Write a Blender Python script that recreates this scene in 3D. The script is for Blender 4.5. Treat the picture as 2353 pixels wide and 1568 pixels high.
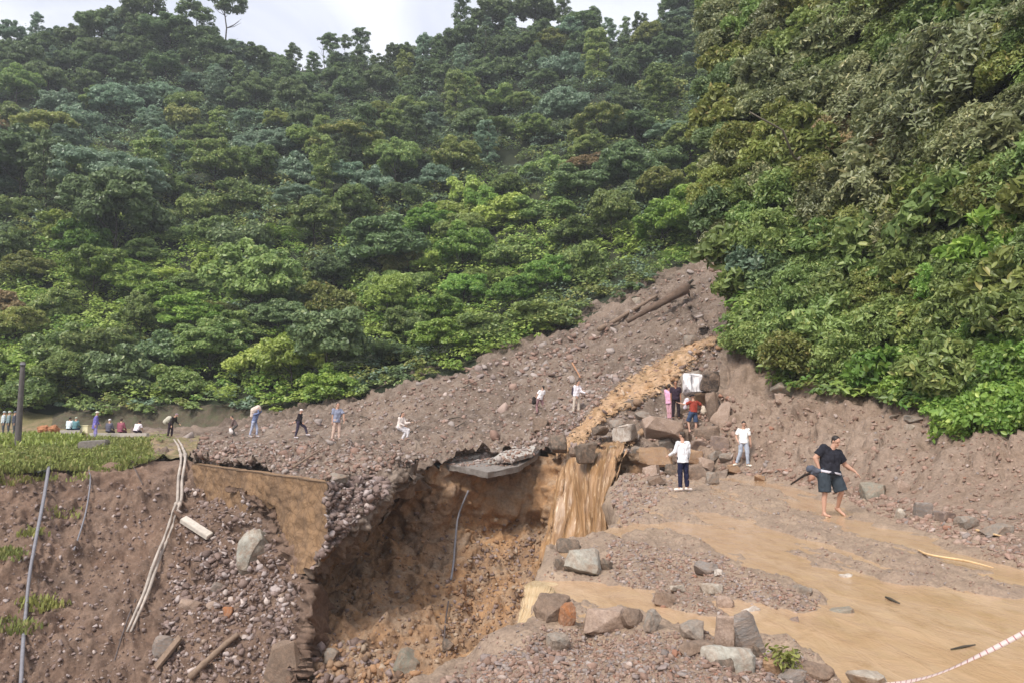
import bpy, bmesh, math, random
import numpy as np
from mathutils import Vector, Matrix, Quaternion
from mathutils.bvhtree import BVHTree

for o in list(bpy.data.objects):
    bpy.data.objects.remove(o)
scene = bpy.context.scene
COL = scene.collection

# ------------------------------------------------------------------ camera, world, sun, exposure
F = 1811.0                      # focal length in pixels of a 2352 x 1568 frame
PITCH = math.radians(5.77)
EYE = np.array([0.0, 0.0, 2.0])
cam_data = bpy.data.cameras.new('camera')
cam_data.sensor_fit = 'HORIZONTAL'
cam_data.sensor_width = 36.0
cam_data.lens = 36.0 * F / 2352.0
cam_data.clip_start = 0.1
cam_data.clip_end = 3000.0
cam = bpy.data.objects.new('camera', cam_data)
cam.location = EYE
cam.rotation_euler = (math.pi / 2 + PITCH, 0, 0)
COL.objects.link(cam)
scene.camera = cam

SUN_TO = Vector((-0.36, -0.56, 0.75)).normalized()      # towards the sun: high, from the left and behind
world = bpy.data.worlds.new('World')
scene.world = world
world.use_nodes = True
wn = world.node_tree
wn.nodes.clear()
w_out = wn.nodes.new('ShaderNodeOutputWorld')
w_bg = wn.nodes.new('ShaderNodeBackground')
w_bg.inputs['Strength'].default_value = 0.10
w_sky = wn.nodes.new('ShaderNodeTexSky')
w_sky.sky_type = 'NISHITA'
w_sky.sun_disc = False
w_sky.sun_elevation = math.asin(SUN_TO.z)
w_sky.sun_rotation = math.atan2(SUN_TO.x, SUN_TO.y)
w_sky.altitude = 1500
w_geo = wn.nodes.new('ShaderNodeTexCoord')
w_map = wn.nodes.new('ShaderNodeMapping')
w_map.inputs['Scale'].default_value = (1.0, 1.0, 2.2)
w_noise = wn.nodes.new('ShaderNodeTexNoise')
w_noise.inputs['Scale'].default_value = 3.2
w_noise.inputs['Detail'].default_value = 6
w_noise.inputs['Roughness'].default_value = 0.5
w_noise.inputs['Distortion'].default_value = 0.6
w_ramp = wn.nodes.new('ShaderNodeValToRGB')
w_ramp.color_ramp.elements[0].position = 0.36
w_ramp.color_ramp.elements[0].color = (4.9, 5.1, 5.9, 1)
w_ramp.color_ramp.elements[1].position = 0.62
w_ramp.color_ramp.elements[1].color = (7.4, 7.5, 7.7, 1)
w_mix = wn.nodes.new('ShaderNodeMix')
w_mix.data_type = 'RGBA'
w_mix.inputs[0].default_value = 0.88
wn.links.new(w_geo.outputs['Generated'], w_map.inputs['Vector'])
wn.links.new(w_map.outputs[0], w_noise.inputs['Vector'])
wn.links.new(w_noise.outputs[0], w_ramp.inputs[0])
wn.links.new(w_sky.outputs[0], w_mix.inputs[6])
wn.links.new(w_ramp.outputs[0], w_mix.inputs[7])
wn.links.new(w_mix.outputs[2], w_bg.inputs['Color'])
wn.links.new(w_bg.outputs[0], w_out.inputs['Surface'])

sun_data = bpy.data.lights.new('sun', 'SUN')
sun_data.energy = 2.3
sun_data.angle = math.radians(18)
sun_data.color = (1.0, 0.95, 0.87)
sun = bpy.data.objects.new('sun', sun_data)
sun.rotation_euler = SUN_TO.to_track_quat('Z', 'Y').to_euler()
sun.location = (-20, -20, 60)
COL.objects.link(sun)

scene.view_settings.view_transform = 'Standard'
scene.view_settings.look = 'None'
scene.view_settings.exposure = 0.84
scene.view_settings.gamma = 1.0
scene.cycles.max_bounces = 5
scene.cycles.diffuse_bounces = 3
scene.cycles.glossy_bounces = 2
scene.cycles.transmission_bounces = 3
scene.cycles.transparent_max_bounces = 8
scene.cycles.use_denoising = True

# ------------------------------------------------------------------ projection helpers
CT, ST = math.cos(PITCH), math.sin(PITCH)

def ray(x, y):
    a = (x - 1176.0) / F
    b = (784.0 - y) / F
    return np.array([a, CT - b * ST, ST + b * CT])

def P(x, y, d=None, z=None):
    """World point seen at (x, y) of the 2352 x 1568 frame, d metres ahead or at height z."""
    r = ray(x, y)
    if d is not None:
        t = d / r[1]
    else:
        t = (z - EYE[2]) / r[2]
    return EYE + r * t

# ------------------------------------------------------------------ numpy noise
def _hash(ix, iy, iz, seed):
    h = (ix.astype(np.uint32) * np.uint32(374761393) + iy.astype(np.uint32) * np.uint32(668265263)
         + iz.astype(np.uint32) * np.uint32(2147483647 - 57) + np.uint32((seed * 974711) & 0xffffffff))
    h = (h ^ (h >> np.uint32(13))) * np.uint32(1274126177)
    h = h ^ (h >> np.uint32(16))
    h = h * np.uint32(2246822519)
    h = h ^ (h >> np.uint32(15))
    return h.astype(np.float64) / 4294967295.0 * 2 - 1

def vnoise(p, seed=0):
    i = np.floor(p).astype(np.int64)
    f = p - i
    f = f * f * (3 - 2 * f)
    out = np.zeros(len(p))
    for dx in (0, 1):
        wx = f[:, 0] if dx else 1 - f[:, 0]
        for dy in (0, 1):
            wy = f[:, 1] if dy else 1 - f[:, 1]
            for dz in (0, 1):
                wz = f[:, 2] if dz else 1 - f[:, 2]
                out += wx * wy * wz * _hash(i[:, 0] + dx, i[:, 1] + dy, i[:, 2] + dz, seed)
    return out

def fbm(p, scale, octaves=3, seed=0, gain=0.5):
    p = np.asarray(p, float) / scale
    out = np.zeros(len(p))
    a = 1.0
    for k in range(octaves):
        out += a * vnoise(p + 17.3 * k, seed + k)
        p = p * 2.03
        a *= gain
    return out

# ------------------------------------------------------------------ mesh helpers
def link(name, me, mat=None, parent=None, smooth=False):
    o = bpy.data.objects.new(name, me)
    COL.objects.link(o)
    if mat is not None:
        me.materials.append(mat)
    if parent is not None:
        o.parent = parent
    if smooth:
        me.polygons.foreach_set('use_smooth', np.ones(len(me.polygons), bool))
    return o

def mesh_np(name, V, polys, tone=None, uv=None):
    """polys: list of (m, k) index arrays."""
    V = np.ascontiguousarray(V, np.float32)
    me = bpy.data.meshes.new(name)
    me.vertices.add(len(V))
    me.vertices.foreach_set('co', V.ravel())
    loops = np.concatenate([p.ravel() for p in polys]).astype(np.int32)
    tot = np.concatenate([np.full(len(p), p.shape[1], np.int32) for p in polys])
    start = np.concatenate([[0], np.cumsum(tot)[:-1]]).astype(np.int32)
    me.loops.add(len(loops))
    me.loops.foreach_set('vertex_index', loops)
    me.polygons.add(len(tot))
    me.polygons.foreach_set('loop_start', start)
    me.polygons.foreach_set('loop_total', tot)
    if tone is not None:
        a = me.attributes.new('tone', 'FLOAT_COLOR', 'POINT')
        c = np.ones((len(V), 4), np.float32)
        t = np.asarray(tone, np.float32)
        c[:, :t.shape[1]] = t
        a.data.foreach_set('color', c.ravel())
    if uv is not None:
        l = me.uv_layers.new(name='UVMap')
        l.data.foreach_set('uv', np.asarray(uv, np.float32)[loops].ravel())
    me.update(calc_edges=True)
    return me

def cubic(t, Y, x):
    """Catmull-Rom through (t, Y) at x."""
    t = np.asarray(t, float)
    Y = np.asarray(Y, float)
    n = len(t)
    if n == 2:
        w = ((x - t[0]) / (t[1] - t[0]))[:, None]
        return Y[0] * (1 - w) + Y[1] * w
    m = np.zeros_like(Y)
    dt = np.diff(t)
    s = np.diff(Y, axis=0) / dt[:, None]
    m[1:-1] = (s[:-1] * dt[1:, None] + s[1:] * dt[:-1, None]) / (dt[:-1] + dt[1:])[:, None]
    m[0], m[-1] = s[0], s[-1]
    i = np.clip(np.searchsorted(t, x, side='right') - 1, 0, n - 2)
    h = dt[i]
    u = (x - t[i]) / h
    u2, u3 = u * u, u * u * u
    u, u2, u3, h = u[:, None], u2[:, None], u3[:, None], h[:, None]
    return (2 * u3 - 3 * u2 + 1) * Y[i] + (u3 - 2 * u2 + u) * h * m[i] + (-2 * u3 + 3 * u2) * Y[i + 1] + (u3 - u2) * h * m[i + 1]

def curve(pts, n):
    pts = np.asarray(pts, float)
    L = np.concatenate([[0], np.cumsum(np.linalg.norm(np.diff(pts, axis=0), axis=1))])
    L += np.arange(len(L)) * 1e-6
    return cubic(L, pts, np.linspace(0, L[-1], n))

def surface(rows, nu, nv):
    R = np.array([curve(r, nu) for r in rows])           # rows x nu x 3
    mid = R[:, ::max(1, nu // 8)]
    step = np.linalg.norm(np.diff(mid, axis=0), axis=2).mean(axis=1)
    t = np.concatenate([[0], np.cumsum(np.maximum(step, 0.05))])
    x = np.linspace(0, t[-1], nv)
    S = cubic(t, R.reshape(len(rows), -1), x).reshape(nv, nu, 3)
    return S

def grid_normals(S):
    du = np.gradient(S, axis=1)
    dv = np.gradient(S, axis=0)
    n = np.cross(du, dv)
    n /= np.maximum(np.linalg.norm(n, axis=2, keepdims=True), 1e-9)
    flip = np.where((n * (EYE + [0, 0, 30] - S)).sum(axis=2) < 0, -1.0, 1.0)
    return n * flip[:, :, None]

def grid_faces(nu, nv):
    i = np.arange(nv - 1)[:, None] * nu + np.arange(nu - 1)[None, :]
    i = i.ravel()
    return np.stack([i, i + 1, i + nu + 1, i + nu], axis=1)

TERRAIN = {}

def skirt(S, side, offs):
    """Fold an edge of a grid back and down: side 'first'/'last' row or 'left'/'right' column."""
    ax = 0 if side in ('first', 'last') else 1
    A = np.moveaxis(S, ax, 0)
    e = A[0] if side in ('first', 'left') else A[-1]
    for k, (dx, dy, dz) in enumerate(offs):
        off = np.array([dx, dy, dz], float)
        q = (e + off + 0.18 * np.column_stack([fbm(e + 9 * k, 0.8, 2, seed=s_) for s_ in (61, 62, 63)]))[None]
        A = np.concatenate([q, A] if side in ('first', 'left') else [A, q], axis=0)
    return np.moveaxis(A, 0, ax)

def terrain(name, S, mat, noises=(), kind='structure', fade=None, cast=True, smooth=True):
    nv, nu, _ = S.shape
    N = grid_normals(S)
    p = S.reshape(-1, 3)
    d = np.zeros(len(p))
    for k, (typ, scale, amp) in enumerate(noises):
        q = fbm(p, scale, 3, seed=11 * k + 3)
        if typ == 'b':
            q = np.abs(q) * 1.6 - 0.5
        elif typ == 'r':
            q = 0.5 - np.abs(q) * 1.6
        elif typ == 's':
            q = np.where(q > 0.15, (q - 0.15) * 2.0, 0.0)
        d += q * amp
    if fade is not None:
        d *= fade(p)
    p = p + N.reshape(-1, 3) * d[:, None]
    u, v = np.meshgrid(np.linspace(0, 1, nu), np.linspace(0, 1, nv))
    me = mesh_np(name, p, [grid_faces(nu, nv)], uv=np.stack([u.ravel(), v.ravel()], axis=1))
    o = link(name, me, mat, smooth=smooth)
    if kind:
        o['kind'] = kind
    if cast:
        TERRAIN[name] = BVHTree.FromPolygons([tuple(r) for r in p], [tuple(r) for r in grid_faces(nu, nv)])
    return o

def hit(x, y, only=None):
    r = Vector(ray(x, y))
    best = None
    for n, b in TERRAIN.items():
        if only and n not in only:
            continue
        h = b.ray_cast(Vector(EYE), r)
        if h[0] is not None and (best is None or h[3] < best[3]):
            best = (h[0], h[1], n, h[3])
    return best

def drop(x, y, top=200.0, only=None):
    best = None
    for n, b in TERRAIN.items():
        if only and n not in only:
            continue
        h = b.ray_cast(Vector((x, y, top)), Vector((0, 0, -1)))
        if h[0] is not None and (best is None or h[0].z > best[0].z):
            best = (h[0], h[1], n)
    return best

def tag(o, label, cat, group=None, kind=None):
    if label:
        o['label'] = label
    if cat:
        o['category'] = cat
    if group:
        o['group'] = group
    if kind:
        o['kind'] = kind
    return o

def empty(name, loc, rz=0.0, scale=1.0):
    o = bpy.data.objects.new(name, None)
    o.empty_display_size = 0.2
    o.location = loc
    o.rotation_euler = (0, 0, rz)
    o.scale = (scale,) * 3
    COL.objects.link(o)
    return o

# ------------------------------------------------------------------ materials
def nodes(name):
    m = bpy.data.materials.new(name)
    m.use_nodes = True
    nt = m.node_tree
    return m, nt, nt.nodes['Principled BSDF'], nt.nodes['Material Output']

def srgb(r, g, b):
    f = lambda c: (c / 255 / 12.92) if c / 255 <= 0.04045 else ((c / 255 + 0.055) / 1.055) ** 2.4
    return (f(r), f(g), f(b), 1)

def noise_node(nt, vec, scale, detail=5, rough=0.6, dist=0.0):
    n = nt.nodes.new('ShaderNodeTexNoise')
    n.inputs['Scale'].default_value = scale
    n.inputs['Detail'].default_value = detail
    n.inputs['Roughness'].default_value = rough
    n.inputs['Distortion'].default_value = dist
    nt.links.new(vec, n.inputs['Vector'])
    return n.outputs[0]

def ramp(nt, fac, stops):
    r = nt.nodes.new('ShaderNodeValToRGB')
    e = r.color_ramp.elements
    while len(e) < len(stops):
        e.new(0.5)
    for k, (p, c) in enumerate(stops):
        e[k].position = p
        e[k].color = c if len(c) == 4 else tuple(c) + (1,)
    nt.links.new(fac, r.inputs[0])
    return r.outputs[0]

def mixc(nt, fac, a, b, mode='MIX'):
    m = nt.nodes.new('ShaderNodeMix')
    m.data_type = 'RGBA'
    m.blend_type = mode
    for s, v in ((0, fac), (6, a), (7, b)):
        if isinstance(v, (int, float)):
            m.inputs[s].default_value = v
        elif isinstance(v, tuple):
            m.inputs[s].default_value = v if len(v) == 4 else v + (1,)
        else:
            nt.links.new(v, m.inputs[s])
    return m.outputs[2]

def coords(nt, kind='Object', scale=None):
    t = nt.nodes.new('ShaderNodeTexCoord')
    v = t.outputs[kind]
    if scale is not None:
        m = nt.nodes.new('ShaderNodeMapping')
        m.inputs['Scale'].default_value = scale
        nt.links.new(v, m.inputs[0])
        v = m.outputs[0]
    return v

def bump(nt, bsdf, h, strength=0.5, distance=0.05):
    b = nt.nodes.new('ShaderNodeBump')
    b.inputs['Strength'].default_value = strength
    b.inputs['Distance'].default_value = distance
    nt.links.new(h, b.inputs['Height'])
    nt.links.new(b.outputs[0], bsdf.inputs['Normal'])

def earth(name, c1, c2, c3, big=0.25, mid=2.2, fine=14.0, rough=0.9, bmp=0.7, dist=0.06, wet=0.0):
    m, nt, b, out = nodes(name)
    v = coords(nt)
    n1 = noise_node(nt, v, big, 4, 0.6, 0.4)
    n2 = noise_node(nt, v, mid, 6, 0.65)
    n3 = noise_node(nt, v, fine, 5, 0.7)
    col = mixc(nt, ramp(nt, n1, [(0.35, (0, 0, 0)), (0.65, (1, 1, 1))]), c1, c2)
    col = mixc(nt, ramp(nt, n2, [(0.45, (0, 0, 0)), (0.72, (1, 1, 1))]), col, c3)
    col = mixc(nt, 1.0, col, ramp(nt, n3, [(0.25, (0.62, 0.62, 0.62)), (0.75, (1.3, 1.3, 1.3))]), 'MULTIPLY')
    nt.links.new(col, b.inputs['Base Color'])
    b.inputs['Roughness'].default_value = rough
    b.inputs['Specular IOR Level'].default_value = 0.25
    hh = nt.nodes.new('ShaderNodeMath')
    hh.operation = 'ADD'
    nt.links.new(n2, hh.inputs[0])
    nt.links.new(n3, hh.inputs[1])
    bump(nt, b, hh.outputs[0], bmp, dist)
    return m

def stone(name, c1, c2, c3, scale=6.0, use_tone=False, rough=0.8, streak=None):
    m, nt, b, out = nodes(name)
    v = coords(nt, 'Object', streak)
    n1 = noise_node(nt, v, scale * 0.35, 4, 0.6, 0.5)
    n2 = noise_node(nt, v, scale * 2.5, 6, 0.7)
    col = mixc(nt, ramp(nt, n1, [(0.38, (0, 0, 0)), (0.62, (1, 1, 1))]), c1, c2)
    col = mixc(nt, ramp(nt, n2, [(0.52, (0, 0, 0)), (0.75, (1, 1, 1))]), col, c3)
    if use_tone:
        a = nt.nodes.new('ShaderNodeAttribute')
        a.attribute_name = 'tone'
        col = mixc(nt, 1.0, a.outputs['Color'], ramp(nt, n2, [(0.2, (0.7, 0.7, 0.7)), (0.8, (1.25, 1.25, 1.25))]), 'MULTIPLY')
    if not use_tone:
        n3 = noise_node(nt, v, scale * 0.8, 6, 0.75, 1.2)
        col = mixc(nt, ramp(nt, n3, [(0.42, (0.12, 0.12, 0.12)), (0.64, (0.85, 0.85, 0.85))]), col, srgb(150, 126, 108))
        n5 = noise_node(nt, v, scale * 7.0, 4, 0.8)
        col = mixc(nt, 1.0, col, ramp(nt, n5, [(0.3, (0.66, 0.65, 0.64)), (0.65, (1.12, 1.12, 1.12))]), 'MULTIPLY')
    nt.links.new(col, b.inputs['Base Color'])
    b.inputs['Roughness'].default_value = rough
    b.inputs['Specular IOR Level'].default_value = 0.3
    bump(nt, b, n2, 0.8, 0.03)
    return m

def plain(name, c, rough=0.8, scale=20.0, var=0.25, spec=0.3, bmp=0.15):
    m, nt, b, out = nodes(name)
    v = coords(nt)
    n = noise_node(nt, v, scale, 4, 0.6)
    col = mixc(nt, 1.0, tuple(c), ramp(nt, n, [(0.25, (1 - var,) * 3), (0.75, (1 + var,) * 3)]), 'MULTIPLY')
    nt.links.new(col, b.inputs['Base Color'])
    b.inputs['Roughness'].default_value = rough
    b.inputs['Specular IOR Level'].default_value = spec
    bump(nt, b, n, bmp, 0.01)
    return m

def leaf_mat(name, dark, light, hot, rough=0.4, trans=0.34, spec=0.4):
    """dark/light picked per leaf, the whole plant drifting in hue from one to the next."""
    m, nt, b, out = nodes(name)
    a = nt.nodes.new('ShaderNodeAttribute')
    a.attribute_name = 'tone'
    sep = nt.nodes.new('ShaderNodeSeparateColor')
    nt.links.new(a.outputs['Color'], sep.inputs[0])
    oi = nt.nodes.new('ShaderNodeObjectInfo')
    col = mixc(nt, sep.outputs[0], tuple(dark), tuple(light))
    col = mixc(nt, ramp(nt, sep.outputs[1], [(0.86, (0, 0, 0)), (1.0, (1, 1, 1))]), col, tuple(hot))
    hs = nt.nodes.new('ShaderNodeHueSaturation')
    mr = nt.nodes.new('ShaderNodeMapRange')
    mr.inputs[3].default_value = 0.487
    mr.inputs[4].default_value = 0.513
    nt.links.new(oi.outputs['Random'], mr.inputs[0])
    nt.links.new(mr.outputs[0], hs.inputs['Hue'])
    mv = nt.nodes.new('ShaderNodeMapRange')
    mv.inputs[3].default_value = 0.78
    mv.inputs[4].default_value = 1.28
    mul = nt.nodes.new('ShaderNodeMath')
    mul.operation = 'MULTIPLY'
    mul.inputs[1].default_value = 7.31
    fr = nt.nodes.new('ShaderNodeMath')
    fr.operation = 'FRACT'
    nt.links.new(oi.outputs['Random'], mul.inputs[0])
    nt.links.new(mul.outputs[0], fr.inputs[0])
    nt.links.new(fr.outputs[0], mv.inputs[0])
    nt.links.new(mv.outputs[0], hs.inputs['Value'])
    nt.links.new(col, hs.inputs['Color'])
    nt.links.new(hs.outputs[0], b.inputs['Base Color'])
    b.inputs['Roughness'].default_value = rough
    b.inputs['Specular IOR Level'].default_value = spec
    tr = nt.nodes.new('ShaderNodeBsdfTranslucent')
    nt.links.new(hs.outputs[0], tr.inputs['Color'])
    mx = nt.nodes.new('ShaderNodeMixShader')
    mx.inputs[0].default_value = trans
    nt.links.new(b.outputs[0], mx.inputs[1])
    nt.links.new(tr.outputs[0], mx.inputs[2])
    nt.links.new(mx.outputs[0], out.inputs['Surface'])
    return m

def mud_water(name, c1, c2, c3, axis_scale=(6.0, 0.6, 1.0), rough=0.18, uv=False, bmp=0.25, foam=None, scale=1.0, holes=None):
    m, nt, b, out = nodes(name)
    v = coords(nt, 'UV' if uv else 'Object', axis_scale)
    n1 = noise_node(nt, v, 1.0 * scale, 5, 0.6, 0.8)
    n2 = noise_node(nt, v, 3.4 * scale, 6, 0.65, 0.5)
    col = mixc(nt, ramp(nt, n1, [(0.36, (0, 0, 0)), (0.64, (1, 1, 1))]), c1, c2)
    col = mixc(nt, ramp(nt, n2, [(0.5, (0, 0, 0)), (0.72, (1, 1, 1))]), col, c3)
    if foam is not None:
        n4 = noise_node(nt, v, 6.0 * scale, 6, 0.7, 0.4)
        col = mixc(nt, ramp(nt, n4, [(0.55, (0, 0, 0)), (0.68, (1, 1, 1))]), col, foam)
    nt.links.new(col, b.inputs['Base Color'])
    b.inputs['Roughness'].default_value = rough
    b.inputs['Specular IOR Level'].default_value = 0.5
    bump(nt, b, n2, bmp, 0.03)
    if holes is not None:
        # the sheet tears into strands, more so towards its sides
        t = nt.nodes.new('ShaderNodeTexCoord')
        sx = nt.nodes.new('ShaderNodeSeparateXYZ')
        nt.links.new(t.outputs['UV'], sx.inputs[0])
        def mth(op, a, b_=None):
            q = nt.nodes.new('ShaderNodeMath')
            q.operation = op
            for k_, v_ in ((0, a), (1, b_)):
                if v_ is None:
                    continue
                if isinstance(v_, (int, float)):
                    q.inputs[k_].default_value = v_
                else:
                    nt.links.new(v_, q.inputs[k_])
            return q.outputs[0]
        e = mth('MULTIPLY', mth('ABSOLUTE', mth('SUBTRACT', sx.outputs[0], 0.5)), 2.0)
        e = mth('POWER', e, 3.0)
        n6 = noise_node(nt, v, 1.7 * scale, 6, 0.7, 0.6)
        val = mth('SUBTRACT', n6, mth('MULTIPLY', e, 0.32))
        al = ramp(nt, val, [(holes - 0.03, (0, 0, 0)), (holes + 0.03, (1, 1, 1))])
        nt.links.new(al, b.inputs['Alpha'])
    return m
# ------------------------------------------------------------------ earth colours
EARTH_SLIDE = earth('slide_earth', srgb(132, 114, 100), srgb(96, 82, 72), srgb(144, 129, 117), 0.22, 1.6, 9.0)
EARTH_BANK = earth('bank_earth', srgb(140, 120, 105), srgb(150, 131, 116), srgb(124, 104, 88), 0.3, 1.8, 12.0)
EARTH_CUT = earth('cut_earth', srgb(172, 134, 98), srgb(136, 110, 88), srgb(164, 144, 124), 0.5, 1.3, 9.0, bmp=0.9)
EARTH_SLOPE = earth('slope_earth', srgb(122, 98, 83), srgb(106, 88, 77), srgb(140, 117, 101), 0.35, 1.5, 10.0, bmp=0.9)
EARTH_ROAD = earth('road_earth', srgb(152, 131, 114), srgb(164, 142, 122), srgb(134, 115, 101), 0.8, 3.5, 26.0, rough=0.6, bmp=0.8, dist=0.03)
EARTH_WOOD = earth('forest_floor', srgb(40, 48, 30), srgb(58, 60, 40), srgb(34, 40, 28), 0.2, 1.5, 8.0)
EARTH_RED = earth('red_bank', srgb(98, 86, 72), srgb(86, 80, 66), srgb(84, 88, 64), 0.6, 2.0, 10.0)

# ------------------------------------------------------------------ valley floor under everything
S = surface([[(-900, -300, -14), (0, -300, -14), (900, -300, -14)], [(-900, 1200, -14), (0, 1200, -14), (900, 1200, -14)]], 6, 6)
terrain('valley_ground', S, EARTH_WOOD, cast=False)

# ------------------------------------------------------------------ far wooded hill
rows = [
    [P(-500, 962, 62), P(0, 958, 63), P(200, 946, 63.6), P(380, 936, 63.4), P(560, 936, 62), P(700, 944, 58.5), P(900, 910, 56.5), P(1070, 858, 57), P(1240, 790, 59), P(1400, 710, 61), P(1550, 632, 63), P(1640, 600, 65), P(1900, 560, 65)],
    [P(-500, 800, 75), P(0, 790, 75), P(500, 780, 75), P(900, 745, 75), P(1240, 680, 74), P(1400, 630, 73), P(1550, 575, 73), P(1640, 545, 74), P(1900, 500, 74)],
    [P(-500, 500, 108), P(0, 480, 110), P(500, 450, 112), P(900, 420, 112), P(1240, 390, 110), P(1450, 360, 106), P(1640, 320, 102), P(1900, 260, 98)],
    [P(-500, 250, 145), P(0, 240, 146), P(500, 250, 150), P(900, 250, 150), P(1240, 230, 145), P(1450, 210, 138), P(1640, 180, 130), P(1900, 110, 122)],
    [P(-500, 60, 172), P(0, 100, 172), P(110, 100, 172), P(250, 85, 172), P(420, 75, 172), P(520, 130, 174), P(620, 165, 175), P(850, 150, 175), P(1000, 135, 172), P(1080, 90, 168), P(1240, 75, 165), P(1360, 85, 162), P(1420, 105, 160), P(1540, 85, 155), P(1600, 40, 152), P(1900, -60, 142)],
    [P(-500, 400, 240), P(0, 420, 240), P(500, 420, 240), P(1000, 420, 240), P(1400, 400, 230), P(1900, 350, 220)],
]
rows = [[r[0] + (r[0] - r[1]) * 0.9] + r for r in rows]
HILL = terrain('hill', surface(rows, 270, 150), EARTH_WOOD, [('n', 14.0, 1.6), ('n', 4.0, 0.6)],
               fade=lambda p: np.clip((p[:, 2] - 6) / 25, 0.05, 1.0))

# ------------------------------------------------------------------ landslide tongue with the far road under it
rows = [
    [P(300, 1062, 39), P(410, 1048, 41), P(460, 1064, 36.6), P(600, 1080, 31.2), P(745, 1100, 27.4), P(800, 1094, 27.4), P(850, 1090, 27.5), P(890, 1090, 28.5), P(1010, 1066, 33), P(1100, 1056, 35), P(1250, 1043, 36.5), P(1300, 1042, 34.5), P(1370, 1036, 33.4), P(1440, 1038, 33), P(1480, 1082, z=-0.05), P(1560, 1092, z=-0.05), P(1660, 1104, z=-0.05)],
    [P(300, 1008, 52), P(400, 1006, 50.5), P(500, 1008, 48), P(600, 1009, 46.5), P(745, 1010, 44), P(800, 1010, 43.5), P(850, 1010, 43), P(890, 1012, 42), P(1010, 1022, 40), P(1100, 1016, 40), P(1250, 1002, 39.5), P(1330, 998, 38), P(1380, 1000, 36.5), P(1440, 1004, 35.4), P(1500, 1020, 34), P(1580, 1030, 32.4), P(1680, 1064, 30.4)],
    [P(300, 1000, 55), P(400, 997, 53), P(500, 997, 51), P(600, 997, 50), P(745, 997, 48), P(850, 998, 46.5), P(1010, 985, 45), P(1100, 968, 45), P(1250, 955, 43), P(1330, 950, 41), P(1400, 945, 39.8), P(1470, 950, 38.2), P(1540, 965, 36), P(1600, 965, 34.4), P(1700, 985, 32.6)],
    [P(300, 990, 57), P(400, 985, 56), P(560, 980, 54), P(700, 968, 52.5), P(900, 945, 51), P(1070, 905, 50.5), P(1240, 865, 50), P(1400, 805, 49.5), P(1500, 815, 46.5), P(1560, 845, 42.4), P(1640, 880, 38.4), P(1740, 905, 35)],
    [P(300, 985, 60), P(400, 985, 59), P(560, 975, 58), P(700, 945, 57.5), P(900, 905, 57), P(1070, 851, 58), P(1240, 782, 60), P(1400, 702, 62), P(1550, 700, 58), P(1640, 770, 46), P(1740, 790, 40)],
    [P(300, 980, 63), P(400, 980, 62), P(560, 968, 61), P(700, 930, 60), P(900, 885, 60), P(1070, 828, 61), P(1240, 755, 63), P(1400, 675, 65), P(1550, 622, 65), P(1640, 600, 65), P(1760, 575, 62)],
]
SLIDE = terrain('landslide', skirt(surface(rows, 480, 340), 'first', [(0, 0.35, -0.12), (0, 0.9, -0.3), (0, 2.0, -0.9)]), EARTH_SLIDE,
                [('n', 6.0, 0.5), ('b', 1.8, 0.17), ('b', 0.8, 0.11), ('b', 0.34, 0.10), ('s', 1.1, 0.26), ('s', 0.4, 0.14)],
                fade=lambda p: np.clip((p[:, 1] - 25) / 8, 0.25, 1.0) * np.where((p[:, 2] < 1.6) & (p[:, 1] > 43) & (p[:, 0] < -5), 0.45, 1.0))

# ------------------------------------------------------------------ wash-out: back wall and scree of the chasm
rows = [
    [P(650, 1250, 29), P(760, 1200, 30), P(890, 1085, 31), P(1010, 1068, 33.2), P(1100, 1062, 35), P(1250, 1046, 36.4), P(1310, 1043, 34.6), P(1470, 1040, 30)],
    [P(655, 1310, 29), P(760, 1290, 31), P(880, 1170, 33.6), P(1010, 1150, 33.4), P(1100, 1160, 34.6), P(1240, 1150, 35.4), P(1310, 1130, 34.2), P(1470, 1120, 30)],
    [P(650, 1350, 28.6), P(760, 1340, 30.6), P(875, 1240, 33.6), P(1010, 1215, 33.5), P(1100, 1215, 34.9), P(1240, 1205, 35.5), P(1310, 1210, 33.6), P(1470, 1210, 29)],
    [P(650, 1410, 27), P(770, 1400, 28.4), P(860, 1320, 31.4), P(1010, 1300, 31), P(1100, 1300, 32.5), P(1235, 1290, 33), P(1320, 1300, 31.5), P(1470, 1320, 27)],
    [P(640, 1480, 25.6), P(760, 1470, 25.4), P(850, 1440, 26.6), P(1010, 1415, 28), P(1100, 1410, 29), P(1225, 1390, 29.5), P(1320, 1400, 28), P(1450, 1440, 24)],
    [P(620, 1568, 24), P(760, 1568, 23.6), P(850, 1560, 24.2), P(1000, 1540, 24.8), P(1100, 1510, 25.6), P(1220, 1480, 26), P(1320, 1500, 24.5), P(1420, 1560, 20)],
    [P(600, 1800, 20), P(760, 1800, 20), P(850, 1780, 20.5), P(1000, 1750, 21), P(1100, 1700, 22), P(1220, 1660, 22), P(1320, 1650, 21), P(1420, 1700, 18)],
    [P(200, 2300, 14), P(600, 2300, 14), P(850, 2300, 14), P(1000, 2300, 15), P(1100, 2250, 15), P(1220, 2200, 15), P(1320, 2200, 15), P(1420, 2200, 14)],
]
CHASM = terrain('ravine', surface(rows, 260, 300), EARTH_CUT,
                [('n', 3.0, 0.40), ('r', 1.3, 0.30), ('b', 0.6, 0.17), ('b', 0.26, 0.08), ('s', 0.7, 0.2)])

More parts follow.
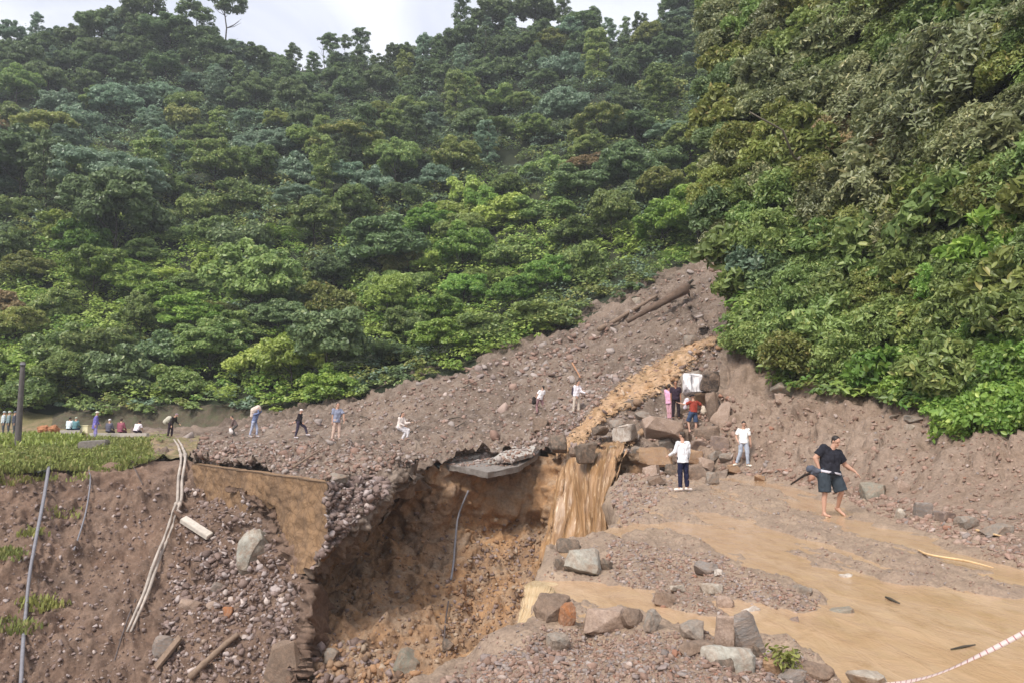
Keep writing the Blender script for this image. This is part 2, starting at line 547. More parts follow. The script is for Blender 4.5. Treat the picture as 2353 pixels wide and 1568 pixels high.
# ------------------------------------------------------------------ eroded slope on the left below the verge
rows = [
    [P(-400, 1095, 35), P(-200, 1090, 35.5), P(0, 1086, 36.5), P(200, 1074, 38.5), P(330, 1062, 39.5), P(410, 1056, 40.2), P(450, 1064, 38), P(520, 1100, 33.5), P(600, 1140, 29)],
    [P(-400, 1130, 33.6), P(-200, 1125, 34.2), P(0, 1120, 35.4), P(200, 1105, 37.6), P(330, 1095, 38.6), P(400, 1092, 38.8), P(450, 1105, 37), P(530, 1130, 33), P(620, 1170, 28.8)],
    [P(-400, 1250, 31.6), P(-200, 1250, 32.2), P(0, 1245, 33), P(200, 1235, 34.4), P(330, 1225, 35), P(400, 1220, 34.6), P(470, 1220, 33), P(560, 1230, 30.5), P(660, 1250, 27.6)],
    [P(-400, 1400, 29), P(-200, 1400, 29.6), P(0, 1395, 30.4), P(200, 1385, 31), P(330, 1375, 31), P(400, 1370, 30.4), P(500, 1360, 29), P(600, 1350, 27.6), P(715, 1345, 25.4)],
    [P(-400, 1568, 26), P(-200, 1568, 26.4), P(0, 1568, 27), P(200, 1568, 27.2), P(330, 1560, 27), P(400, 1555, 26.6), P(500, 1540, 25.8), P(600, 1520, 25), P(700, 1490, 24.2)],
    [P(-400, 1850, 20), P(-200, 1850, 20.4), P(0, 1850, 21), P(200, 1850, 21), P(330, 1830, 21), P(400, 1820, 21), P(500, 1800, 20.5), P(600, 1760, 20.2), P(680, 1640, 21.8)],
    [P(-400, 2300, 14), P(0, 2300, 14.5), P(330, 2300, 14.5), P(400, 2300, 14.5), P(500, 2300, 14.2), P(600, 2250, 14.2), P(640, 1900, 17)],
]
SLOPE = terrain('eroded_slope', skirt(surface(rows, 320, 280), 'right', [(0.12, 0.35, -0.15), (0.2, 0.9, -0.6), (0.1, 1.6, -1.6)]), EARTH_SLOPE,
                [('n', 3.0, 0.45), ('r', 1.4, 0.30), ('b', 0.6, 0.18), ('b', 0.27, 0.09), ('s', 0.9, 0.26), ('s', 0.4, 0.14)],
                fade=lambda p: np.clip((p[:, 2] + 14) / 6, 0.2, 1) * np.clip((0.2 - p[:, 2]) / 1.2, 0.3, 1))

# ------------------------------------------------------------------ grassy verge and the road behind it
rows = [
    [P(-400, 1102, 34.8), P(-200, 1098, 35.2), P(0, 1092, 36), P(200, 1078, 38), P(330, 1064, 39.2), P(410, 1054, 40.5), P(445, 1060, 40)],
    [P(-400, 1080, 36.5), P(-200, 1072, 38), P(0, 1062, 39.5), P(200, 1050, 41), P(330, 1042, 42), P(410, 1036, 43), P(450, 1040, 42.5)],
    [P(-400, 1030, 46), P(-200, 1026, 46), P(0, 1022, 46.5), P(200, 1016, 47), P(330, 1012, 47.5), P(410, 1010, 48), P(455, 1016, 46.5)],
    [P(-400, 1004, 53), P(-200, 1003, 53), P(0, 1001, 53), P(200, 999, 53), P(330, 998, 53), P(410, 998, 52.5), P(460, 1003, 50)],
    [P(-400, 996, 58), P(-200, 995, 58), P(0, 993, 58), P(200, 991, 58), P(330, 990, 58), P(410, 990, 57), P(470, 992, 55)],
    [P(-400, 990, 60), P(-200, 988, 60), P(0, 986, 60), P(200, 984, 60.5), P(330, 984, 60.5), P(410, 984, 60), P(480, 984, 59)],
    [P(-400, 940, 64), P(-200, 940, 64), P(0, 940, 64), P(200, 950, 64), P(330, 955, 64), P(410, 960, 63), P(480, 960, 62)],
]
VERGE = terrain('verge_ground', surface(rows, 140, 70), earth('verge_earth', srgb(120, 112, 78), srgb(150, 128, 104), srgb(96, 96, 60), 0.3, 1.4, 9.0),
                [('n', 2.2, 0.30), ('b', 0.8, 0.2)], fade=lambda p: np.clip((52 - p[:, 1]) / 6, 0.15, 1))
rows = [
    [P(120, 992, 60.4), P(240, 992, 60.2), P(400, 990, 60), P(560, 985, 59), P(640, 975, 58.5)],
    [P(120, 965, 61.5), P(240, 952, 61.2), P(400, 946, 61), P(560, 944, 60), P(640, 950, 59.5)],
    [P(120, 955, 64), P(240, 935, 63.8), P(400, 932, 63.5), P(560, 928, 63), P(640, 930, 62)],
]
CUTBANK = terrain('cut_bank', surface(rows, 120, 30), EARTH_RED, [('n', 1.2, 0.25), ('b', 0.5, 0.15)])

# ------------------------------------------------------------------ right-hand bank and spur
def B0(x, y):
    return P(x, y, z=0) + np.array([0, -0.5, -0.3])
rows = [
    [B0(1560, 1092), B0(1640, 1090), B0(1700, 1094), B0(1850, 1116), B0(1950, 1155), B0(2050, 1195), B0(2200, 1248), B0(2352, 1295), B0(2560, 1370)],
    [P(1590, 1044, 31.6), P(1650, 1052, 30.8), P(1700, 1058, 30), P(1850, 1078, 26.2), P(1950, 1102, 22.8), P(2050, 1122, 20.4), P(2200, 1152, 17.6), P(2352, 1186, 15.2), P(2560, 1240, 12.8)],
    [P(1640, 960, 33), P(1680, 965, 32), P(1730, 970, 31.4), P(1850, 995, 28.4), P(1950, 1015, 25.4), P(2050, 1030, 23), P(2200, 1050, 20.2), P(2352, 1075, 17.6), P(2560, 1110, 15)],
    [P(1660, 880, 34), P(1690, 895, 33), P(1740, 910, 32.4), P(1860, 925, 29.6), P(1950, 940, 28), P(2050, 952, 26), P(2200, 985, 22.6), P(2352, 1002, 19.6), P(2560, 1030, 17)],
    [P(1670, 800, 35.4), P(1710, 800, 34.6), P(1760, 820, 34), P(1870, 850, 31.4), P(1960, 860, 30), P(2060, 870, 28.4), P(2200, 880, 25.5), P(2352, 880, 22.6), P(2560, 880, 19.6)],
    [P(1670, 690, 38), P(1720, 690, 37), P(1780, 690, 36), P(1900, 690, 34.6), P(2000, 690, 33), P(2100, 690, 31.4), P(2220, 680, 28.6), P(2352, 660, 25.8), P(2560, 640, 22.6)],
    [P(1640, 420, 44), P(1720, 410, 42), P(1800, 400, 40.4), P(1920, 380, 38.4), P(2020, 360, 36.6), P(2120, 340, 34.8), P(2230, 320, 32), P(2352, 290, 29), P(2560, 250, 25)],
    [P(1660, 60, 56), P(1740, 20, 53), P(1830, -20, 50), P(1950, -60, 47), P(2050, -90, 44), P(2150, -120, 41.5), P(2250, -150, 38), P(2352, -190, 34), P(2600, -260, 29)],
    [P(1700, -200, 80), P(1780, -260, 76), P(1860, -320, 72), P(1970, -380, 66), P(2060, -420, 62), P(2150, -450, 58), P(2250, -480, 54), P(2352, -520, 48), P(2600, -560, 40)],
]
def bank_fade(p):
    return np.clip((p[:, 2] + 0.02) / 0.9, 0.12, 1)
rows = [r + [r[-1] + (r[-1] - r[-2]) * 1.5] for r in rows]
BANK = terrain('right_bank', surface(rows, 300, 320), None,
               [('n', 4.0, 0.28), ('b', 1.2, 0.22), ('b', 0.5, 0.13), ('b', 0.22, 0.07), ('s', 0.6, 0.16)], fade=bank_fade)
BANK.data.materials.append(EARTH_BANK)
BANK.data.materials.append(EARTH_WOOD)
idx = np.zeros(len(BANK.data.polygons), np.int32).reshape(-1, 299)
idx[int(len(idx) * 0.23):, 70:] = 1
idx[int(len(idx) * 0.30):, :] = 1
BANK.data.polygons.foreach_set('material_index', idx.ravel())

# ------------------------------------------------------------------ near road, its gravel bars and channels
def world_line(pts):
    return np.array([P(x, y, z=0)[:2] for x, y in pts])

def line_dist(p, line):
    best = np.full(len(p), 1e9)
    for a, c in zip(line[:-1], line[1:]):
        ab = c - a
        t = np.clip(((p - a) @ ab) / (ab @ ab), 0, 1)
        best = np.minimum(best, np.linalg.norm(p - a - t[:, None] * ab, axis=1))
    return best

CHANNELS = [
    ([(1640, 1098), (1720, 1106), (1820, 1128), (1950, 1200), (2150, 1268), (2400, 1345)], 0.50, 0.11),
    ([(1600, 1180), (1750, 1222), (1900, 1268), (2060, 1315)], 0.34, 0.10),
    ([(1330, 1232), (1440, 1214), (1550, 1206), (1660, 1228), (1780, 1285), (1900, 1335), (2100, 1405)], 0.46, 0.13),
    ([(1860, 1420), (2100, 1470), (2500, 1500)], 0.80, 0.15),
    ([(2250, 1560), (2150, 1480), (2250, 1400)], 1.1, 0.14),
    ([(1980, 1568), (2150, 1640), (2600, 1640)], 0.75, 0.14),
    ([(1210, 1345), (1320, 1345), (1420, 1362)], 0.36, 0.12),
    ([(1420, 1362), (1540, 1415), (1660, 1440), (1760, 1462), (1850, 1490)], 0.25, 0.10),
]
BARS = [
    ([(1470, 1290), (1560, 1300), (1660, 1330), (1800, 1390)], 0.42, 0.13),
    ([(1430, 1250), (1540, 1268)], 0.3, 0.07),
    ([(1180, 1530), (1300, 1500), (1500, 1530), (1700, 1540), (1820, 1545)], 0.34, 0.26),
    ([(1300, 1600), (1700, 1620)], 0.5, 0.2),
    ([(1450, 1140), (1640, 1165)], 0.7, 0.06),
]
CH = [(world_line(l), w, d) for l, w, d in CHANNELS]
BA = [(world_line(l), w, d) for l, w, d in BARS]

def road_height(xy):
    p3 = np.column_stack([xy[:, 0] * 1.0 + xy[:, 1] * 0.05, xy[:, 1] * 0.2, np.zeros(len(xy))])
    h = 0.045 + 0.075 * fbm(p3, 0.36, 5, seed=5, gain=0.6) + 0.02 * fbm(np.column_stack([xy, np.zeros(len(xy))]), 0.25, 3, seed=9)
    x3 = np.column_stack([xy, np.zeros(len(xy))])
    h += (np.abs(fbm(x3, 0.22, 3, seed=33)) - 0.35) * 0.030 + (np.abs(fbm(x3, 0.09, 2, seed=35)) - 0.35) * 0.014
    for l, w, d in BA:
        h += d * np.exp(-(line_dist(xy, l) / w) ** 2)
    wob = 1 + 0.5 * fbm(np.column_stack([xy, np.zeros(len(xy))]), 0.8, 3, seed=21)
    for l, w, d in CH:
        h -= d * np.exp(-(line_dist(xy, l) / (w * wob)) ** 4)
    return h

rows = [
    [P(700, 2300, z=0), P(1500, 2300, z=0), P(2352, 2300, z=0), P(3400, 2300, z=0)],
    [P(870, 1750, z=0), P(1500, 1750, z=0), P(2200, 1750, z=0), P(2900, 1750, z=0)],
    [P(975, 1568, z=0), P(1400, 1568, z=0), P(1900, 1568, z=0), P(2700, 1568, z=0)],
    [P(1165, 1485, z=0), P(1500, 1485, z=0), P(1900, 1485, z=0), P(2640, 1485, z=0)],
    [P(1215, 1400, z=0), P(1500, 1400, z=0), P(1900, 1400, z=0), P(2580, 1400, z=0)],
    [P(1232, 1330, z=0), P(1500, 1330, z=0), P(1900, 1330, z=0), P(2500, 1335, z=0)],
    [P(1285, 1250, z=0), P(1500, 1250, z=0), P(1900, 1255, z=0), P(2350, 1280, z=0)],
    [P(1385, 1222, z=0), P(1550, 1222, z=0), P(1850, 1222, z=0), P(2230, 1235, z=0)],
    [P(1398, 1140, z=0), P(1550, 1145, z=0), P(1750, 1150, z=0), P(2010, 1162, z=0)],
    [P(1420, 1100, z=0), P(1550, 1102, z=0), P(1680, 1106, z=0), P(1860, 1112, z=0)],
    [P(1450, 1072, z=0), P(1540, 1074, z=0), P(1620, 1076, z=0), P(1740, 1080, z=0)],
]
S = surface(rows, 420, 520)
ROAD_EDGE = S[:, 0, :].copy()
p = S.reshape(-1, 3)
wob = np.column_stack([fbm(p, 0.5, 3, seed=40), fbm(p, 0.5, 3, seed=41)]) * 0.10
p[:, :2] += wob
p[:, 2] = road_height(p[:, :2])
S = p.reshape(S.shape)
edge = S[:, :1, :].copy()
# the broken edge drops away into the ravine
drops = []
for k, (dx, dz) in enumerate([(-0.05, -0.25), (-0.02, -0.6), (0.18, -1.2), (0.25, -2.2), (0.1, -4.0), (-0.4, -9.0)]):
    e = edge.copy()
    e[:, 0, 0] += dx + 0.12 * fbm(edge[:, 0, :] + k, 0.6, 2, seed=60)
    e[:, 0, 2] += dz
    drops.insert(0, e)
S = np.concatenate(drops + [S], axis=1)
ROAD = terrain('road', S, EARTH_ROAD)

rows = [
    [P(1000, 1690, z=0.0), P(1700, 1690, z=0.0), P(2900, 1690, z=0.0)],
    [P(1120, 1520, z=0.0), P(1700, 1520, z=0.0), P(2650, 1520, z=0.0)],
    [P(1218, 1420, z=0.0), P(1700, 1420, z=0.0), P(2600, 1420, z=0.0)],
    [P(1240, 1330, z=0.0), P(1700, 1330, z=0.0), P(2480, 1335, z=0.0)],
    [P(1300, 1250, z=0.0), P(1700, 1250, z=0.0), P(2300, 1275, z=0.0)],
    [P(1395, 1215, z=0.0), P(1650, 1215, z=0.0), P(2120, 1225, z=0.0)],
    [P(1410, 1140, z=0.0), P(1600, 1143, z=0.0), P(1930, 1155, z=0.0)],
    [P(1440, 1094, z=0.0), P(1560, 1094, z=0.0), P(1760, 1098, z=0.0)],
]
S = surface(rows, 220, 220)
p = S.reshape(-1, 3)
p[:, 2] = 0.010 * fbm(p * [1.0, 0.5, 1.0], 0.3, 4, seed=77) + 0.004
WATER_ROAD = mud_water('road_water', srgb(180, 147, 114), srgb(192, 162, 132), srgb(168, 136, 104), (1.5, 0.6, 1.0), 0.08, bmp=0.8)
terrain('muddy_water', p.reshape(S.shape), WATER_ROAD, cast=False)

# ------------------------------------------------------------------ retaining wall and the tongue of fill at its end
def fill_patch(name, rows, nu, nv, mat, noises, kind='structure', fade=None):
    S = skirt(surface(rows, nu, nv), 'last', [(0.1, 0.5, 0.05), (0.3, 1.4, 0.35), (0.4, 2.6, 0.8)])
    S = skirt(S, 'right', [(0.1, 0.7, 0.0), (0.2, 1.6, 0.3)])
    return terrain(name, S, mat, noises, kind=kind, fade=fade)

rows = [
    [P(745, 1100, 25.4), P(800, 1085, 27), P(850, 1072, 28), P(885, 1066, 28.6), P(930, 1062, 30)],
    [P(742, 1120, 25.1), P(800, 1108, 25.8), P(850, 1098, 26.6), P(893, 1092, 27.4), P(925, 1090, 28.4)],
    [P(750, 1180, 25.0), P(800, 1160, 25.2), P(845, 1140, 25.6), P(886, 1124, 26.2), P(905, 1120, 27.6)],
    [P(752, 1235, 25.0), P(790, 1210, 25.1), P(825, 1188, 25.3), P(858, 1166, 25.7), P(880, 1155, 27.0)],
    [P(716, 1305, 25.2), P(745, 1278, 25.3), P(780, 1250, 25.4), P(815, 1224, 25.5), P(840, 1205, 26.8)],
    [P(704, 1330, 25.6), P(740, 1310, 26.2), P(775, 1280, 26.6), P(810, 1250, 27.0), P(830, 1225, 28.2)],
]
fill_patch('road_fill', rows, 90, 90, EARTH_SLIDE, [('n', 1.1, 0.34), ('r', 0.7, 0.22), ('b', 0.4, 0.2), ('b', 0.2, 0.1)])
# ------------------------------------------------------------------ foliage meshes
rng = np.random.default_rng(7)

def unit(v):
    return v / np.maximum(np.linalg.norm(v, axis=-1, keepdims=True), 1e-9)

def ico_points(n, r):
    v = unit(r.normal(size=(n, 3)))
    return v

def leaves(C, Nrm, size, aspect, r, tone, fold=0.0, droop=0.0):
    """One quad (or folded pair of quads) per row: C centre, Nrm facing, size length."""
    n = len(C)
    t = r.normal(size=(n, 3))
    t[:, 2] -= droop
    t = t - (t * Nrm).sum(1, keepdims=True) * Nrm
    t = unit(t)
    s = np.cross(Nrm, t)
    L = size[:, None] * 0.5
    W = L * aspect
    if fold <= 0:
        V = np.stack([C - t * L, C + s * W - t * L * 0.1, C + t * L, C - s * W - t * L * 0.1], axis=1).reshape(-1, 3)
        k = 4
        F_ = np.arange(n)[:, None] * 4 + np.array([0, 1, 2, 3])[None]
        polys = [F_]
    else:
        up = Nrm * L * fold
        bend = Nrm * L * 0.22
        V = np.stack([C - t * L, C + s * W * 0.85 + up - t * L * 0.35, C + s * W * 0.8 + up + t * L * 0.25, C + t * L - bend,
                      C - s * W * 0.8 + up + t * L * 0.25, C - s * W * 0.85 + up - t * L * 0.35], axis=1).reshape(-1, 3)
        k = 6
        b_ = np.arange(n)[:, None] * 6
        polys = [np.concatenate([b_ + np.array([0, 1, 2, 3])[None], b_ + np.array([0, 3, 4, 5])[None]])]
    T = np.repeat(tone, k, axis=0)
    return V, polys, T

ICO = None
def ico_mesh(sub=1):
    bm = bmesh.new()
    bmesh.ops.create_icosphere(bm, subdivisions=sub, radius=1.0)
    V = np.array([v.co[:] for v in bm.verts])
    Fc = np.array([[v.index for v in f.verts] for f in bm.faces])
    bm.free()
    return V, Fc
ICO_V, ICO_F = ico_mesh(2)

def join(parts):
    V, T, byk = [], [], {}
    off = 0
    for v, polys, t in parts:
        V.append(v)
        T.append(t)
        for p_ in polys:
            byk.setdefault(p_.shape[1], []).append(p_ + off)
        off += len(v)
    return np.concatenate(V), [np.concatenate(x) for x in byk.values()], np.concatenate(T)

def crown(name, clumps, per, leaf, aspect, seed, fold=0.0, droop=0.0, up=0.6, rad=(0.35, 0.7), core=0.62, flat=0.8, spread=0.55):
    """clumps: (n,4) centre+radius. Each clump is a puff of leaves, denser and flatter on the side away from the crown's middle."""
    r = np.random.default_rng(seed)
    mid = clumps[:, :3].mean(0)
    parts = []
    for c in clumps:
        n = max(8, int(per * (c[3] / clumps[:, 3].mean()) ** 2))
        d = ico_points(n, r)
        d[:, 2] = np.where(d[:, 2] < -0.35, -d[:, 2] * 0.8, d[:, 2])
        d = unit(d)
        rr = c[3] * (0.72 + 0.42 * r.random(n))
        C = c[:3] + d * rr[:, None] * np.array([1, 1, flat])
        nr = unit(d * 0.7 + np.array([0, 0, up * 0.8]) + r.normal(size=(n, 3)) * spread)
        sz = leaf * (0.6 + 0.8 * r.random(n))
        ctone = r.random()
        tone = np.column_stack([np.clip(0.6 * ctone + 0.4 * r.random(n), 0, 1), r.random(n), r.random(n)])
        parts.append(leaves(C, nr, sz, aspect, r, tone, fold, droop))
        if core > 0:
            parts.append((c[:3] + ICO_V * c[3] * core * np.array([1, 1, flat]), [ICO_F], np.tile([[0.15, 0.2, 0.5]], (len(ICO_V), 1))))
    V, polys, T = join(parts)
    return mesh_np(name, V, polys, tone=T)

def clump_ball(n, R, seed, zc, squash=0.8, rmin=0.22, rmax=0.36, lump=0.25, shell=0.55):
    """Puffs spread through an uneven ball; radii relative to R."""
    r = np.random.default_rng(seed)
    out = []
    d = ico_points(n * 4, r)
    d[:, 2] = np.abs(d[:, 2]) * 1.0 - 0.25
    d = unit(d)
    ax = r.normal(size=(3, 3))
    for k in range(n * 4):
        f = 1 + lump * math.sin(3 * float(d[k] @ ax[0]) + 1.3) * math.cos(2.3 * float(d[k] @ ax[1]))
        rr = R * f * (shell + (1 - shell) * r.random() ** 0.5)
        c = d[k] * rr * np.array([1, 1, squash]) + np.array([0, 0, zc])
        rad = R * (rmin + (rmax - rmin) * r.random())
        if all(np.linalg.norm(c - o[:3]) > 0.62 * (rad + o[3]) * 0.8 for o in out):
            out.append(np.array([*c, rad]))
        if len(out) >= n:
            break
    return np.array(out)

def tube(pts, radii, k=7, tone=(0.5, 0.5, 0.5)):
    pts = np.asarray(pts, float)
    n = len(pts)
    d = np.gradient(pts, axis=0)
    d = unit(d)
    ref = np.where(np.abs(d[:, 2:3]) > 0.9, np.array([[1.0, 0, 0]]), np.array([[0, 0, 1.0]]))
    a = unit(np.cross(d, ref))
    b = np.cross(d, a)
    th = np.linspace(0, 2 * math.pi, k, endpoint=False)
    V = pts[:, None, :] + (a[:, None, :] * np.cos(th)[None, :, None] + b[:, None, :] * np.sin(th)[None, :, None]) * np.asarray(radii)[:, None, None]
    V = V.reshape(-1, 3)
    i = np.arange(n - 1)[:, None] * k
    j = np.arange(k)[None]
    Fq = np.stack([i + j, i + (j + 1) % k, i + k + (j + 1) % k, i + k + j], axis=2).reshape(-1, 4)
    V = np.concatenate([V, pts[:1], pts[-1:]])
    c0, c1 = n * k, n * k + 1
    j = np.arange(k)
    tri = np.concatenate([np.stack([np.full(k, c0), (j + 1) % k, j], 1), np.stack([np.full(k, c1), (n - 1) * k + j, (n - 1) * k + (j + 1) % k], 1)])
    return V, [Fq, tri], np.tile([tone], (len(V), 1))

def trunk(name, h, r0, seed, limbs=4, spread=1.2, bend=0.25):
    r = np.random.default_rng(seed)
    n = 7
    z = np.linspace(-0.8, h, n)
    off = np.cumsum(r.normal(size=(n, 2)) * bend * h / n * 0.5, axis=0)
    off -= off[0]
    pts = np.column_stack([off, z])
    parts = [tube(pts, np.linspace(r0, r0 * 0.35, n), 8)]
    for k in range(limbs):
        f = 0.45 + 0.5 * k / max(1, limbs)
        i = min(n - 2, int(f * (n - 1)))
        s = pts[i]
        a = r.random() * 2 * math.pi
        e = s + np.array([math.cos(a) * spread, math.sin(a) * spread, spread * (0.5 + 0.6 * r.random())])
        m_ = (s + e) / 2 + np.array([0, 0, -0.12 * spread])
        parts.append(tube([s, m_, e], [r0 * 0.45, r0 * 0.3, r0 * 0.12], 6))
    V, polys, T = join(parts)
    return mesh_np(name, V, polys)

BARK = plain('bark', srgb(112, 104, 92), 0.9, 6.0, 0.3)
BARK_DARK = plain('dark_bark', srgb(70, 64, 56), 0.9, 6.0, 0.3)
L_DARK = leaf_mat('leaf_dark', srgb(86, 106, 68), srgb(126, 145, 98), srgb(153, 165, 110))
L_MID = leaf_mat('leaf_mid', srgb(100, 122, 67), srgb(148, 165, 96), srgb(180, 184, 115))
L_OLIVE = leaf_mat('leaf_olive', srgb(111, 123, 62), srgb(157, 162, 92), srgb(181, 167, 106))
L_LIME = leaf_mat('leaf_lime', srgb(128, 152, 69), srgb(182, 198, 103), srgb(207, 214, 131))
L_BLUE = leaf_mat('leaf_blue', srgb(99, 124, 100), srgb(147, 169, 140), srgb(172, 184, 155))
L_RUST = leaf_mat('leaf_rust', srgb(115, 106, 71), srgb(154, 137, 95), srgb(170, 132, 98))
L_PALE = leaf_mat('leaf_pale', srgb(104, 115, 75), srgb(159, 162, 116), srgb(200, 193, 140), rough=0.38, spec=0.6)
L_BRIGHT = leaf_mat('leaf_bright', srgb(94, 128, 55), srgb(146, 173, 82), srgb(183, 197, 110), rough=0.42)

# ------------------------------------------------------------------ tree kinds of the far hill (built once, then copied)
def kind_round(seed, n=56, R=3.0):
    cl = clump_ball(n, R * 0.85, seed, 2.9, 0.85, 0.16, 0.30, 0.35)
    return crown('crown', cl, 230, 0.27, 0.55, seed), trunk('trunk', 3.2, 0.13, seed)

def kind_spread(seed, n=52, R=3.4):
    r = np.random.default_rng(seed)
    out = []
    for k in range(n):
        a = r.random() * 6.283
        q = math.sqrt(r.random())
        out.append([math.cos(a) * q * R, math.sin(a) * q * R, 4.2 - 1.1 * q * q + 0.7 * r.random() - (1.0 if r.random() < 0.3 else 0), 0.5 + 0.42 * r.random()])
    return crown('crown', np.array(out), 170, 0.25, 0.5, seed, flat=0.55, up=0.9), trunk('trunk', 4.0, 0.15, seed, 6, 1.8)

def kind_tall(seed, n=80):
    r = np.random.default_rng(seed)
    out = []
    for k in range(n):
        z = 1.3 + 6.7 * r.random()
        w = 1.75 * math.sin(math.pi * min(1, max(0.12, (z - 0.2) / 8.6))) ** 0.6
        a = r.random() * 6.283
        q = math.sqrt(r.random())
        out.append([math.cos(a) * q * w, math.sin(a) * q * w, z, 0.26 + 0.36 * r.random()])
    return crown('crown', np.array(out), 80, 0.24, 0.55, seed, flat=0.7, core=0.5), trunk('trunk', 7.6, 0.1, seed, 8, 1.0)

def kind_open(seed, n=30):
    r = np.random.default_rng(seed)
    out = []
    for k in range(n):
        a = r.random() * 6.283
        q = r.random()
        out.append([math.cos(a) * q * 1.7, math.sin(a) * q * 1.7, 5.4 + 2.8 * r.random() * (1 - 0.4 * q), 0.28 + 0.32 * r.random()])
    return crown('crown', np.array(out), 90, 0.28, 0.55, seed, flat=0.7, core=0.45), trunk('trunk', 7.4, 0.085, seed, 9, 1.2)

def kind_bush(seed, n=40):
    cl = clump_ball(n, 1.9, seed, 0.9, 0.75, 0.17, 0.32, 0.4)
    return crown('crown', cl, 190, 0.22, 0.55, seed), trunk('trunk', 1.4, 0.09, seed, 4, 0.7)

def kind_feather(seed):
    r = np.random.default_rng(seed)
    parts = []
    for k in range(34):
        a = r.random() * 6.283
        L = 2.6 + 1.6 * r.random()
        t = np.linspace(0, 1, 34)
        out_ = L * t * (0.55 + 0.45 * t)
        zz = 1.0 + L * (1.25 * t - 1.05 * t * t)
        ax = np.array([math.cos(a), math.sin(a), 0])
        side = np.array([-ax[1], ax[0], 0])
        for s in (-1, 1):
            C = ax * out_[:, None] + np.array([0, 0, 1.0]) * zz[:, None] + side * s * 0.22 * np.sin(np.pi * np.clip(t, 0.05, 1))[:, None]
            nr = unit(np.tile([0, 0, 1.0], (34, 1)) + side * s * 0.4 + r.normal(size=(34, 3)) * 0.15)
            tone = np.column_stack([0.35 + 0.65 * r.random(34), r.random(34), r.random(34)])
            parts.append(leaves(C, nr, 0.5 * (0.8 + 0.4 * r.random(34)), 0.32, r, tone))
    V, polys, T = join(parts)
    return mesh_np('crown', V, polys, tone=T), trunk('trunk', 1.6, 0.1, seed, 5, 0.8)

KINDS = {
    'round': [kind_round(100 + k) for k in range(5)],
    'spread': [kind_spread(200 + k) for k in range(3)],
    'tall': [kind_tall(300 + k) for k in range(4)],
    'open': [kind_open(400 + k) for k in range(3)],
    'bush': [kind_bush(500 + k) for k in range(4)],
    'feather': [kind_feather(600 + k) for k in range(2)],
}
for v in KINDS.values():
    for c_, t_ in v:
        c_.materials.append(L_MID)
        t_.materials.append(BARK_DARK)

TREE_COUNT = [0]
def plant(kind, loc, scale, mat, name, label, cat, group, seed, bark=None, tilt=0.0, zs=1.0):
    me_c, me_t = KINDS[kind][seed % len(KINDS[kind])]
    r = random.Random(seed)
    root = empty(name, loc, r.random() * 6.283, scale)
    root.scale = (scale * r.uniform(0.85, 1.15), scale * r.uniform(0.85, 1.15), scale * zs * r.uniform(0.8, 1.25))
    if tilt:
        root.rotation_euler[0] = tilt * (r.random() - 0.5)
        root.rotation_euler[1] = tilt * (r.random() - 0.5)
    tag(root, label, cat, group)
    for part, me in (('trunk', me_t), ('crown', me_c)):
        o = bpy.data.objects.new(part, me)
        COL.objects.link(o)
        o.parent = root
        o.material_slots[0].link = 'OBJECT'
        o.material_slots[0].material = mat if part == 'crown' else (bark or BARK_DARK)
    TREE_COUNT[0] += 1
    return root

WORDS = {'L_DARK': 'dark green', 'L_MID': 'mid green', 'L_OLIVE': 'olive green', 'L_LIME': 'bright yellow-green', 'L_BLUE': 'grey-green',
         'L_RUST': 'brownish', 'L_BRIGHT': 'vivid green', 'L_PALE': 'pale'}
SHAPES = {'round': ('tree', 'domed bushy tree'), 'spread': ('tree', 'flat spreading tree'), 'tall': ('tree', 'tall narrow tree'),
          'open': ('tree', 'thin-crowned tree'), 'bush': ('bush', 'low bush'), 'feather': ('bush', 'feathery arching bush')}
MATS = {k: globals()[k] for k in WORDS}

def place_hill(x, y, kind, mat, px, zone, seed, name=None, label=None, group=None, sink=0.3, zs=1.0):
    h = hit(x, y, ('hill',))
    if h is None:
        return None
    d = h[0].y
    half = {'round': 3.0, 'spread': 3.9, 'tall': 2.2, 'open': 2.0, 'bush': 2.0, 'feather': 3.6}[kind]
    R = px * d / F / 2
    s = R / half
    loc = h[0] - Vector((0, 0, sink * s))
    cat, shp = SHAPES[kind]
    nm = name or {'round': 'domed_tree', 'spread': 'spreading_tree', 'tall': 'tall_tree', 'open': 'open_tree', 'bush': 'hillside_bush', 'feather': 'feathery_bush'}[kind]
    lab = label or f'{WORDS[mat]} {shp} {zone}'
    return plant(kind, loc, s, MATS[mat], nm, lab, cat, group or f'{WORDS[mat]} {shp}s {zone}', seed, zs=zs)

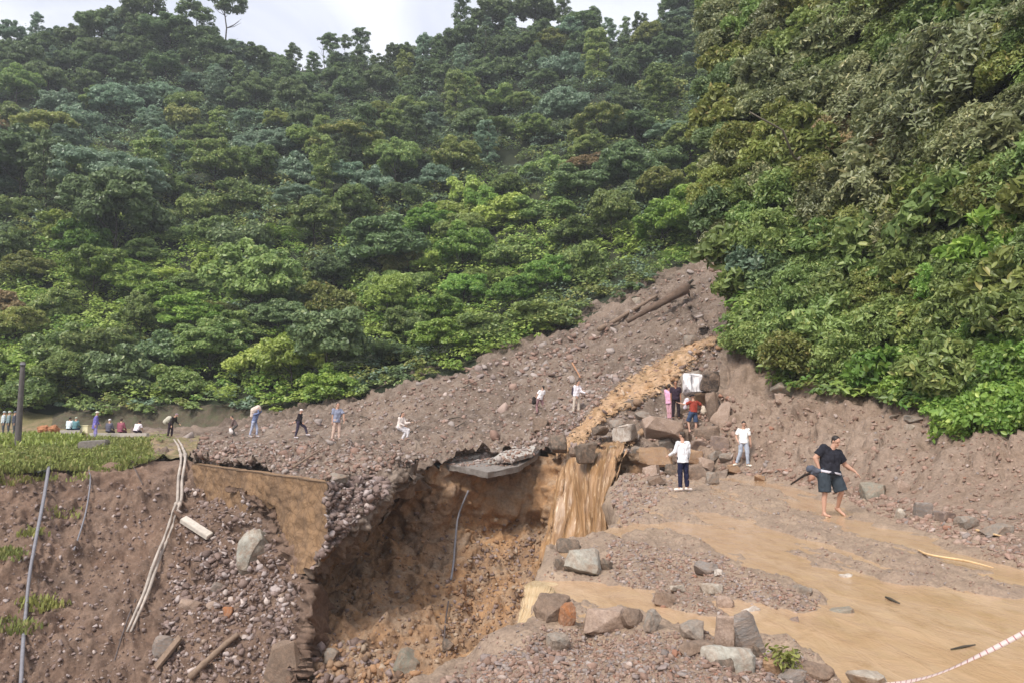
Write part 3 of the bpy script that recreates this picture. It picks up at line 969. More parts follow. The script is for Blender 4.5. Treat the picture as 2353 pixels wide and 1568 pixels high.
# trees that stand out, placed one by one: x, y of the crown's foot, width in px
SPECIAL = [
    (1060, 95, 'tall', 'L_DARK', 62, 'slender pointed dark tree at the top of the skyline knoll'),
    (330, 110, 'tall', 'L_DARK', 125, 'broad dark ragged-topped tree rising above the ridge'),
    (440, 150, 'tall', 'L_DARK', 110, 'tallest dark tree on the ridge with its top out of view'),
    (515, 130, 'open', 'L_DARK', 105, 'dark see-through tree leaning out beside the tallest ridge tree'),
    (235, 105, 'round', 'L_DARK', 105, 'dark rounded tree shoulder to shoulder with the broad ragged ridge tree'),
    (285, 95, 'round', 'L_DARK', 95, 'dark bushy tree just before the broad ragged-topped ridge tree'),
    (385, 120, 'round', 'L_DARK', 120, 'dense dark tree between the two tallest ridge trees'),
    (480, 150, 'round', 'L_DARK', 110, 'dark bushy tree under the see-through ridge tree'),
    (575, 165, 'round', 'L_DARK', 90, 'dark tree closing the ridge beside the sky gap'),
    (1130, 80, 'round', 'L_DARK', 110, 'dark round tree beside the pointed tree on the knoll'),
    (1230, 75, 'round', 'L_DARK', 110, 'dark broad tree on the middle of the skyline knoll'),
    (1340, 90, 'round', 'L_DARK', 90, 'dark tree at the far end of the skyline knoll'),
    (1590, 55, 'round', 'L_DARK', 120, 'dark tree where the ridge meets the near spur'),
    (715, 160, 'open', 'L_DARK', 46, 'thin dark tree with a ragged crown beside the sky gap'),
    (750, 165, 'open', 'L_DARK', 42, 'bare-stemmed tree with a small tufted crown against the sky'),
    (790, 160, 'open', 'L_DARK', 38, 'slim tree with a little round crown standing against the sky'),
    (828, 160, 'tall', 'L_DARK', 50, 'egg-crowned dark tree standing clear of the ridge line'),
    (105, 365, 'spread', 'L_OLIVE', 150, 'olive flat-topped tree on a pale bare stem'),
    (235, 275, 'round', 'L_MID', 96, 'pale green dome tree behind the flat-topped olive tree'),
    (250, 500, 'spread', 'L_BLUE', 260, 'great grey-green spreading tree with layered boughs'),
    (465, 345, 'round', 'L_MID', 86, 'small neat round-headed tree on the upper slope'),
    (255, 600, 'round', 'L_DARK', 230, 'dark green tree under the great spreading tree'),
    (45, 470, 'round', 'L_DARK', 200, 'dark bulky tree beside the great grey-green tree'),
    (620, 575, 'feather', 'L_BRIGHT', 150, 'fresh bluish-green feathery bush in the middle of the slope'),
    (390, 660, 'feather', 'L_LIME', 130, 'bright yellow fern-like bush on the slope ridge'),
    (1200, 450, 'feather', 'L_BLUE', 120, 'pale plume-like bush arching over the bright patch'),
    (800, 385, 'spread', 'L_OLIVE', 170, 'wide olive tree with a golden top in mid slope'),
    (880, 660, 'round', 'L_DARK', 210, 'large dark domed tree in the middle of the slope'),
    (590, 760, 'round', 'L_MID', 190, 'large leafy tree above the bright lower bank'),
    (745, 900, 'round', 'L_DARK', 200, 'dark tree in the hollow at the edge of the slide'),
    (1300, 310, 'round', 'L_BLUE', 110, 'grey-green round tree below the skyline knoll'),
    (1440, 480, 'round', 'L_DARK', 150, 'dark tree above the head of the slide'),
    (1380, 350, 'spread', 'L_OLIVE', 170, 'yellowish spreading tree near the spur'),
    (940, 640, 'bush', 'L_OLIVE', 120, 'olive bush beside the large dark domed tree'),
    (850, 770, 'bush', 'L_LIME', 34, 'small lone yellow-leaved sapling above the slide'),
]
spec_xy = []
for k, (x, y, kd, mt, px, lab) in enumerate(SPECIAL):
    if place_hill(x, y, kd, mt, px, '', 900 + k, label=lab, group=None, name='skyline_tree' if y < 170 else None):
        spec_xy.append((x, y - px * 0.35, px * 0.42))

# the rest: scattered so that neighbours just overlap
GLADES = [(190, 700, 250, 62), (410, 640, 110, 34), (390, 905, 200, 34), (1130, 800, 150, 50), (1190, 565, 120, 46), (630, 575, 90, 40), (840, 560, 130, 30), (90, 800, 120, 40), (1420, 560, 90, 60)]
def in_glade(x, y):
    return any(((x - a) / c) ** 2 + ((y - b) / d) ** 2 < 1 for a, b, c, d in GLADES)
r_ = random.Random(3)
pts_ = []
tries = 0
SKY = [(-400, 62), (-100, 70), (0, 100), (110, 100), (250, 85), (420, 75), (520, 130), (620, 165), (850, 150), (1000, 135), (1080, 90), (1240, 75), (1360, 85), (1420, 105), (1540, 85), (1600, 40), (1720, -40)]
BASE = [(-400, 960), (-100, 960), (0, 958), (200, 946), (380, 937), (560, 937), (640, 945), (700, 945), (900, 905), (1070, 852), (1240, 785), (1400, 705), (1550, 628), (1640, 598), (1720, 580)]
def lin(T, x):
    return float(np.interp(x, [t[0] for t in T], [t[1] for t in T]))
while tries < 60000 and len(pts_) < 270:
    tries += 1
    x = r_.uniform(-50, 1690)
    y = r_.uniform(60, 960)
    ys, yb = lin(SKY, x), lin(BASE, x)
    if y < ys + 4 or y > yb - 14:
        continue
    f = (y - ys) / max(60, yb - ys)
    sp = (30 if f < 0.1 else 39) + 34 * f
    if any((x - a) ** 2 + ((y - b) * 1.15) ** 2 < (sp if True else 0) ** 2 * (0.92 + 0.35 * c) for a, b, c in pts_):
        continue
    if any((x - a) ** 2 + (y - b) ** 2 < c * c for a, b, c in spec_xy):
        continue
    if (in_glade(x, y - 12) or in_glade(x, y - 40) or in_glade(x, y - 66)) and r_.random() < 0.9:
        continue
    pts_.append((x, y, r_.random()))
for k, (x, y, q) in enumerate(pts_):
    ys, yb = lin(SKY, x), lin(BASE, x)
    f = (y - ys) / max(60, yb - ys)
    nz = float(fbm(np.array([[x, y, 0.0]]), 230, 2, seed=31)[0])
    u = r_.random()
    px = (40 + 40 * f) * (1.4 + 0.85 * q)
    if f < 0.16:
        kd = r_.choice(['tall', 'tall', 'round', 'tall', 'round', 'round'])
        mt = 'L_DARK' if u < 0.8 else ('L_BLUE' if u < 0.97 else 'L_OLIVE')
        zone = 'along the skyline ridge'
        px *= {'tall': 0.62, 'open': 0.6}.get(kd, 0.95)
    elif f < 0.5:
        kd = r_.choice(['round', 'round', 'round', 'round', 'bush', 'tall', 'bush', 'spread'])
        px *= {'tall': 0.75}.get(kd, 1.0)
        mt = 'L_BLUE' if u < 0.30 + (0.18 if x < 700 else 0) else 'L_DARK' if u < 0.56 else 'L_MID' if u < 0.9 else 'L_OLIVE' if u < 0.98 else 'L_RUST'  # more blue-grey crowns at upper left: distance haze put into the leaf colour
        zone = 'on the upper wooded slope'
    else:
        kd = r_.choice(['round', 'round', 'bush', 'bush', 'round', 'feather' if r_.random() < 0.35 else 'bush'])
        if nz + 0.25 * (f - 0.5) > 0.16:
            mt = 'L_LIME' if u < 0.5 else 'L_BRIGHT' if u < 0.75 else 'L_MID'
        else:
            mt = 'L_DARK' if u < 0.3 else 'L_MID' if u < 0.78 else 'L_OLIVE' if u < 0.97 else 'L_RUST'
        if x > 1000 and f > 0.8:
            mt = 'L_BRIGHT' if u < 0.6 else 'L_MID'
        zone = 'on the lower slope above the slide and road'
    place_hill(x, y, kd, mt, px, zone, k)

# undergrowth of the far hill: leaf tufts all over the ground between the trees
def undergrowth(name, only, n_img, box, keep, leaf, per, puff, seed, mats, mat_pick, lift=0.15, fold=0.0, aspect=0.55, tall=0.0):
    r = random.Random(seed)
    rn = np.random.default_rng(seed)
    groups = {m_: [] for m_ in mats}
    for k in range(n_img):
        x = r.uniform(box[0], box[2])
        y = r.uniform(box[1], box[3])
        if not keep(x, y):
            continue
        h = hit(x, y, only)
        if h is None:
            continue
        s = puff * (0.6 + 0.8 * r.random()) * (h[0].y / 60.0) ** 0.8
        n = per
        d = ico_points(n, rn)
        d[:, 2] = np.abs(d[:, 2])
        if tall:
            s *= tall * (0.6 + 0.9 * r.random() ** 2)
        C = np.array(h[0]) + np.array(h[1]) * lift + np.array([0, 0, 0.55 * s if tall else 0.0]) + d * s * np.array([1, 1, 0.75]) * (0.5 + 0.6 * rn.random(n))[:, None]
        nr = unit(d * 0.5 + np.array(h[1]) * 0.3 + np.array([0, 0, 0.6]) + rn.normal(size=(n, 3)) * 0.35)
        ct = r.random()
        tone = np.column_stack([np.clip(0.5 * ct + 0.5 * rn.random(n), 0, 1), rn.random(n), rn.random(n)])
        sz = leaf * (h[0].y / 60.0) ** 0.5 * (0.6 + 0.8 * rn.random(n))
        groups[mat_pick(x, y, r)].append(leaves(C, nr, sz, aspect, rn, tone, fold))
    parts, mi = [], []
    mesh_parts = []
    for gi, m_ in enumerate(mats):
        for v_, p_, t_ in groups[m_]:
            mesh_parts.append((v_, p_, t_))
            mi.append(np.full(sum(len(q) for q in p_), gi, np.int32))
    V, polys, T = join(mesh_parts)
    me = mesh_np(name, V, polys, tone=T)
    o = link(name, me)
    for m_ in mats:
        me.materials.append(MATS[m_])
    me.polygons.foreach_set('material_index', np.concatenate(mi))
    o['kind'] = 'stuff'
    return o

def pick_far(x, y, r):
    ys, yb = lin(SKY, x), lin(BASE, x)
    f = (y - ys) / max(60, yb - ys)
    nz = float(fbm(np.array([[x, y, 0.0]]), 230, 2, seed=31)[0])
    if in_glade(x, y):
        return 'L_LIME' if r.random() < 0.7 else 'L_BRIGHT'
    if f < 0.3:
        return 'L_DARK' if r.random() < 0.6 else 'L_BLUE'  # blue-grey share up here also carries haze in the leaf colour
    if f > 0.5 and nz + 0.25 * (f - 0.5) > 0.05:
        return 'L_LIME' if r.random() < 0.5 else 'L_BRIGHT'
    return r.choice(['L_MID', 'L_MID', 'L_DARK', 'L_BLUE', 'L_OLIVE'])
o = undergrowth('hillside_undergrowth', ('hill', 'cut_bank'), 8800, (-330, 60, 1720, 975), lambda x, y: lin(SKY, x) + 2 < y < lin(BASE, x) + 3 + (10 + 8 * math.sin(x * 0.06) if 170 < x < 640 else 0), 0.3, 70, 1.05, 5,
                ['L_DARK', 'L_MID', 'L_LIME', 'L_BRIGHT', 'L_BLUE', 'L_OLIVE'], pick_far, tall=0.75)
tag(o, 'low green undergrowth filling the gaps between the hillside trees', 'undergrowth')
# ------------------------------------------------------------------ shrubs of the near spur on the right
def shrub(seed, n, R, leaf, aspect, per, droop=0.2, squash=0.85, up=0.5, zc=None, fold=0.18, rmin=0.24, rmax=0.4, stems=6, hang=0.0):
    cl = clump_ball(n, R, seed, R * 0.55 if zc is None else zc, squash, rmin, rmax, 0.4, 0.45)
    if hang:
        cl[:, 2] -= hang * np.hypot(cl[:, 0], cl[:, 1])
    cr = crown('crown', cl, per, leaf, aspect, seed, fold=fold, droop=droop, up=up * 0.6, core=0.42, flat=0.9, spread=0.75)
    r = np.random.default_rng(seed + 1)
    parts = []
    for k in range(stems):
        c = cl[r.integers(len(cl))]
        s = np.array([r.normal() * 0.12, r.normal() * 0.12, -0.5])
        m_ = np.array([c[0] * 0.35, c[1] * 0.35, c[2] * 0.6])
        parts.append(tube([s, m_, c[:3]], [0.045 * R, 0.03 * R, 0.012 * R], 6))
    V, polys, T = join(parts)
    return cr, mesh_np('stem', V, polys)

def bough(seed, n=26, L=2.6, leaf=0.28):
    """Long boughs arching outwards and down, leaves set along them."""
    r = np.random.default_rng(seed)
    parts, st = [], []
    for k in range(n):
        a = r.random() * 6.283
        l = L * (0.6 + 0.6 * r.random())
        t = np.linspace(0, 1, 26)
        ax = np.array([math.cos(a), math.sin(a), 0])
        side = np.array([-ax[1], ax[0], 0])
        rise = 0.5 + 0.7 * r.random()
        pts = ax * (l * t)[:, None] + np.array([0, 0, 1.0]) * (0.9 + l * (rise * t - 0.95 * t * t))[:, None] + side * (0.15 * np.sin(3 * t + k))[:, None]
        st.append(tube(pts[::5], np.linspace(0.035, 0.008, len(pts[::5])), 5))
        for rep in range(7):
            C = pts[3:] + r.normal(size=(23, 3)) * np.array([0.16, 0.16, 0.1]) + side * r.choice([-1, 1]) * 0.12
            nr = unit(np.tile([0, 0, 0.8], (23, 1)) + ax * 0.35 + r.normal(size=(23, 3)) * 0.45)
            tone = np.column_stack([np.clip(0.3 + 0.7 * r.random(23), 0, 1), r.random(23), r.random(23)])
            parts.append(leaves(C, nr, leaf * (0.6 + 0.7 * r.random(23)), 0.4, r, tone, 0.15, 0.6))
    V, polys, T = join(parts)
    V2, p2, T2 = join(st)
    return mesh_np('crown', V, polys, tone=T), mesh_np('stem', V2, p2)

SHRUBS = {
    'broad': [shrub(700 + k, 24, 1.4, 0.50, 0.48, 34, 0.5) for k in range(3)],
    'leafy': [shrub(720 + k, 34, 1.4, 0.32, 0.48, 66, 0.35) for k in range(4)],
    'fine': [shrub(740 + k, 38, 1.4, 0.21, 0.5, 120, 0.25) for k in range(3)],
    'bough': [bough(760 + k) for k in range(3)],
    'creeper': [shrub(780 + k, 36, 1.5, 0.26, 0.6, 92, 0.1, 0.5, 0.8, 0.25) for k in range(2)],
}
for v in SHRUBS.values():
    for c_, t_ in v:
        c_.materials.append(L_MID)
        t_.materials.append(BARK_DARK)
SHRUB_HALF = {'broad': 1.75, 'leafy': 1.8, 'fine': 1.8, 'bough': 2.3, 'creeper': 1.9}
SHRUB_WORD = {'broad': ('broadleaf_shrub', 'broad-leaved shrub'), 'leafy': ('leafy_shrub', 'leafy shrub'), 'fine': ('small_leaved_shrub', 'small-leaved shrub'),
              'bough': ('arching_shrub', 'arching drooping shrub'), 'creeper': ('creeper_mound', 'mat of creeper')}

def place_shrub(x, y, kind, mat, px, seed, zone, label=None, group=None, lift=0.0):
    h = hit(x, y, ('right_bank',))
    if h is None:
        return
    d = h[0].y
    s = px * d / F / 2 / SHRUB_HALF[kind]
    me_c, me_s = SHRUBS[kind][seed % len(SHRUBS[kind])]
    r = random.Random(seed)
    nm, w = SHRUB_WORD[kind]
    # shrubs on a steep face grow outwards as well as up
    nrm = (Vector(h[1]) if Vector(h[1]).dot(Vector(EYE) - h[0]) > 0 else -Vector(h[1]))
    axis = (nrm * 0.55 + Vector((0, 0, 0.75))).normalized()
    root = empty(nm, h[0] + nrm * lift * s, 0, s)
    q = axis.to_track_quat('Z', 'Y') @ Quaternion((0, 0, 1), r.random() * 6.283)
    root.rotation_euler = q.to_euler()
    tag(root, label or f'{WORDS[mat]} {w} {zone}', 'bush', group or f'{WORDS[mat]} {w}s {zone}')
    for part, me in (('stem', me_s), ('crown', me_c)):
        o = bpy.data.objects.new(part, me)
        COL.objects.link(o)
        o.parent = root
        o.material_slots[0].link = 'OBJECT'
        o.material_slots[0].material = MATS[mat] if part == 'crown' else BARK_DARK

SPUR_L = [(-80, 1690), (100, 1672), (300, 1650), (450, 1645), (600, 1660), (700, 1668), (780, 1672), (860, 1735), (1000, 1780)]
SPUR_B = [(1600, 770), (1660, 800), (1700, 810), (1740, 850), (1800, 880), (1900, 905), (2050, 925), (2130, 945), (2200, 968), (2352, 985), (2450, 1000)]
r_ = random.Random(11)
pts_ = []
tries = 0
while tries < 30000 and len(pts_) < 230:
    tries += 1
    x = r_.uniform(1600, 2440)
    y = r_.uniform(-40, 985)
    if x < lin(SPUR_L, y) or y > lin(SPUR_B, x) - 10:
        continue
    if 2195 < x < 2360 and 185 < y < 300:
        continue
    sp = 43 + 0.018 * (x - 1600) + 8 * y / 900
    if any((x - a) ** 2 + (y - b) ** 2 < (sp * (0.9 + 0.3 * c)) ** 2 for a, b, c in pts_):
        continue
    pts_.append((x, y, r_.random()))
for k, (x, y, q) in enumerate(pts_):
    u = r_.random()
    fx = (x - 1640) / 700
    px = (96 + 34 * fx) * (1.0 + 0.75 * q)
    nz = float(fbm(np.array([[x, y, 5.0]]), 190, 2, seed=77)[0])
    if x > 2080 and y > 800:
        kd, mt, zone = ('creeper' if u < 0.6 else 'leafy'), 'L_BRIGHT' if r_.random() < 0.7 else 'L_MID', 'at the foot of the spur beside the bank'
    elif y > 560:
        kd = 'leafy' if u < 0.4 else 'broad' if u < 0.7 else 'fine'
        v = r_.random()
        mt = 'L_BRIGHT' if v + 0.5 * nz < 0.2 + 0.25 * fx else 'L_MID' if v < 0.78 else 'L_DARK' if v < 0.82 else 'L_OLIVE'
        zone = 'on the lower face of the near spur'
    elif x > 1880:
        kd = 'bough' if u < 0.42 else 'leafy' if u < 0.7 else 'broad' if u < 0.82 else 'fine'
        v = r_.random()
        mt = 'L_PALE' if v + 0.5 * nz < 0.42 else 'L_OLIVE' if v < 0.66 else 'L_MID' if v < 0.94 else 'L_RUST'
        zone = 'high on the near spur'
    else:
        kd = 'fine' if u < 0.45 else 'leafy' if u < 0.8 else 'bough'
        v = r_.random()
        mt = 'L_OLIVE' if v + 0.5 * nz < 0.3 else 'L_MID' if v < 0.72 else 'L_PALE' if v < 0.88 else 'L_DARK'
        zone = 'on the outer shoulder of the near spur'
    place_shrub(x, y, kd, mt, px, k, zone)
for k, (x, y, kd, mt, px, lab) in enumerate([
    (2190, 560, 'broad', 'L_MID', 210, 'tall plant with rosettes of large dark leaves below the dark hollow'),
    (2270, 150, 'bough', 'L_PALE', 320, 'big pale drooping boughs overhanging the dark hollow'),
    (2120, 330, 'bough', 'L_PALE', 270, 'silvery weeping shrub beside the dark hollow'),
    (2020, 470, 'bough', 'L_PALE', 260, 'dull silvery shrub with sweeping branches in mid spur'),
    (1735, 640, 'broad', 'L_BLUE', 130, 'grey-green large-leaved sprig above the slide edge'),
    (2300, 640, 'broad', 'L_BRIGHT', 200, 'bright broad-leaved sapling beside the creeper'),
]):
    place_shrub(x, y, kd, mt, px, 50 + k, '', lab, None, 0.4)

# leaves matting the face of the spur between the shrubs
def keep_spur(x, y):
    return x > lin(SPUR_L, y) - 12 and y < lin(SPUR_B, x) + 8 + 6 * math.sin(x * 0.09) and not (2200 < x < 2360 and 190 < y < 295)
def pick_spur(x, y, r):
    if x > 2060 and y > 780:
        return 'L_BRIGHT' if r.random() < 0.7 else 'L_LIME'
    return r.choice(['L_LIME', 'L_MID', 'L_OLIVE', 'L_MID', 'L_BRIGHT' if y > 500 else 'L_PALE'])
o = undergrowth('spur_undergrowth', ('right_bank',), 4200, (1590, -60, 2460, 1010), keep_spur, 0.36, 30, 0.75, 8,
                ['L_DARK', 'L_MID', 'L_OLIVE', 'L_LIME', 'L_BRIGHT', 'L_PALE'], pick_spur, 0.25, 0.15, 0.55)
tag(o, 'tangled leafy undergrowth matting the near spur between the shrubs', 'undergrowth')

# a bare branch reaching across the spur
h0, h1, h2 = hit(1850, 345), hit(1790, 285), hit(1722, 262)
if h0 and h1 and h2:
    out_ = Vector((-0.5, -1.6, 0.6))
    pts = [Vector(P(1812, 338, 36)), Vector(P(1798, 300, 35.6)), Vector(P(1765, 282, 35.4)), Vector(P(1722, 258, 35.2))]
    pts.insert(0, Vector(h0[0]))
    V, polys, T = tube(curve([list(v) for v in pts], 14), np.linspace(0.10, 0.03, 14), 7)
    o = link('bare_branch', mesh_np('bare_branch', V, polys), BARK)
    tag(o, 'thin bare branch bent across the leaves of the near spur', 'branch')

# ------------------------------------------------------------------ grass of the verge
def grass(name, region, n, blade, seed, mat, label, only, zfix=None):
    r = random.Random(seed)
    rn = np.random.default_rng(seed)
    C, S_ = [], []
    while len(C) < n:
        x = r.uniform(region[0], region[2])
        y = r.uniform(region[1], region[3])
        h = hit(x, y, only)
        if h is None:
            n -= 1
            continue
        C.append(h[0])
        S_.append(h[0].y)
    C = np.array([list(c) for c in C])
    m_ = len(C)
    per = 7
    C = np.repeat(C, per, axis=0) + rn.normal(size=(m_ * per, 3)) * np.array([0.16, 0.16, 0.0])
    k = len(C)
    a = rn.random(k) * 6.283
    lean = np.column_stack([np.cos(a), np.sin(a), np.zeros(k)]) * (0.2 + 0.5 * rn.random(k))[:, None]
    L = blade * (0.5 + 0.9 * rn.random(k))
    tip = C + (lean + [0, 0, 1]) * L[:, None]
    mid = C + (lean * 0.35 + [0, 0, 0.6]) * L[:, None]
    s = np.column_stack([-np.sin(a), np.cos(a), np.zeros(k)]) * (L * 0.16)[:, None]
    V = np.stack([C - s, C + s, mid + s, tip, mid - s], axis=1).reshape(-1, 3)
    i = np.arange(k)[:, None] * 5
    polys = [i + np.array([0, 1, 2, 4])[None], i + np.array([4, 2, 3])[None]]
    pt = np.repeat(rn.random(m_), per)
    tone = np.repeat(np.column_stack([np.clip(0.6 * pt + 0.4 * rn.random(k), 0, 1), rn.random(k), rn.random(k)]), 5, axis=0)
    o = link(name, mesh_np(name, V, polys, tone=tone), mat)
    tag(o, label, 'grass', kind='stuff')
    return o
L_GRASS = leaf_mat('leaf_grass', srgb(116, 124, 66), srgb(160, 162, 96), srgb(176, 158, 112), 0.6, 0.35, 0.2)
grass('verge_grass', (-120, 1008, 340, 1088), 4200, 0.2, 4, L_GRASS, 'yellow-green grass covering the verge above the eroded slope', ('verge_ground',))
grass('road_edge_grass', (-120, 1002, 190, 1030), 420, 0.34, 14, L_LIME, 'taller weeds along the edge of the far road', ('verge_ground',))
o = undergrowth('verge_weeds', ('verge_ground',), 330, (-120, 1000, 380, 1092), lambda x, y: x < 300 or y > 1050 or math.sin(x * 0.3) > 0.4, 0.15, 34, 0.42, 18,
                ['L_LIME', 'L_MID', 'L_OLIVE'], lambda x, y, r: r.choice(['L_LIME', 'L_LIME', 'L_MID', 'L_OLIVE']), 0.05)
tag(o, 'leafy yellow-green weeds spread unevenly over the verge', 'weeds')
# turf and weeds hanging on the eroded slope
for k, (x, y, w, n) in enumerate([(10, 1275, 36, 90), (75, 1225, 22, 40), (95, 1390, 40, 80), (30, 1440, 50, 50), (20, 1095, 60, 90), (140, 1085, 60, 60), (150, 1180, 30, 16)]):
    grass('turf_clump', (x - w, y - w * 0.35, x + w, y + w * 0.35), int(n * 0.7), 0.2, 40 + k, L_GRASS,
          ['bright turf clod hanging at the picture edge of the eroded slope', 'small turf tuft beside the hanging grey cable', 'weedy ledge with pale roots halfway down the slope',
           'thin weeds under the weedy ledge', 'turf lip drooping over the eroded slope by the edge', 'turf lip drooping beside the two thin cables', 'sprig of weeds on bare earth beside the thin cable'][k],
          ('eroded_slope', 'verge_ground'))
# ------------------------------------------------------------------ loose stone: angular hulls
def hull(pts):
    bm = bmesh.new()
    vs = [bm.verts.new(p) for p in pts]
    r = bmesh.ops.convex_hull(bm, input=vs)
    for v in [v for v in bm.verts if not v.link_faces]:
        bm.verts.remove(v)
    return bm

def hull_np(seed, n=15, box=0.6, dims=(1, 1, 1)):
    r = np.random.default_rng(seed)
    u = unit(r.normal(size=(n, 3)))
    u = np.sign(u) * np.abs(u) ** box
    u = u * (0.85 + 0.3 * r.random((n, 1))) * np.array(dims)
    bm = hull(u.tolist())
    bmesh.ops.triangulate(bm, faces=bm.faces[:])
    bm.verts.index_update()
    V = np.array([v.co[:] for v in bm.verts])
    Fc = np.array([[v.index for v in f.verts] for f in bm.faces])
    bm.free()
    return V, Fc

PROTO = [hull_np(s, 14, 0.6, d) for s, d in enumerate([(1, .8, .7), (1, .9, .45), (1, .6, .5), (1, .8, .3), (.9, .9, .8), (1, .7, .6), (1, .5, .35), (.9, .8, .55), (1, .85, .65), (1, .6, .25)])]

def rubble(name, regions, only, palette, seed, label, sink=0.35, keep=None, flat=0.3):
    """regions: (polygon in frame pixels, count, smallest px, largest px)."""
    r = random.Random(seed)
    rn = np.random.default_rng(seed)
    Vs, Fs, Ts = [], [], []
    off = 0
    wts = np.array([p_[1] for p_ in palette], float)
    wts /= wts.sum()
    cols = np.array([p_[0][:3] for p_ in palette])
    for poly, n, lo, hi_ in regions:
        xs = [q[0] for q in poly]
        ys = [q[1] for q in poly]
        made = tries = 0
        while made < n and tries < n * 4:
            tries += 1
            x, y = r.uniform(min(xs), max(xs)), r.uniform(min(ys), max(ys))
            inside = False
            j = len(poly) - 1
            for i in range(len(poly)):
                if (ys[i] > y) != (ys[j] > y) and x < (xs[j] - xs[i]) * (y - ys[i]) / (ys[j] - ys[i]) + xs[i]:
                    inside = not inside
                j = i
            if not inside:
                continue
            h = hit(x, y)
            if h is None or h[2] not in only:
                continue
            if keep and not keep(h[0], r):
                continue
            q = lo + (hi_ - lo) * r.random() ** 3.2
            s = q * h[0].y / F * 0.5
            v, f = PROTO[r.randrange(len(PROTO))]
            nz = Vector(h[1])
            if nz.z < 0:
                nz = -nz
            nz = (nz + Vector((r.gauss(0, flat), r.gauss(0, flat), 0.6))).normalized()
            M = np.array((nz.to_track_quat('Z', 'Y') @ Quaternion((0, 0, 1), r.random() * 6.283)).to_matrix())
            vv = (v * s * np.array([1, 0.8 + 0.4 * r.random(), 0.8 + 0.4 * r.random()])) @ M.T + np.array(h[0]) + np.array(nz) * s * (0.45 - sink)
            Vs.append(vv)
            Fs.append(f + off)
            off += len(vv)
            c = cols[rn.choice(len(cols), p=wts)] * (0.84 + 0.3 * r.random())
            Ts.append(np.tile([c], (len(vv), 1)))
            made += 1
    me = mesh_np(name, np.concatenate(Vs), [np.concatenate(Fs)], tone=np.clip(np.concatenate(Ts), 0, 1))
    o = link(name, me, RUBBLE_MAT)
    tag(o, label, 'rubble', kind='stuff')
    return o

RUBBLE_MAT = stone('rubble_stone', srgb(120, 110, 100), srgb(140, 130, 120), srgb(90, 84, 80), 9.0, True, 0.75)
BROWN = [(srgb(138, 111, 98), 5), (srgb(153, 127, 114), 4), (srgb(169, 147, 136), 2), (srgb(118, 96, 85), 2), (srgb(153, 140, 133), 1.0), (srgb(180, 162, 153), 0.4)]
GREY = [(srgb(147, 131, 125), 4), (srgb(162, 149, 142), 2.4), (srgb(129, 111, 103), 3), (srgb(180, 166, 160), 0.7), (srgb(149, 125, 111), 3)]
SLATE = [(srgb(131, 111, 103), 4), (srgb(149, 131, 125), 3), (srgb(169, 155, 151), 1.6), (srgb(114, 96, 89), 3), (srgb(193, 177, 169), 0.6), (srgb(150, 130, 116), 0.3)]
OCHRE = [(srgb(146, 119, 96), 4), (srgb(158, 122, 92), 4), (srgb(140, 111, 89), 3), (srgb(169, 149, 129), 1.5), (srgb(118, 96, 81), 2)]
PINK = [(srgb(154, 126, 112), 5), (srgb(164, 140, 126), 3), (srgb(138, 112, 98), 4), (srgb(178, 160, 150), 0.8), (srgb(138, 126, 120), 1.2), (srgb(158, 116, 96), 0.5)]

slide_poly = [(420, 1005), (700, 955), (1070, 860), (1400, 715), (1550, 632), (1650, 610), (1660, 800), (1640, 950), (1560, 1060), (1480, 1050), (1290, 1030), (1010, 1058), (880, 1080), (745, 1100), (460, 1060)]
rubble('slide_rubble', [
    (slide_poly, 6500, 2.5, 11),
    (slide_poly, 130, 14, 34),
    ([(900, 900), (1240, 790), (1400, 720), (1420, 800), (1300, 900), (1000, 900)], 260, 6, 24),
    ([(1290, 900), (1560, 800), (1640, 800), (1400, 950), (1320, 1010), (1200, 1030)], 1100, 4, 16),
    ([(430, 1012), (900, 1014), (1000, 1050), (880, 1085), (745, 1104), (600, 1082), (460, 1062)], 1200, 4, 16)],
    ('landslide', 'road_fill'), BROWN + GREY[:2], 1, 'loose stones and clods strewn over the landslide')
rubble('fill_rubble', [([(742, 1104), (890, 1090), (890, 1130), (830, 1190), (715, 1310), (752, 1230)], 1100, 5, 24)], ('road_fill', 'landslide'), SLATE, 2,
       'dark stony fill spilling from under the broken road', 0.25)
rubble('slope_rubble', [
    ([(420, 1120), (560, 1130), (700, 1350), (660, 1568), (330, 1568), (390, 1300)], 2600, 4, 20),
    ([(0, 1110), (400, 1100), (380, 1300), (300, 1568), (0, 1568)], 1300, 3, 13),
    ([(480, 1240), (690, 1350), (660, 1450), (430, 1420)], 500, 6, 24)],
    ('eroded_slope',), SLATE, 3, 'dark slaty scree lying on the eroded slope', 0.3)
rubble('ravine_rubble', [
    ([(720, 1330), (1000, 1150), (1250, 1200), (1250, 1400), (1180, 1568), (680, 1568)], 1500, 3, 13),
    ([(680, 1450), (860, 1480), (1000, 1568), (640, 1568)], 420, 6, 30),
    ([(1100, 1250), (1240, 1230), (1240, 1380), (1000, 1520), (1020, 1400)], 700, 4, 14)],
    ('ravine',), OCHRE + SLATE[:2], 4, 'stones and clods caught on the floor and walls of the washed-out ravine', 0.3)
rubble('bank_rubble', [
    ([(1690, 900), (1800, 900), (2140, 960), (2352, 1010), (2352, 1280), (2050, 1190), (1850, 1110), (1650, 1080), (1640, 960)], 1700, 3, 14),
    ([(1640, 1075), (1850, 1075), (2050, 1140), (2352, 1190), (2352, 1300), (2050, 1195), (1850, 1115)], 1100, 4, 24),
    ([(1560, 940), (1680, 900), (1700, 1060), (1560, 1080)], 300, 5, 22)],
    ('right_bank', 'landslide', 'road'), PINK, 5, 'pinkish stones scattered over the earth bank beside the road')

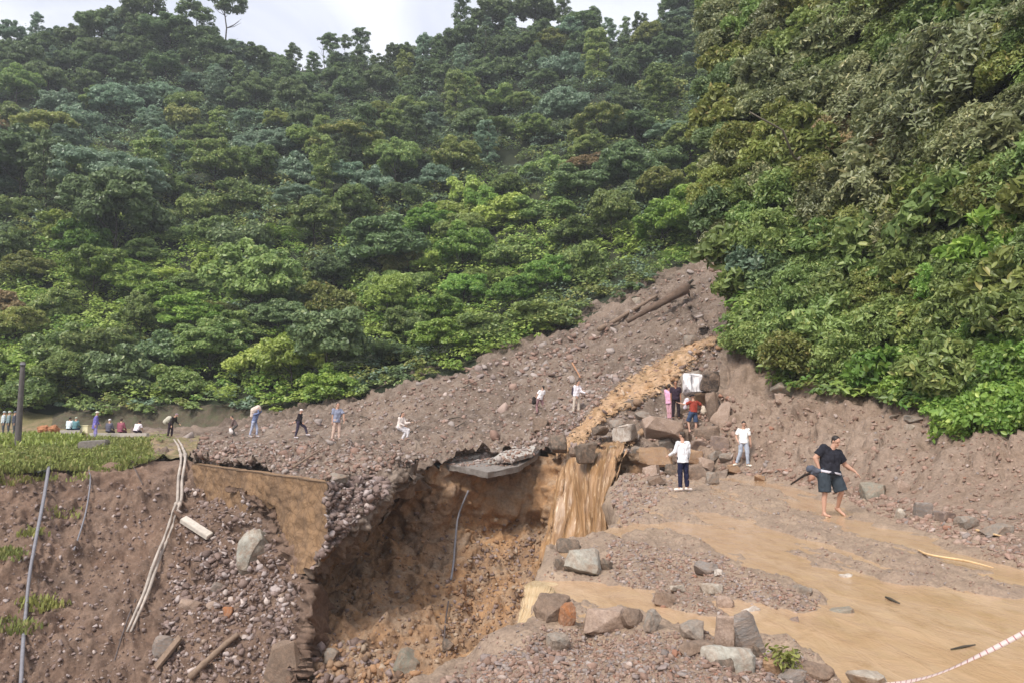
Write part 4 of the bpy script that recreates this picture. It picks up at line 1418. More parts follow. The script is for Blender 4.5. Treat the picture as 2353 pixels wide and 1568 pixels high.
def above_water(p, r):
    return p.z > 0.014 or r.random() < 0.10
rubble('road_gravel', [
    ([(1400, 1130), (1640, 1090), (2352, 1300), (2352, 1568), (1000, 1568), (1240, 1330), (1290, 1250)], 3200, 2.5, 9),
    ([(1400, 1235), (1650, 1275), (1900, 1390), (1640, 1480), (1450, 1380), (1390, 1300)], 3000, 2.5, 13),
    ([(1180, 1490), (1500, 1470), (1850, 1510), (1900, 1568), (1060, 1568)], 3600, 3, 15),
    ([(1180, 1490), (1240, 1440), (1560, 1450), (1640, 1500), (1500, 1500)], 900, 3, 14),
    ([(1000, 1568), (1170, 1480), (1300, 1490), (1260, 1568)], 420, 5, 26),
    ([(1260, 1490), (1840, 1500), (1860, 1568), (1260, 1568)], 300, 7, 30),
    ([(1400, 1130), (1450, 1075), (1560, 1090), (1540, 1130), (1420, 1230)], 700, 3, 16)],
    ('road',), PINK + GREY[:2], 6, 'wet gravel and small stones lying on the flooded road', 0.3, above_water)

# ------------------------------------------------------------------ rocks one could point to
R_PALE = stone('rock_pale', srgb(190, 180, 166), srgb(170, 162, 149), srgb(145, 138, 127), 5)
R_GREY = stone('rock_grey', srgb(146, 139, 130), srgb(125, 119, 112), srgb(162, 153, 142), 6)
R_DARK = stone('rock_dark', srgb(92, 85, 77), srgb(77, 72, 66), srgb(108, 101, 91), 6)
R_BLUE = stone('rock_blue', srgb(142, 136, 132), srgb(122, 117, 114), srgb(155, 148, 141), 5, streak=(1, 1, 4))
R_PINK = stone('rock_pink', srgb(172, 150, 136), srgb(150, 130, 117), srgb(187, 167, 153), 5)
R_BROWN = stone('rock_brown', srgb(122, 105, 92), srgb(102, 87, 77), srgb(140, 123, 108), 5)
R_TAN = stone('rock_tan', srgb(168, 136, 104), srgb(148, 114, 84), srgb(132, 104, 82), 5)
R_RUST = stone('rock_rust', srgb(176, 112, 66), srgb(146, 92, 56), srgb(120, 82, 60), 7)
R_GREEN = stone('rock_green', srgb(145, 142, 129), srgb(126, 124, 113), srgb(163, 157, 143), 6)
R_WHITE = stone('rock_white', srgb(216, 208, 198), srgb(198, 188, 178), srgb(176, 164, 154), 6)
R_TEAL = stone('rock_teal', srgb(125, 129, 117), srgb(142, 137, 125), srgb(108, 112, 103), 6)
R_PURP = stone('rock_purple', srgb(137, 121, 114), srgb(120, 105, 100), srgb(156, 140, 131), 6)

R_LIGHT = stone('rock_light', srgb(176, 174, 164), srgb(156, 154, 144), srgb(136, 132, 124), 3.2)

def rock_mesh(name, seed, w, dp, h, box=0.55, n=17, bev=0.02, rough=0.06):
    r = np.random.default_rng(seed)
    n = 44 if box >= 0.7 else n
    u = unit(r.normal(size=(n, 3)))
    u = np.sign(u) * np.abs(u) ** box
    u = u / np.abs(u).max(axis=0) * np.array([w, dp, h]) * 0.5
    bm = hull(u.tolist())
    m_ = min(w, dp, h)
    bmesh.ops.dissolve_limit(bm, angle_limit=0.2, verts=bm.verts[:], edges=bm.edges[:])
    bmesh.ops.bevel(bm, geom=bm.edges[:], offset=bev * m_, segments=2, profile=0.6, affect='EDGES', clamp_overlap=True)
    bmesh.ops.triangulate(bm, faces=bm.faces[:])
    for k in range(3):
        lim = max(w, dp, h) / (6, 11, 18)[k]
        es = [e for e in bm.edges if e.calc_length() > lim]
        if es:
            bmesh.ops.subdivide_edges(bm, edges=es, cuts=1, use_grid_fill=False)
            bmesh.ops.triangulate(bm, faces=[f for f in bm.faces if len(f.verts) > 3])
    bm.normal_update()
    co = np.array([v.co[:] for v in bm.verts]) + seed * 3.1
    dsp = fbm(co, m_ * 0.7, 3, seed=seed) * rough * m_ + (np.abs(fbm(co * [1, 1, 2.2], m_ * 0.3, 3, seed=seed + 5)) - 0.4) * rough * 0.45 * m_
    for v, q in zip(bm.verts, dsp):
        v.co += v.normal * float(q)
    me = bpy.data.meshes.new(name)
    bm.to_mesh(me)
    bm.free()
    me.polygons.foreach_set('use_smooth', np.ones(len(me.polygons), bool))
    me.set_sharp_from_angle(angle=math.radians(38))
    return me

ROCKS = [
    # x, y of the base, width px, height px, depth ratio, material, box, roll deg, name, label
    (1343, 1318, 92, 62, 1.0, R_LIGHT, 0.42, -4, 'boulder', 'pale squared boulder perched on the brink beside the waterfall'),
    (1306, 1272, 62, 40, 0.8, R_DARK, 0.5, 8, 'boulder', 'dark grey slab wedged behind the pale squared boulder on the brink'),
    (1286, 1308, 30, 30, 0.9, R_DARK, 0.6, 0, 'rock', 'small dark rock in front of the pale squared boulder'),
    (1392, 1308, 36, 26, 0.9, R_DARK, 0.6, 10, 'rock', 'dark stone tucked against the end of the pale squared boulder'),
    (1272, 1425, 84, 66, 1.0, R_BROWN, 0.6, 0, 'boulder', 'grey-brown rounded boulder parting the cream-coloured spill'),
    (1303, 1432, 42, 54, 0.8, R_RUST, 0.7, 6, 'rock', 'rust-orange rock leaning on the grey-brown boulder'),
    (1388, 1450, 116, 60, 0.8, R_PINK, 0.5, -6, 'boulder', 'pinkish flat-topped boulder with a dark undercut front'),
    (1454, 1440, 56, 48, 0.8, R_BROWN, 0.55, 12, 'rock', 'dark jagged rock against the pinkish flat-topped boulder'),
    (1500, 1448, 40, 56, 0.7, R_GREY, 0.6, 24, 'rock', 'grey blade of rock behind the dark jagged rock'),
    (1600, 1475, 68, 52, 0.9, R_GREY, 0.5, -4, 'rock', 'grey angular rock in the shallow pool'),
    (1668, 1496, 52, 104, 0.5, R_PINK, 0.45, 6, 'slab', 'upright reddish slab beside the bluish slab'),
    (1722, 1500, 66, 112, 0.45, R_BLUE, 0.42, -14, 'slab', 'tilted bluish-grey layered slab standing in the stones'),
    (1726, 1424, 62, 34, 0.8, R_WHITE, 0.6, -16, 'rock', 'white lump of stone behind the bluish-grey slab'),
    (1818, 1462, 58, 52, 0.9, R_PURP, 0.45, 4, 'rock', 'purplish square block standing in muddy water'),
    (1930, 1434, 90, 42, 0.9, R_GREEN, 0.6, -10, 'rock', 'pale greenish flat rock with water curling round it'),
    (1626, 1318, 64, 30, 0.8, R_BLUE, 0.55, 3, 'rock', 'flat bluish-grey stone on the gravel bar'),
    (1652, 1322, 20, 18, 0.9, R_WHITE, 0.6, 0, 'stone', 'little white stone against the flat bluish-grey stone'),
    (1683, 1580, 150, 100, 0.9, R_LIGHT, 0.5, 3, 'boulder', 'large pale boulder cut by the bottom of the picture'),
    (1668, 1590, 86, 84, 0.6, R_DARK, 0.65, 0, 'boulder', 'dark round rock in front of the large pale boulder'),
    (1606, 1503, 86, 30, 0.8, R_BROWN, 0.5, -4, 'rock', 'low dark red-brown rock between the pool and the gravel mound'),
    (1744, 1508, 36, 30, 0.9, R_DARK, 0.6, 0, 'rock', 'small dark greenish rock at the foot of the bluish-grey slab'),
    (1950, 1336, 46, 20, 0.9, R_WHITE, 0.7, 0, 'stone', 'white stone on the gravel spit between two channels'),
    (1846, 1364, 52, 24, 0.9, R_GREY, 0.6, 5, 'rock', 'grey stone at the tip of the gravel bar'),
    (1668, 1405, 46, 40, 0.8, R_PINK, 0.7, 0, 'rock', 'pale pink rounded rock at the edge of the pool'),
    (1640, 1362, 60, 24, 0.9, R_PALE, 0.6, 4, 'rock', 'pale flat rock behind the pale pink rounded rock'),
    (1530, 1390, 56, 34, 0.9, R_BROWN, 0.6, 18, 'rock', 'brown broken rock at the head of the pool'),
    (1560, 1360, 46, 16, 0.8, R_PALE, 0.6, -3, 'rock', 'thin pale flake lying on the gravel bar'),
    (1280, 1492, 62, 40, 0.9, R_GREY, 0.7, 0, 'rock', 'smooth grey rock half buried in the pink gravel mound'),
    (1880, 1562, 100, 40, 0.8, R_BROWN, 0.5, 4, 'rock', 'dark purplish-brown rock at the bottom beside the weeds'),
    (2000, 1572, 96, 30, 0.8, R_PALE, 0.6, 0, 'rock', 'pale broken rock where the barrier tape meets the stones'),
    (1780, 1546, 50, 34, 0.9, R_TAN, 0.55, 0, 'rock', 'yellowish rock beside the weed tuft'),
    (1830, 1575, 70, 34, 0.8, R_BLUE, 0.45, -24, 'rock', 'slate-grey tilted flake in front of the weed tuft'),
    (1990, 1398, 20, 12, 0.9, R_TAN, 0.6, 0, 'stone', 'small tan stone in the wide muddy flow'),
    (1712, 1462, 24, 20, 0.9, R_BROWN, 0.6, 0, 'stone', 'small brown stone standing in water near the purplish block'),
    (2012, 1144, 64, 44, 0.9, R_GREEN, 0.55, 5, 'boulder', 'greenish-grey boulder at the foot of the bank behind the man in black'),
    (1958, 1136, 34, 22, 0.9, R_PINK, 0.6, 0, 'rock', 'pinkish-white block just behind the man in black'),
    (2078, 1128, 32, 30, 0.8, R_PINK, 0.55, 20, 'rock', 'pale pink wedge of rock on the foot of the bank'),
    (2126, 1187, 46, 40, 0.9, R_BLUE, 0.5, 0, 'boulder', 'blue-grey blocky boulder in the stone heap by the road'),
    (2074, 1190, 34, 26, 0.9, R_PALE, 0.6, 0, 'rock', 'pale rock beside the blue-grey blocky boulder'),
    (2178, 1196, 50, 32, 0.9, R_PURP, 0.6, 0, 'rock', 'purplish-grey rock next to the blue-grey blocky boulder'),
    (2230, 1214, 52, 34, 0.9, R_GREY, 0.6, 12, 'rock', 'streaked grey rock farther along the stone heap by the road'),
    (2302, 1226, 74, 28, 0.9, R_GREY, 0.6, -6, 'rock', 'low broad grey rock at the end of the stone heap by the road'),
    (1748, 1104, 30, 18, 0.9, R_TAN, 0.6, 0, 'rock', 'tan stone at the water edge beneath the person in white trousers'),
    (1808, 908, 60, 40, 0.9, R_GREEN, 0.55, -14, 'boulder', 'grey-green boulder on the bank top under the shrubs'),
    (1793, 924, 26, 26, 0.9, R_PINK, 0.5, 0, 'rock', 'pinkish block propping the grey-green boulder'),
    (2060, 962, 36, 14, 0.9, R_GREY, 0.6, -5, 'rock', 'flat grey stone at the top of the bank'),
    (2105, 968, 48, 22, 0.9, R_GREY, 0.6, 8, 'rock', 'dark flat stones edge on the bank below the creeper'),
    (2095, 985, 30, 14, 0.9, R_PALE, 0.6, 0, 'rock', 'pale small stone below the flat stones on the bank top'),
    (1440, 1008, 72, 34, 0.9, R_WHITE, 0.5, -12, 'boulder', 'white slab beside the muddy stream at the head of the fall'),
    (1524, 1002, 92, 46, 0.9, R_PINK, 0.5, 8, 'boulder', 'broad pinkish boulder in front of the person in the dark shirt'),
    (1508, 1066, 92, 42, 0.8, R_TAN, 0.5, -4, 'boulder', 'long tan boulder behind the boy in the white shirt'),
    (1284, 1034, 48, 36, 0.9, R_DARK, 0.65, 0, 'boulder', 'dark rounded boulder on the lip of the waterfall'),
    (1356, 1056, 72, 46, 0.9, R_DARK, 0.55, -6, 'boulder', 'dark grey boulder in the middle of the stream above the fall'),
    (1380, 998, 42, 22, 0.9, R_DARK, 0.6, 0, 'rock', 'dark stone in the stream upstream of the grey boulder'),
    (1418, 980, 36, 20, 0.9, R_GREY, 0.6, 0, 'rock', 'grey stone between the stream and the white slab'),
    (1660, 975, 44, 62, 0.8, R_PINK, 0.5, 14, 'boulder', 'tall reddish-brown boulder beside the climbing person'),
    (1640, 960, 34, 66, 0.6, R_BROWN, 0.5, -6, 'boulder', 'narrow dark brown rock behind the tall reddish-brown boulder'),
    (1632, 1008, 74, 34, 0.9, R_BROWN, 0.55, 0, 'boulder', 'wide brown boulder below the climbing person'),
    (1612, 1036, 56, 26, 0.9, R_PURP, 0.55, 6, 'rock', 'grey-purple rock under the wide brown boulder'),
    (1636, 1112, 34, 32, 0.9, R_GREY, 0.45, 0, 'rock', 'grey cube-like stone where the water meets the rocks'),
    (1512, 1112, 52, 24, 0.9, R_BROWN, 0.55, -5, 'rock', 'dark brown rock at the edge of the road beside the boy'),
    (1596, 1064, 46, 36, 0.9, R_TAN, 0.5, 10, 'rock', 'tan broken rock to one side of the boy in white'),
    (1646, 1060, 40, 28, 0.9, R_GREY, 0.55, 0, 'rock', 'grey rock above the cube-like stone'),
    (1570, 960, 36, 30, 0.9, R_DARK, 0.6, 0, 'rock', 'dark pointed rock in front of the climbing person'),
    (1600, 896, 72, 52, 0.8, R_GREY, 0.5, -6, 'boulder', 'grey boulder above the heads of the climbing party'),
    (1585, 792, 44, 26, 0.9, R_GREY, 0.6, 0, 'rock', 'grey rock at the top bend of the muddy stream'),
    (1462, 698, 26, 18, 0.9, R_PALE, 0.6, 0, 'rock', 'pale rock above the fallen tree trunk on the slide'),
    (1240, 985, 40, 36, 0.8, R_BROWN, 0.55, 10, 'rock', 'brown clod-like boulder above the broken road slabs'),
    (1416, 1046, 46, 26, 0.9, R_GREY, 0.5, -12, 'rock', 'grey wedge of rock in the lip of the fall'),
    (1320, 1046, 30, 20, 0.9, R_BROWN, 0.6, 6, 'rock', 'small brown rock splitting the top of the fall'),
    (1470, 1050, 54, 32, 0.9, R_GREY, 0.5, 6, 'rock', 'grey slabby rock between the fall and the long tan boulder'),
    (1498, 1092, 48, 26, 0.9, R_PINK, 0.5, -8, 'rock', 'pinkish angular rock below the long tan boulder'),
    (1548, 1090, 40, 26, 0.9, R_DARK, 0.55, 5, 'rock', 'dark rock just in front of the boy in white'),
    (1604, 1100, 50, 34, 0.9, R_BROWN, 0.5, -12, 'boulder', 'brown slanting boulder beside the legs of the boy in white'),
    (1622, 1080, 44, 30, 0.9, R_PINK, 0.5, 12, 'rock', 'pink-grey slab of rock above the cube-like stone by the water'),
    (1672, 1064, 42, 26, 0.9, R_GREY, 0.5, -6, 'rock', 'grey rock between the boulders and the person in pale jeans'),
    (1690, 1086, 40, 22, 0.9, R_TAN, 0.55, 4, 'rock', 'low tan rock at the feet of the person in pale jeans'),
    (1570, 1020, 66, 40, 0.9, R_BROWN, 0.5, 10, 'boulder', 'brown boulder behind the head of the boy in white'),
    (1532, 1030, 44, 24, 0.9, R_GREY, 0.5, -10, 'rock', 'grey flake on top of the long tan boulder'),
    (1480, 962, 50, 26, 0.9, R_GREY, 0.5, 8, 'rock', 'grey rock uphill of the broad pinkish boulder'),
    (1450, 936, 44, 24, 0.9, R_DARK, 0.55, -8, 'rock', 'dark rock on the stream bank under the people in the gully'),
    (1656, 1030, 50, 30, 0.9, R_PURP, 0.5, 6, 'boulder', 'purple-grey boulder below the wide brown boulder'),
    (1612, 925, 40, 30, 0.9, R_TAN, 0.5, 0, 'rock', 'tan rock beneath the black boulder'),
    (575, 1304, 88, 104, 0.8, R_LIGHT, 0.9, 6, 'boulder', 'big pale grey-green rounded boulder embedded in the scree'),
    (556, 1214, 80, 28, 0.7, R_LIGHT, 0.5, -2, 'slab', 'flat grey slab resting above the big pale boulder'),
    (370, 1506, 62, 52, 0.8, R_BLUE, 0.75, 0, 'boulder', 'rounded blue-grey boulder low on the scree'),
    (500, 1358, 40, 26, 0.8, R_BLUE, 0.55, 14, 'rock', 'grey angular rock under the big pale boulder'),
    (430, 1400, 60, 24, 0.8, R_PINK, 0.55, 10, 'rock', 'pale pinkish flake lying on the scree beside the pipes'),
    (520, 1416, 28, 26, 0.8, R_RUST, 0.6, 0, 'rock', 'small orange stone in the dark scree'),
    (645, 1566, 88, 112, 0.4, R_BROWN, 0.5, 18, 'slab', 'large smooth brown slab at the edge of the ravine'),
    (935, 1545, 74, 54, 0.8, R_TEAL, 0.6, 22, 'boulder', 'blue-green boulder at the bottom of the ravine'),
    (760, 1520, 38, 34, 0.8, R_GREY, 0.6, 0, 'rock', 'grey stone low in the ravine'),
    (1030, 1495, 30, 30, 0.8, R_DARK, 0.55, 0, 'rock', 'dark rock beside the brown flow in the ravine'),
    (770, 1108, 58, 26, 0.8, R_GREY, 0.5, 8, 'slab', 'grey slab lying at the corner of the retaining wall'),
]
NEAR = {'dark rounded boulder on the lip of the waterfall': 33.2, 'dark grey boulder in the middle of the stream above the fall': 31.0,
        'white slab beside the muddy stream at the head of the fall': 33.6, 'dark stone in the stream upstream of the grey boulder': 34.0,
        'long tan boulder behind the boy in the white shirt': 30.6, 'broad pinkish boulder in front of the person in the dark shirt': 32.0,
        'grey wedge of rock in the lip of the fall': 31.4, 'small brown rock splitting the top of the fall': 32.4}
for k, (x, y, w, h, dr, mt, box, roll, nm, lab) in enumerate(ROCKS):
    q = hit(x, min(y, 1566))
    if q is None:
        print('NOHIT', lab)
        continue
    d = q[0].y
    if y > 1566:
        d = P(x, y, z=0.05)[1]
    W, H = 0.88 * w * d / F, 0.88 * h * d / F
    me = rock_mesh(nm, 1000 + k, W, W * dr, H * 1.25, box)
    me.materials.append(mt)
    o = bpy.data.objects.new(nm, me)
    COL.objects.link(o)
    base = q[0] if y <= 1566 else Vector(P(x, y, z=0.05))
    if lab in NEAR:
        base = Vector(P(x, y, NEAR[lab]))
    o.location = (base.x, base.y + W * dr * 0.35, base.z + H * (0.42 if 1480 < x < 1700 and y < 1120 or lab in NEAR else 0.32))
    o.rotation_euler = (math.radians(-4), math.radians(roll), math.radians((k * 37) % 50 - 25) if box > 0.5 else math.radians((k * 17) % 24 - 12))
    tag(o, lab, 'rock')
# ------------------------------------------------------------------ retaining wall under the broken road
def thick_grid(name, S, off, mat, noises=()):
    nv, nu, _ = S.shape
    N = grid_normals(S).reshape(-1, 3)
    p = S.reshape(-1, 3)
    d = np.zeros(len(p))
    for k, (typ, scale, amp) in enumerate(noises):
        q = fbm(p, scale, 3, seed=70 + k)
        d += (np.abs(q) * 1.6 - 0.5 if typ == 'b' else q) * amp
    front = p + N * d[:, None]
    back = front + np.asarray(off)
    n = nu * nv
    gf = grid_faces(nu, nv)
    b = np.concatenate([np.arange(nu), np.arange(1, nv) * nu + nu - 1, (nv - 1) * nu + np.arange(nu - 2, -1, -1), np.arange(nv - 2, 0, -1) * nu])
    c = np.roll(b, -1)
    side = np.stack([b, c, c + n, b + n], 1)
    me = mesh_np(name, np.concatenate([front, back]), [np.concatenate([gf, gf[:, ::-1] + n, side])])
    return link(name, me, mat)

m, nt, b, out = nodes('wall_masonry')
v = coords(nt)
n1 = noise_node(nt, v, 0.9, 5, 0.65, 0.5)
n2 = noise_node(nt, v, 5.0, 6, 0.7)
vo = nt.nodes.new('ShaderNodeTexVoronoi')
vo.feature = 'DISTANCE_TO_EDGE'
vo.inputs['Scale'].default_value = 2.6
nt.links.new(v, vo.inputs['Vector'])
col = mixc(nt, ramp(nt, n1, [(0.38, (0, 0, 0)), (0.62, (1, 1, 1))]), srgb(150, 118, 86), srgb(126, 100, 76))
col = mixc(nt, ramp(nt, n2, [(0.55, (0, 0, 0)), (0.75, (1, 1, 1))]), col, srgb(164, 134, 102))
col = mixc(nt, 1.0, col, ramp(nt, vo.outputs['Distance'], [(0.0, (0.66, 0.62, 0.6)), (0.06, (0.98, 0.98, 0.98)), (0.4, (1.08, 1.08, 1.08))]), 'MULTIPLY')
nt.links.new(col, b.inputs['Base Color'])
b.inputs['Roughness'].default_value = 0.9
bump(nt, b, n2, 1.0, 0.08)
WALL_M = m
S = surface([[P(440, 1064, 36.4), P(600, 1086, 29.6), P(747, 1108, 25.5)], [P(450, 1150, 36.2), P(610, 1190, 29.4), P(755, 1235, 25.3)], [P(460, 1270, 35.6), P(600, 1320, 29.2), P(712, 1316, 25.7)]], 90, 50)
o = thick_grid('retaining_wall', S, (0.25, 0.45, 0), WALL_M, [('n', 1.4, 0.10), ('b', 0.45, 0.07), ('b', 0.2, 0.03)])
tag(o, 'ochre stone retaining wall exposed under the broken far road', 'wall')

# ------------------------------------------------------------------ broken slabs of the road hanging over the ravine
CONC = plain('old_concrete', srgb(168, 160, 152), 0.85, 7.0, 0.22)
CONC_DARK = plain('wet_asphalt', srgb(128, 120, 114), 0.6, 7.0, 0.3)
CONC_PALE = plain('pale_concrete', srgb(206, 196, 184), 0.85, 7.0, 0.15)

def slab(name, poly, thick, mat, label, seed=1):
    top = np.array([P(x, y, d) for x, y, d in poly])
    c = top.mean(0)
    n = np.zeros(3)
    for k in range(len(top)):
        n += np.cross(top[k] - c, top[(k + 1) % len(top)] - c)
    n = n / np.linalg.norm(n)
    if n[2] < 0:
        n = -n
    bm = bmesh.new()
    a = [bm.verts.new(p_) for p_ in top]
    q = [bm.verts.new(p_ - n * thick) for p_ in top]
    bm.faces.new(a)
    bm.faces.new(q[::-1])
    for k in range(len(a)):
        j = (k + 1) % len(a)
        bm.faces.new([a[k], q[k], q[j], a[j]])
    bmesh.ops.triangulate(bm, faces=bm.faces[:])
    bmesh.ops.recalc_face_normals(bm, faces=bm.faces[:])
    for k in range(3):
        bmesh.ops.subdivide_edges(bm, edges=[e for e in bm.edges if e.calc_length() > 0.22], cuts=1)
        bmesh.ops.triangulate(bm, faces=bm.faces[:])
    bm.normal_update()
    co = np.array([v.co[:] for v in bm.verts])
    w = fbm(co, 0.5, 3, seed=seed) * 0.05
    for v_, s_ in zip(bm.verts, w):
        v_.co += v_.normal * float(s_)
    me = bpy.data.meshes.new(name)
    bm.to_mesh(me)
    bm.free()
    o = link(name, me, mat)
    tag(o, label, 'slab')
    return o

slab('road_slab', [(1000, 1054, 34.6), (1060, 1046, 36.0), (1150, 1040, 36.4), (1242, 1030, 36.8), (1226, 1050, 35.4), (1190, 1070, 33.6), (1120, 1084, 32.4), (1070, 1072, 33.0), (1030, 1068, 33.6)], 0.24, CONC_DARK,
     'dark broken slab of road jutting over the ravine', 3)
slab('road_slab', [(1120, 1056, 33.8), (1160, 1034, 35.6), (1232, 1020, 36.4), (1222, 1040, 35.0), (1176, 1052, 33.6)], 0.16, CONC, 'pale broken slab lying on top of the dark road slab', 5)
slab('road_slab', [(1010, 1046, 35.2), (1090, 1034, 36.6), (1180, 1024, 37.6), (1196, 1030, 36.8), (1100, 1044, 35.4), (1030, 1056, 34.4)], 0.14, CONC, 'grey strip of broken paving behind the dark road slab', 7)
slab('road_slab', [(880, 1048, 33), (930, 1040, 34), (985, 1044, 34), (940, 1056, 32), (890, 1060, 31.4)], 0.16, EARTH_SLIDE, 'earth-covered slab at the lip left of the road slabs', 9)

dg_ = bpy.context.evaluated_depsgraph_get()
dg_.update()
for o_ in [o_ for o_ in bpy.data.objects if o_.name.startswith('road_slab')]:
    TERRAIN[o_.name] = BVHTree.FromObject(o_, dg_)
rubble('slab_rubble', [([(880, 1036), (1000, 1036), (1130, 1028), (1240, 1018), (1230, 1050), (1180, 1070), (1060, 1070), (900, 1062)], 420, 3, 15)],
       [n_ for n_ in TERRAIN if n_.startswith('road_slab')], BROWN + GREY, 12, 'small stones and earth lying on the broken road slabs', 0.3)
for n_ in [n_ for n_ in TERRAIN if n_.startswith('road_slab')]:
    del TERRAIN[n_]

# ------------------------------------------------------------------ muddy stream, waterfall and spills
STREAM = mud_water('stream_water', srgb(180, 143, 106), srgb(154, 120, 88), srgb(192, 158, 120), (9, 46, 1), 0.3, True, 1.0, srgb(216, 190, 156), holes=0.40)
FALL = mud_water('fall_water', srgb(160, 122, 84), srgb(120, 90, 62), srgb(176, 138, 98), (11, 5.5, 1), 0.35, True, 1.2, srgb(212, 184, 150), holes=0.33)
SPILL = mud_water('spill_water', srgb(196, 166, 126), srgb(208, 182, 144), srgb(184, 152, 114), (9, 3, 1), 0.25, True, 0.7, srgb(218, 200, 168), holes=0.33)

def ribbon(name, line, nu, nv, mat, only, lift=0.12, smooth=3, label=None):
    pts = np.array([[a, b, w] for a, b, w in line], float)
    c = curve(pts, nv)
    t = np.gradient(c[:, :2], axis=0)
    t = unit(t)
    nrm = np.column_stack([-t[:, 1], t[:, 0]])
    nrm = np.column_stack([np.ones(len(t)), np.zeros(len(t))]) * 0.75 + nrm * 0.25 * np.sign(nrm[:, :1] + 1e-9)
    S = np.zeros((nv, nu, 3))
    for i in range(nv):
        wob = 1 + 0.25 * math.sin(i * 0.7) * math.sin(i * 0.23)
        for j, f in enumerate(np.linspace(-0.5, 0.5, nu)):
            q = c[i, :2] + nrm[i] * f * c[i, 2] * wob
            h = hit(q[0], q[1], only)
            S[i, j] = np.array(h[0]) if h else (S[i, j - 1] if j else S[i - 1, j])
    for k in range(smooth):
        for ax in (0, 1):
            A = np.moveaxis(S, ax, 0)
            A[1:-1] = (A[:-2] + 2 * A[1:-1] + A[2:]) / 4
    N = grid_normals(S)
    e_ = np.linspace(-1, 1, nu)
    prof = lift * (1 - 1.7 * np.abs(e_) ** 5)
    p = S + N * prof[None, :, None]
    f = p.reshape(-1, 3)
    f = f + N.reshape(-1, 3) * ((np.abs(fbm(f, 0.7, 3, seed=91)) - 0.3) * 0.08)[:, None]
    u, v_ = np.meshgrid(np.linspace(0, 1, nu), np.linspace(0, 1, nv))
    me = mesh_np(name, f, [grid_faces(nu, nv)], uv=np.stack([u.ravel(), v_.ravel()], 1))
    o = link(name, me, mat, smooth=True)
    o['kind'] = 'structure'
    return o

ribbon('muddy_stream', [(1690, 772, 40), (1640, 784, 50), (1600, 800, 56), (1560, 828, 96), (1520, 860, 128), (1480, 886, 134), (1440, 912, 116), (1400, 940, 84), (1362, 968, 62), (1335, 998, 64), (1318, 1022, 80), (1300, 1040, 90)],
       40, 200, STREAM, ('landslide',), 0.16)
ribbon('muddy_stream_branch', [(1510, 975, 16), (1480, 992, 22), (1455, 1006, 30), (1425, 1020, 56), (1400, 1030, 76), (1390, 1040, 90)], 14, 50, STREAM, ('landslide', 'ravine'), 0.16)

rows = [
    [P(1262, 1034, 35.4), P(1300, 1030, 35.0), P(1340, 1034, 33.6), P(1390, 1028, 32.6), P(1452, 1016, 31.6)],
    [P(1264, 1046, 34.6), P(1304, 1046, 33.9), P(1342, 1052, 32.2), P(1392, 1050, 31.0), P(1458, 1042, 29.4)],
    [P(1260, 1085, 34.0), P(1304, 1085, 33.0), P(1342, 1090, 31.4), P(1386, 1090, 30.2), P(1448, 1086, 28.4)],
    [P(1250, 1150, 33.4), P(1298, 1152, 32.4), P(1338, 1155, 31.0), P(1376, 1156, 29.6), P(1432, 1150, 27.6)],
    [P(1238, 1230, 32.6), P(1288, 1232, 31.6), P(1330, 1235, 30.4), P(1370, 1236, 29.0), P(1430, 1232, 27.0)],
    [P(1222, 1320, 31.2), P(1276, 1322, 30.2), P(1322, 1326, 29.2), P(1362, 1330, 28.0), P(1420, 1330, 26.0)],
    [P(1180, 1400, 28.7), P(1236, 1405, 28.1), P(1290, 1410, 27.3), P(1340, 1415, 26.3), P(1380, 1420, 25.2)],
    [P(1050, 1492, 25.7), P(1120, 1500, 25.3), P(1200, 1505, 25.0), P(1270, 1510, 24.3), P(1330, 1520, 23.5)],
    [P(900, 1600, 23.0), P(980, 1610, 23.0), P(1070, 1620, 22.8), P(1160, 1630, 22.2), P(1240, 1640, 21.6)],
    [P(780, 1800, 19.5), P(880, 1810, 19.5), P(980, 1820, 19.5), P(1080, 1830, 19), P(1180, 1840, 18.6)],
]
S = surface(rows, 110, 190)
nv, nu, _ = S.shape
u, v_ = np.meshgrid(np.linspace(0, 1, nu), np.linspace(0, 1, nv))
q = np.column_stack([u.ravel() * 15 + v_.ravel() * 5 + 1.2 * np.sin(v_.ravel() * 9), v_.ravel() * 6.0, np.zeros(nu * nv)])
N = grid_normals(S).reshape(-1, 3)
f = S.reshape(-1, 3) + N * (np.abs(fbm(q, 1.0, 4, seed=12)) * 0.15 + fbm(q * [0.3, 0.9, 1], 1.0, 3, seed=15) * 0.3 + fbm(q * [3, 2.5, 1], 1.0, 2, seed=17) * 0.05)[:, None]
o = link('waterfall', mesh_np('waterfall', f, [grid_faces(nu, nv)], uv=np.stack([u.ravel(), v_.ravel()], 1)), FALL, smooth=True)
o['kind'] = 'structure'

def sheet(name, centre, widths, mat, nu=16, nv=60, seed=3, amp=0.02):
    c = curve([list(p_) for p_ in centre], nv)
    w = np.interp(np.linspace(0, 1, nv), np.linspace(0, 1, len(widths)), widths)
    t = unit(np.gradient(c, axis=0))
    side = unit(np.cross(t, np.array([0.15, -0.2, 1.0])))
    f = np.linspace(-0.5, 0.5, nu)
    S = c[:, None] + side[:, None] * (f[None, :] * w[:, None])[:, :, None]
    S[:, :, 2] -= (np.abs(f * 2) ** 4 * 0.07)[None, :]
    q = S.reshape(-1, 3)
    q = q + grid_normals(S).reshape(-1, 3) * (fbm(q, 0.15, 3, seed=seed) * amp)[:, None]
    u, v_ = np.meshgrid(np.linspace(0, 1, nu), np.linspace(0, 1, nv))
    o = link(name, mesh_np(name, q, [grid_faces(nu, nv)], uv=np.stack([u.ravel(), v_.ravel()], 1)), mat, smooth=True)
    o['kind'] = 'structure'
    return o
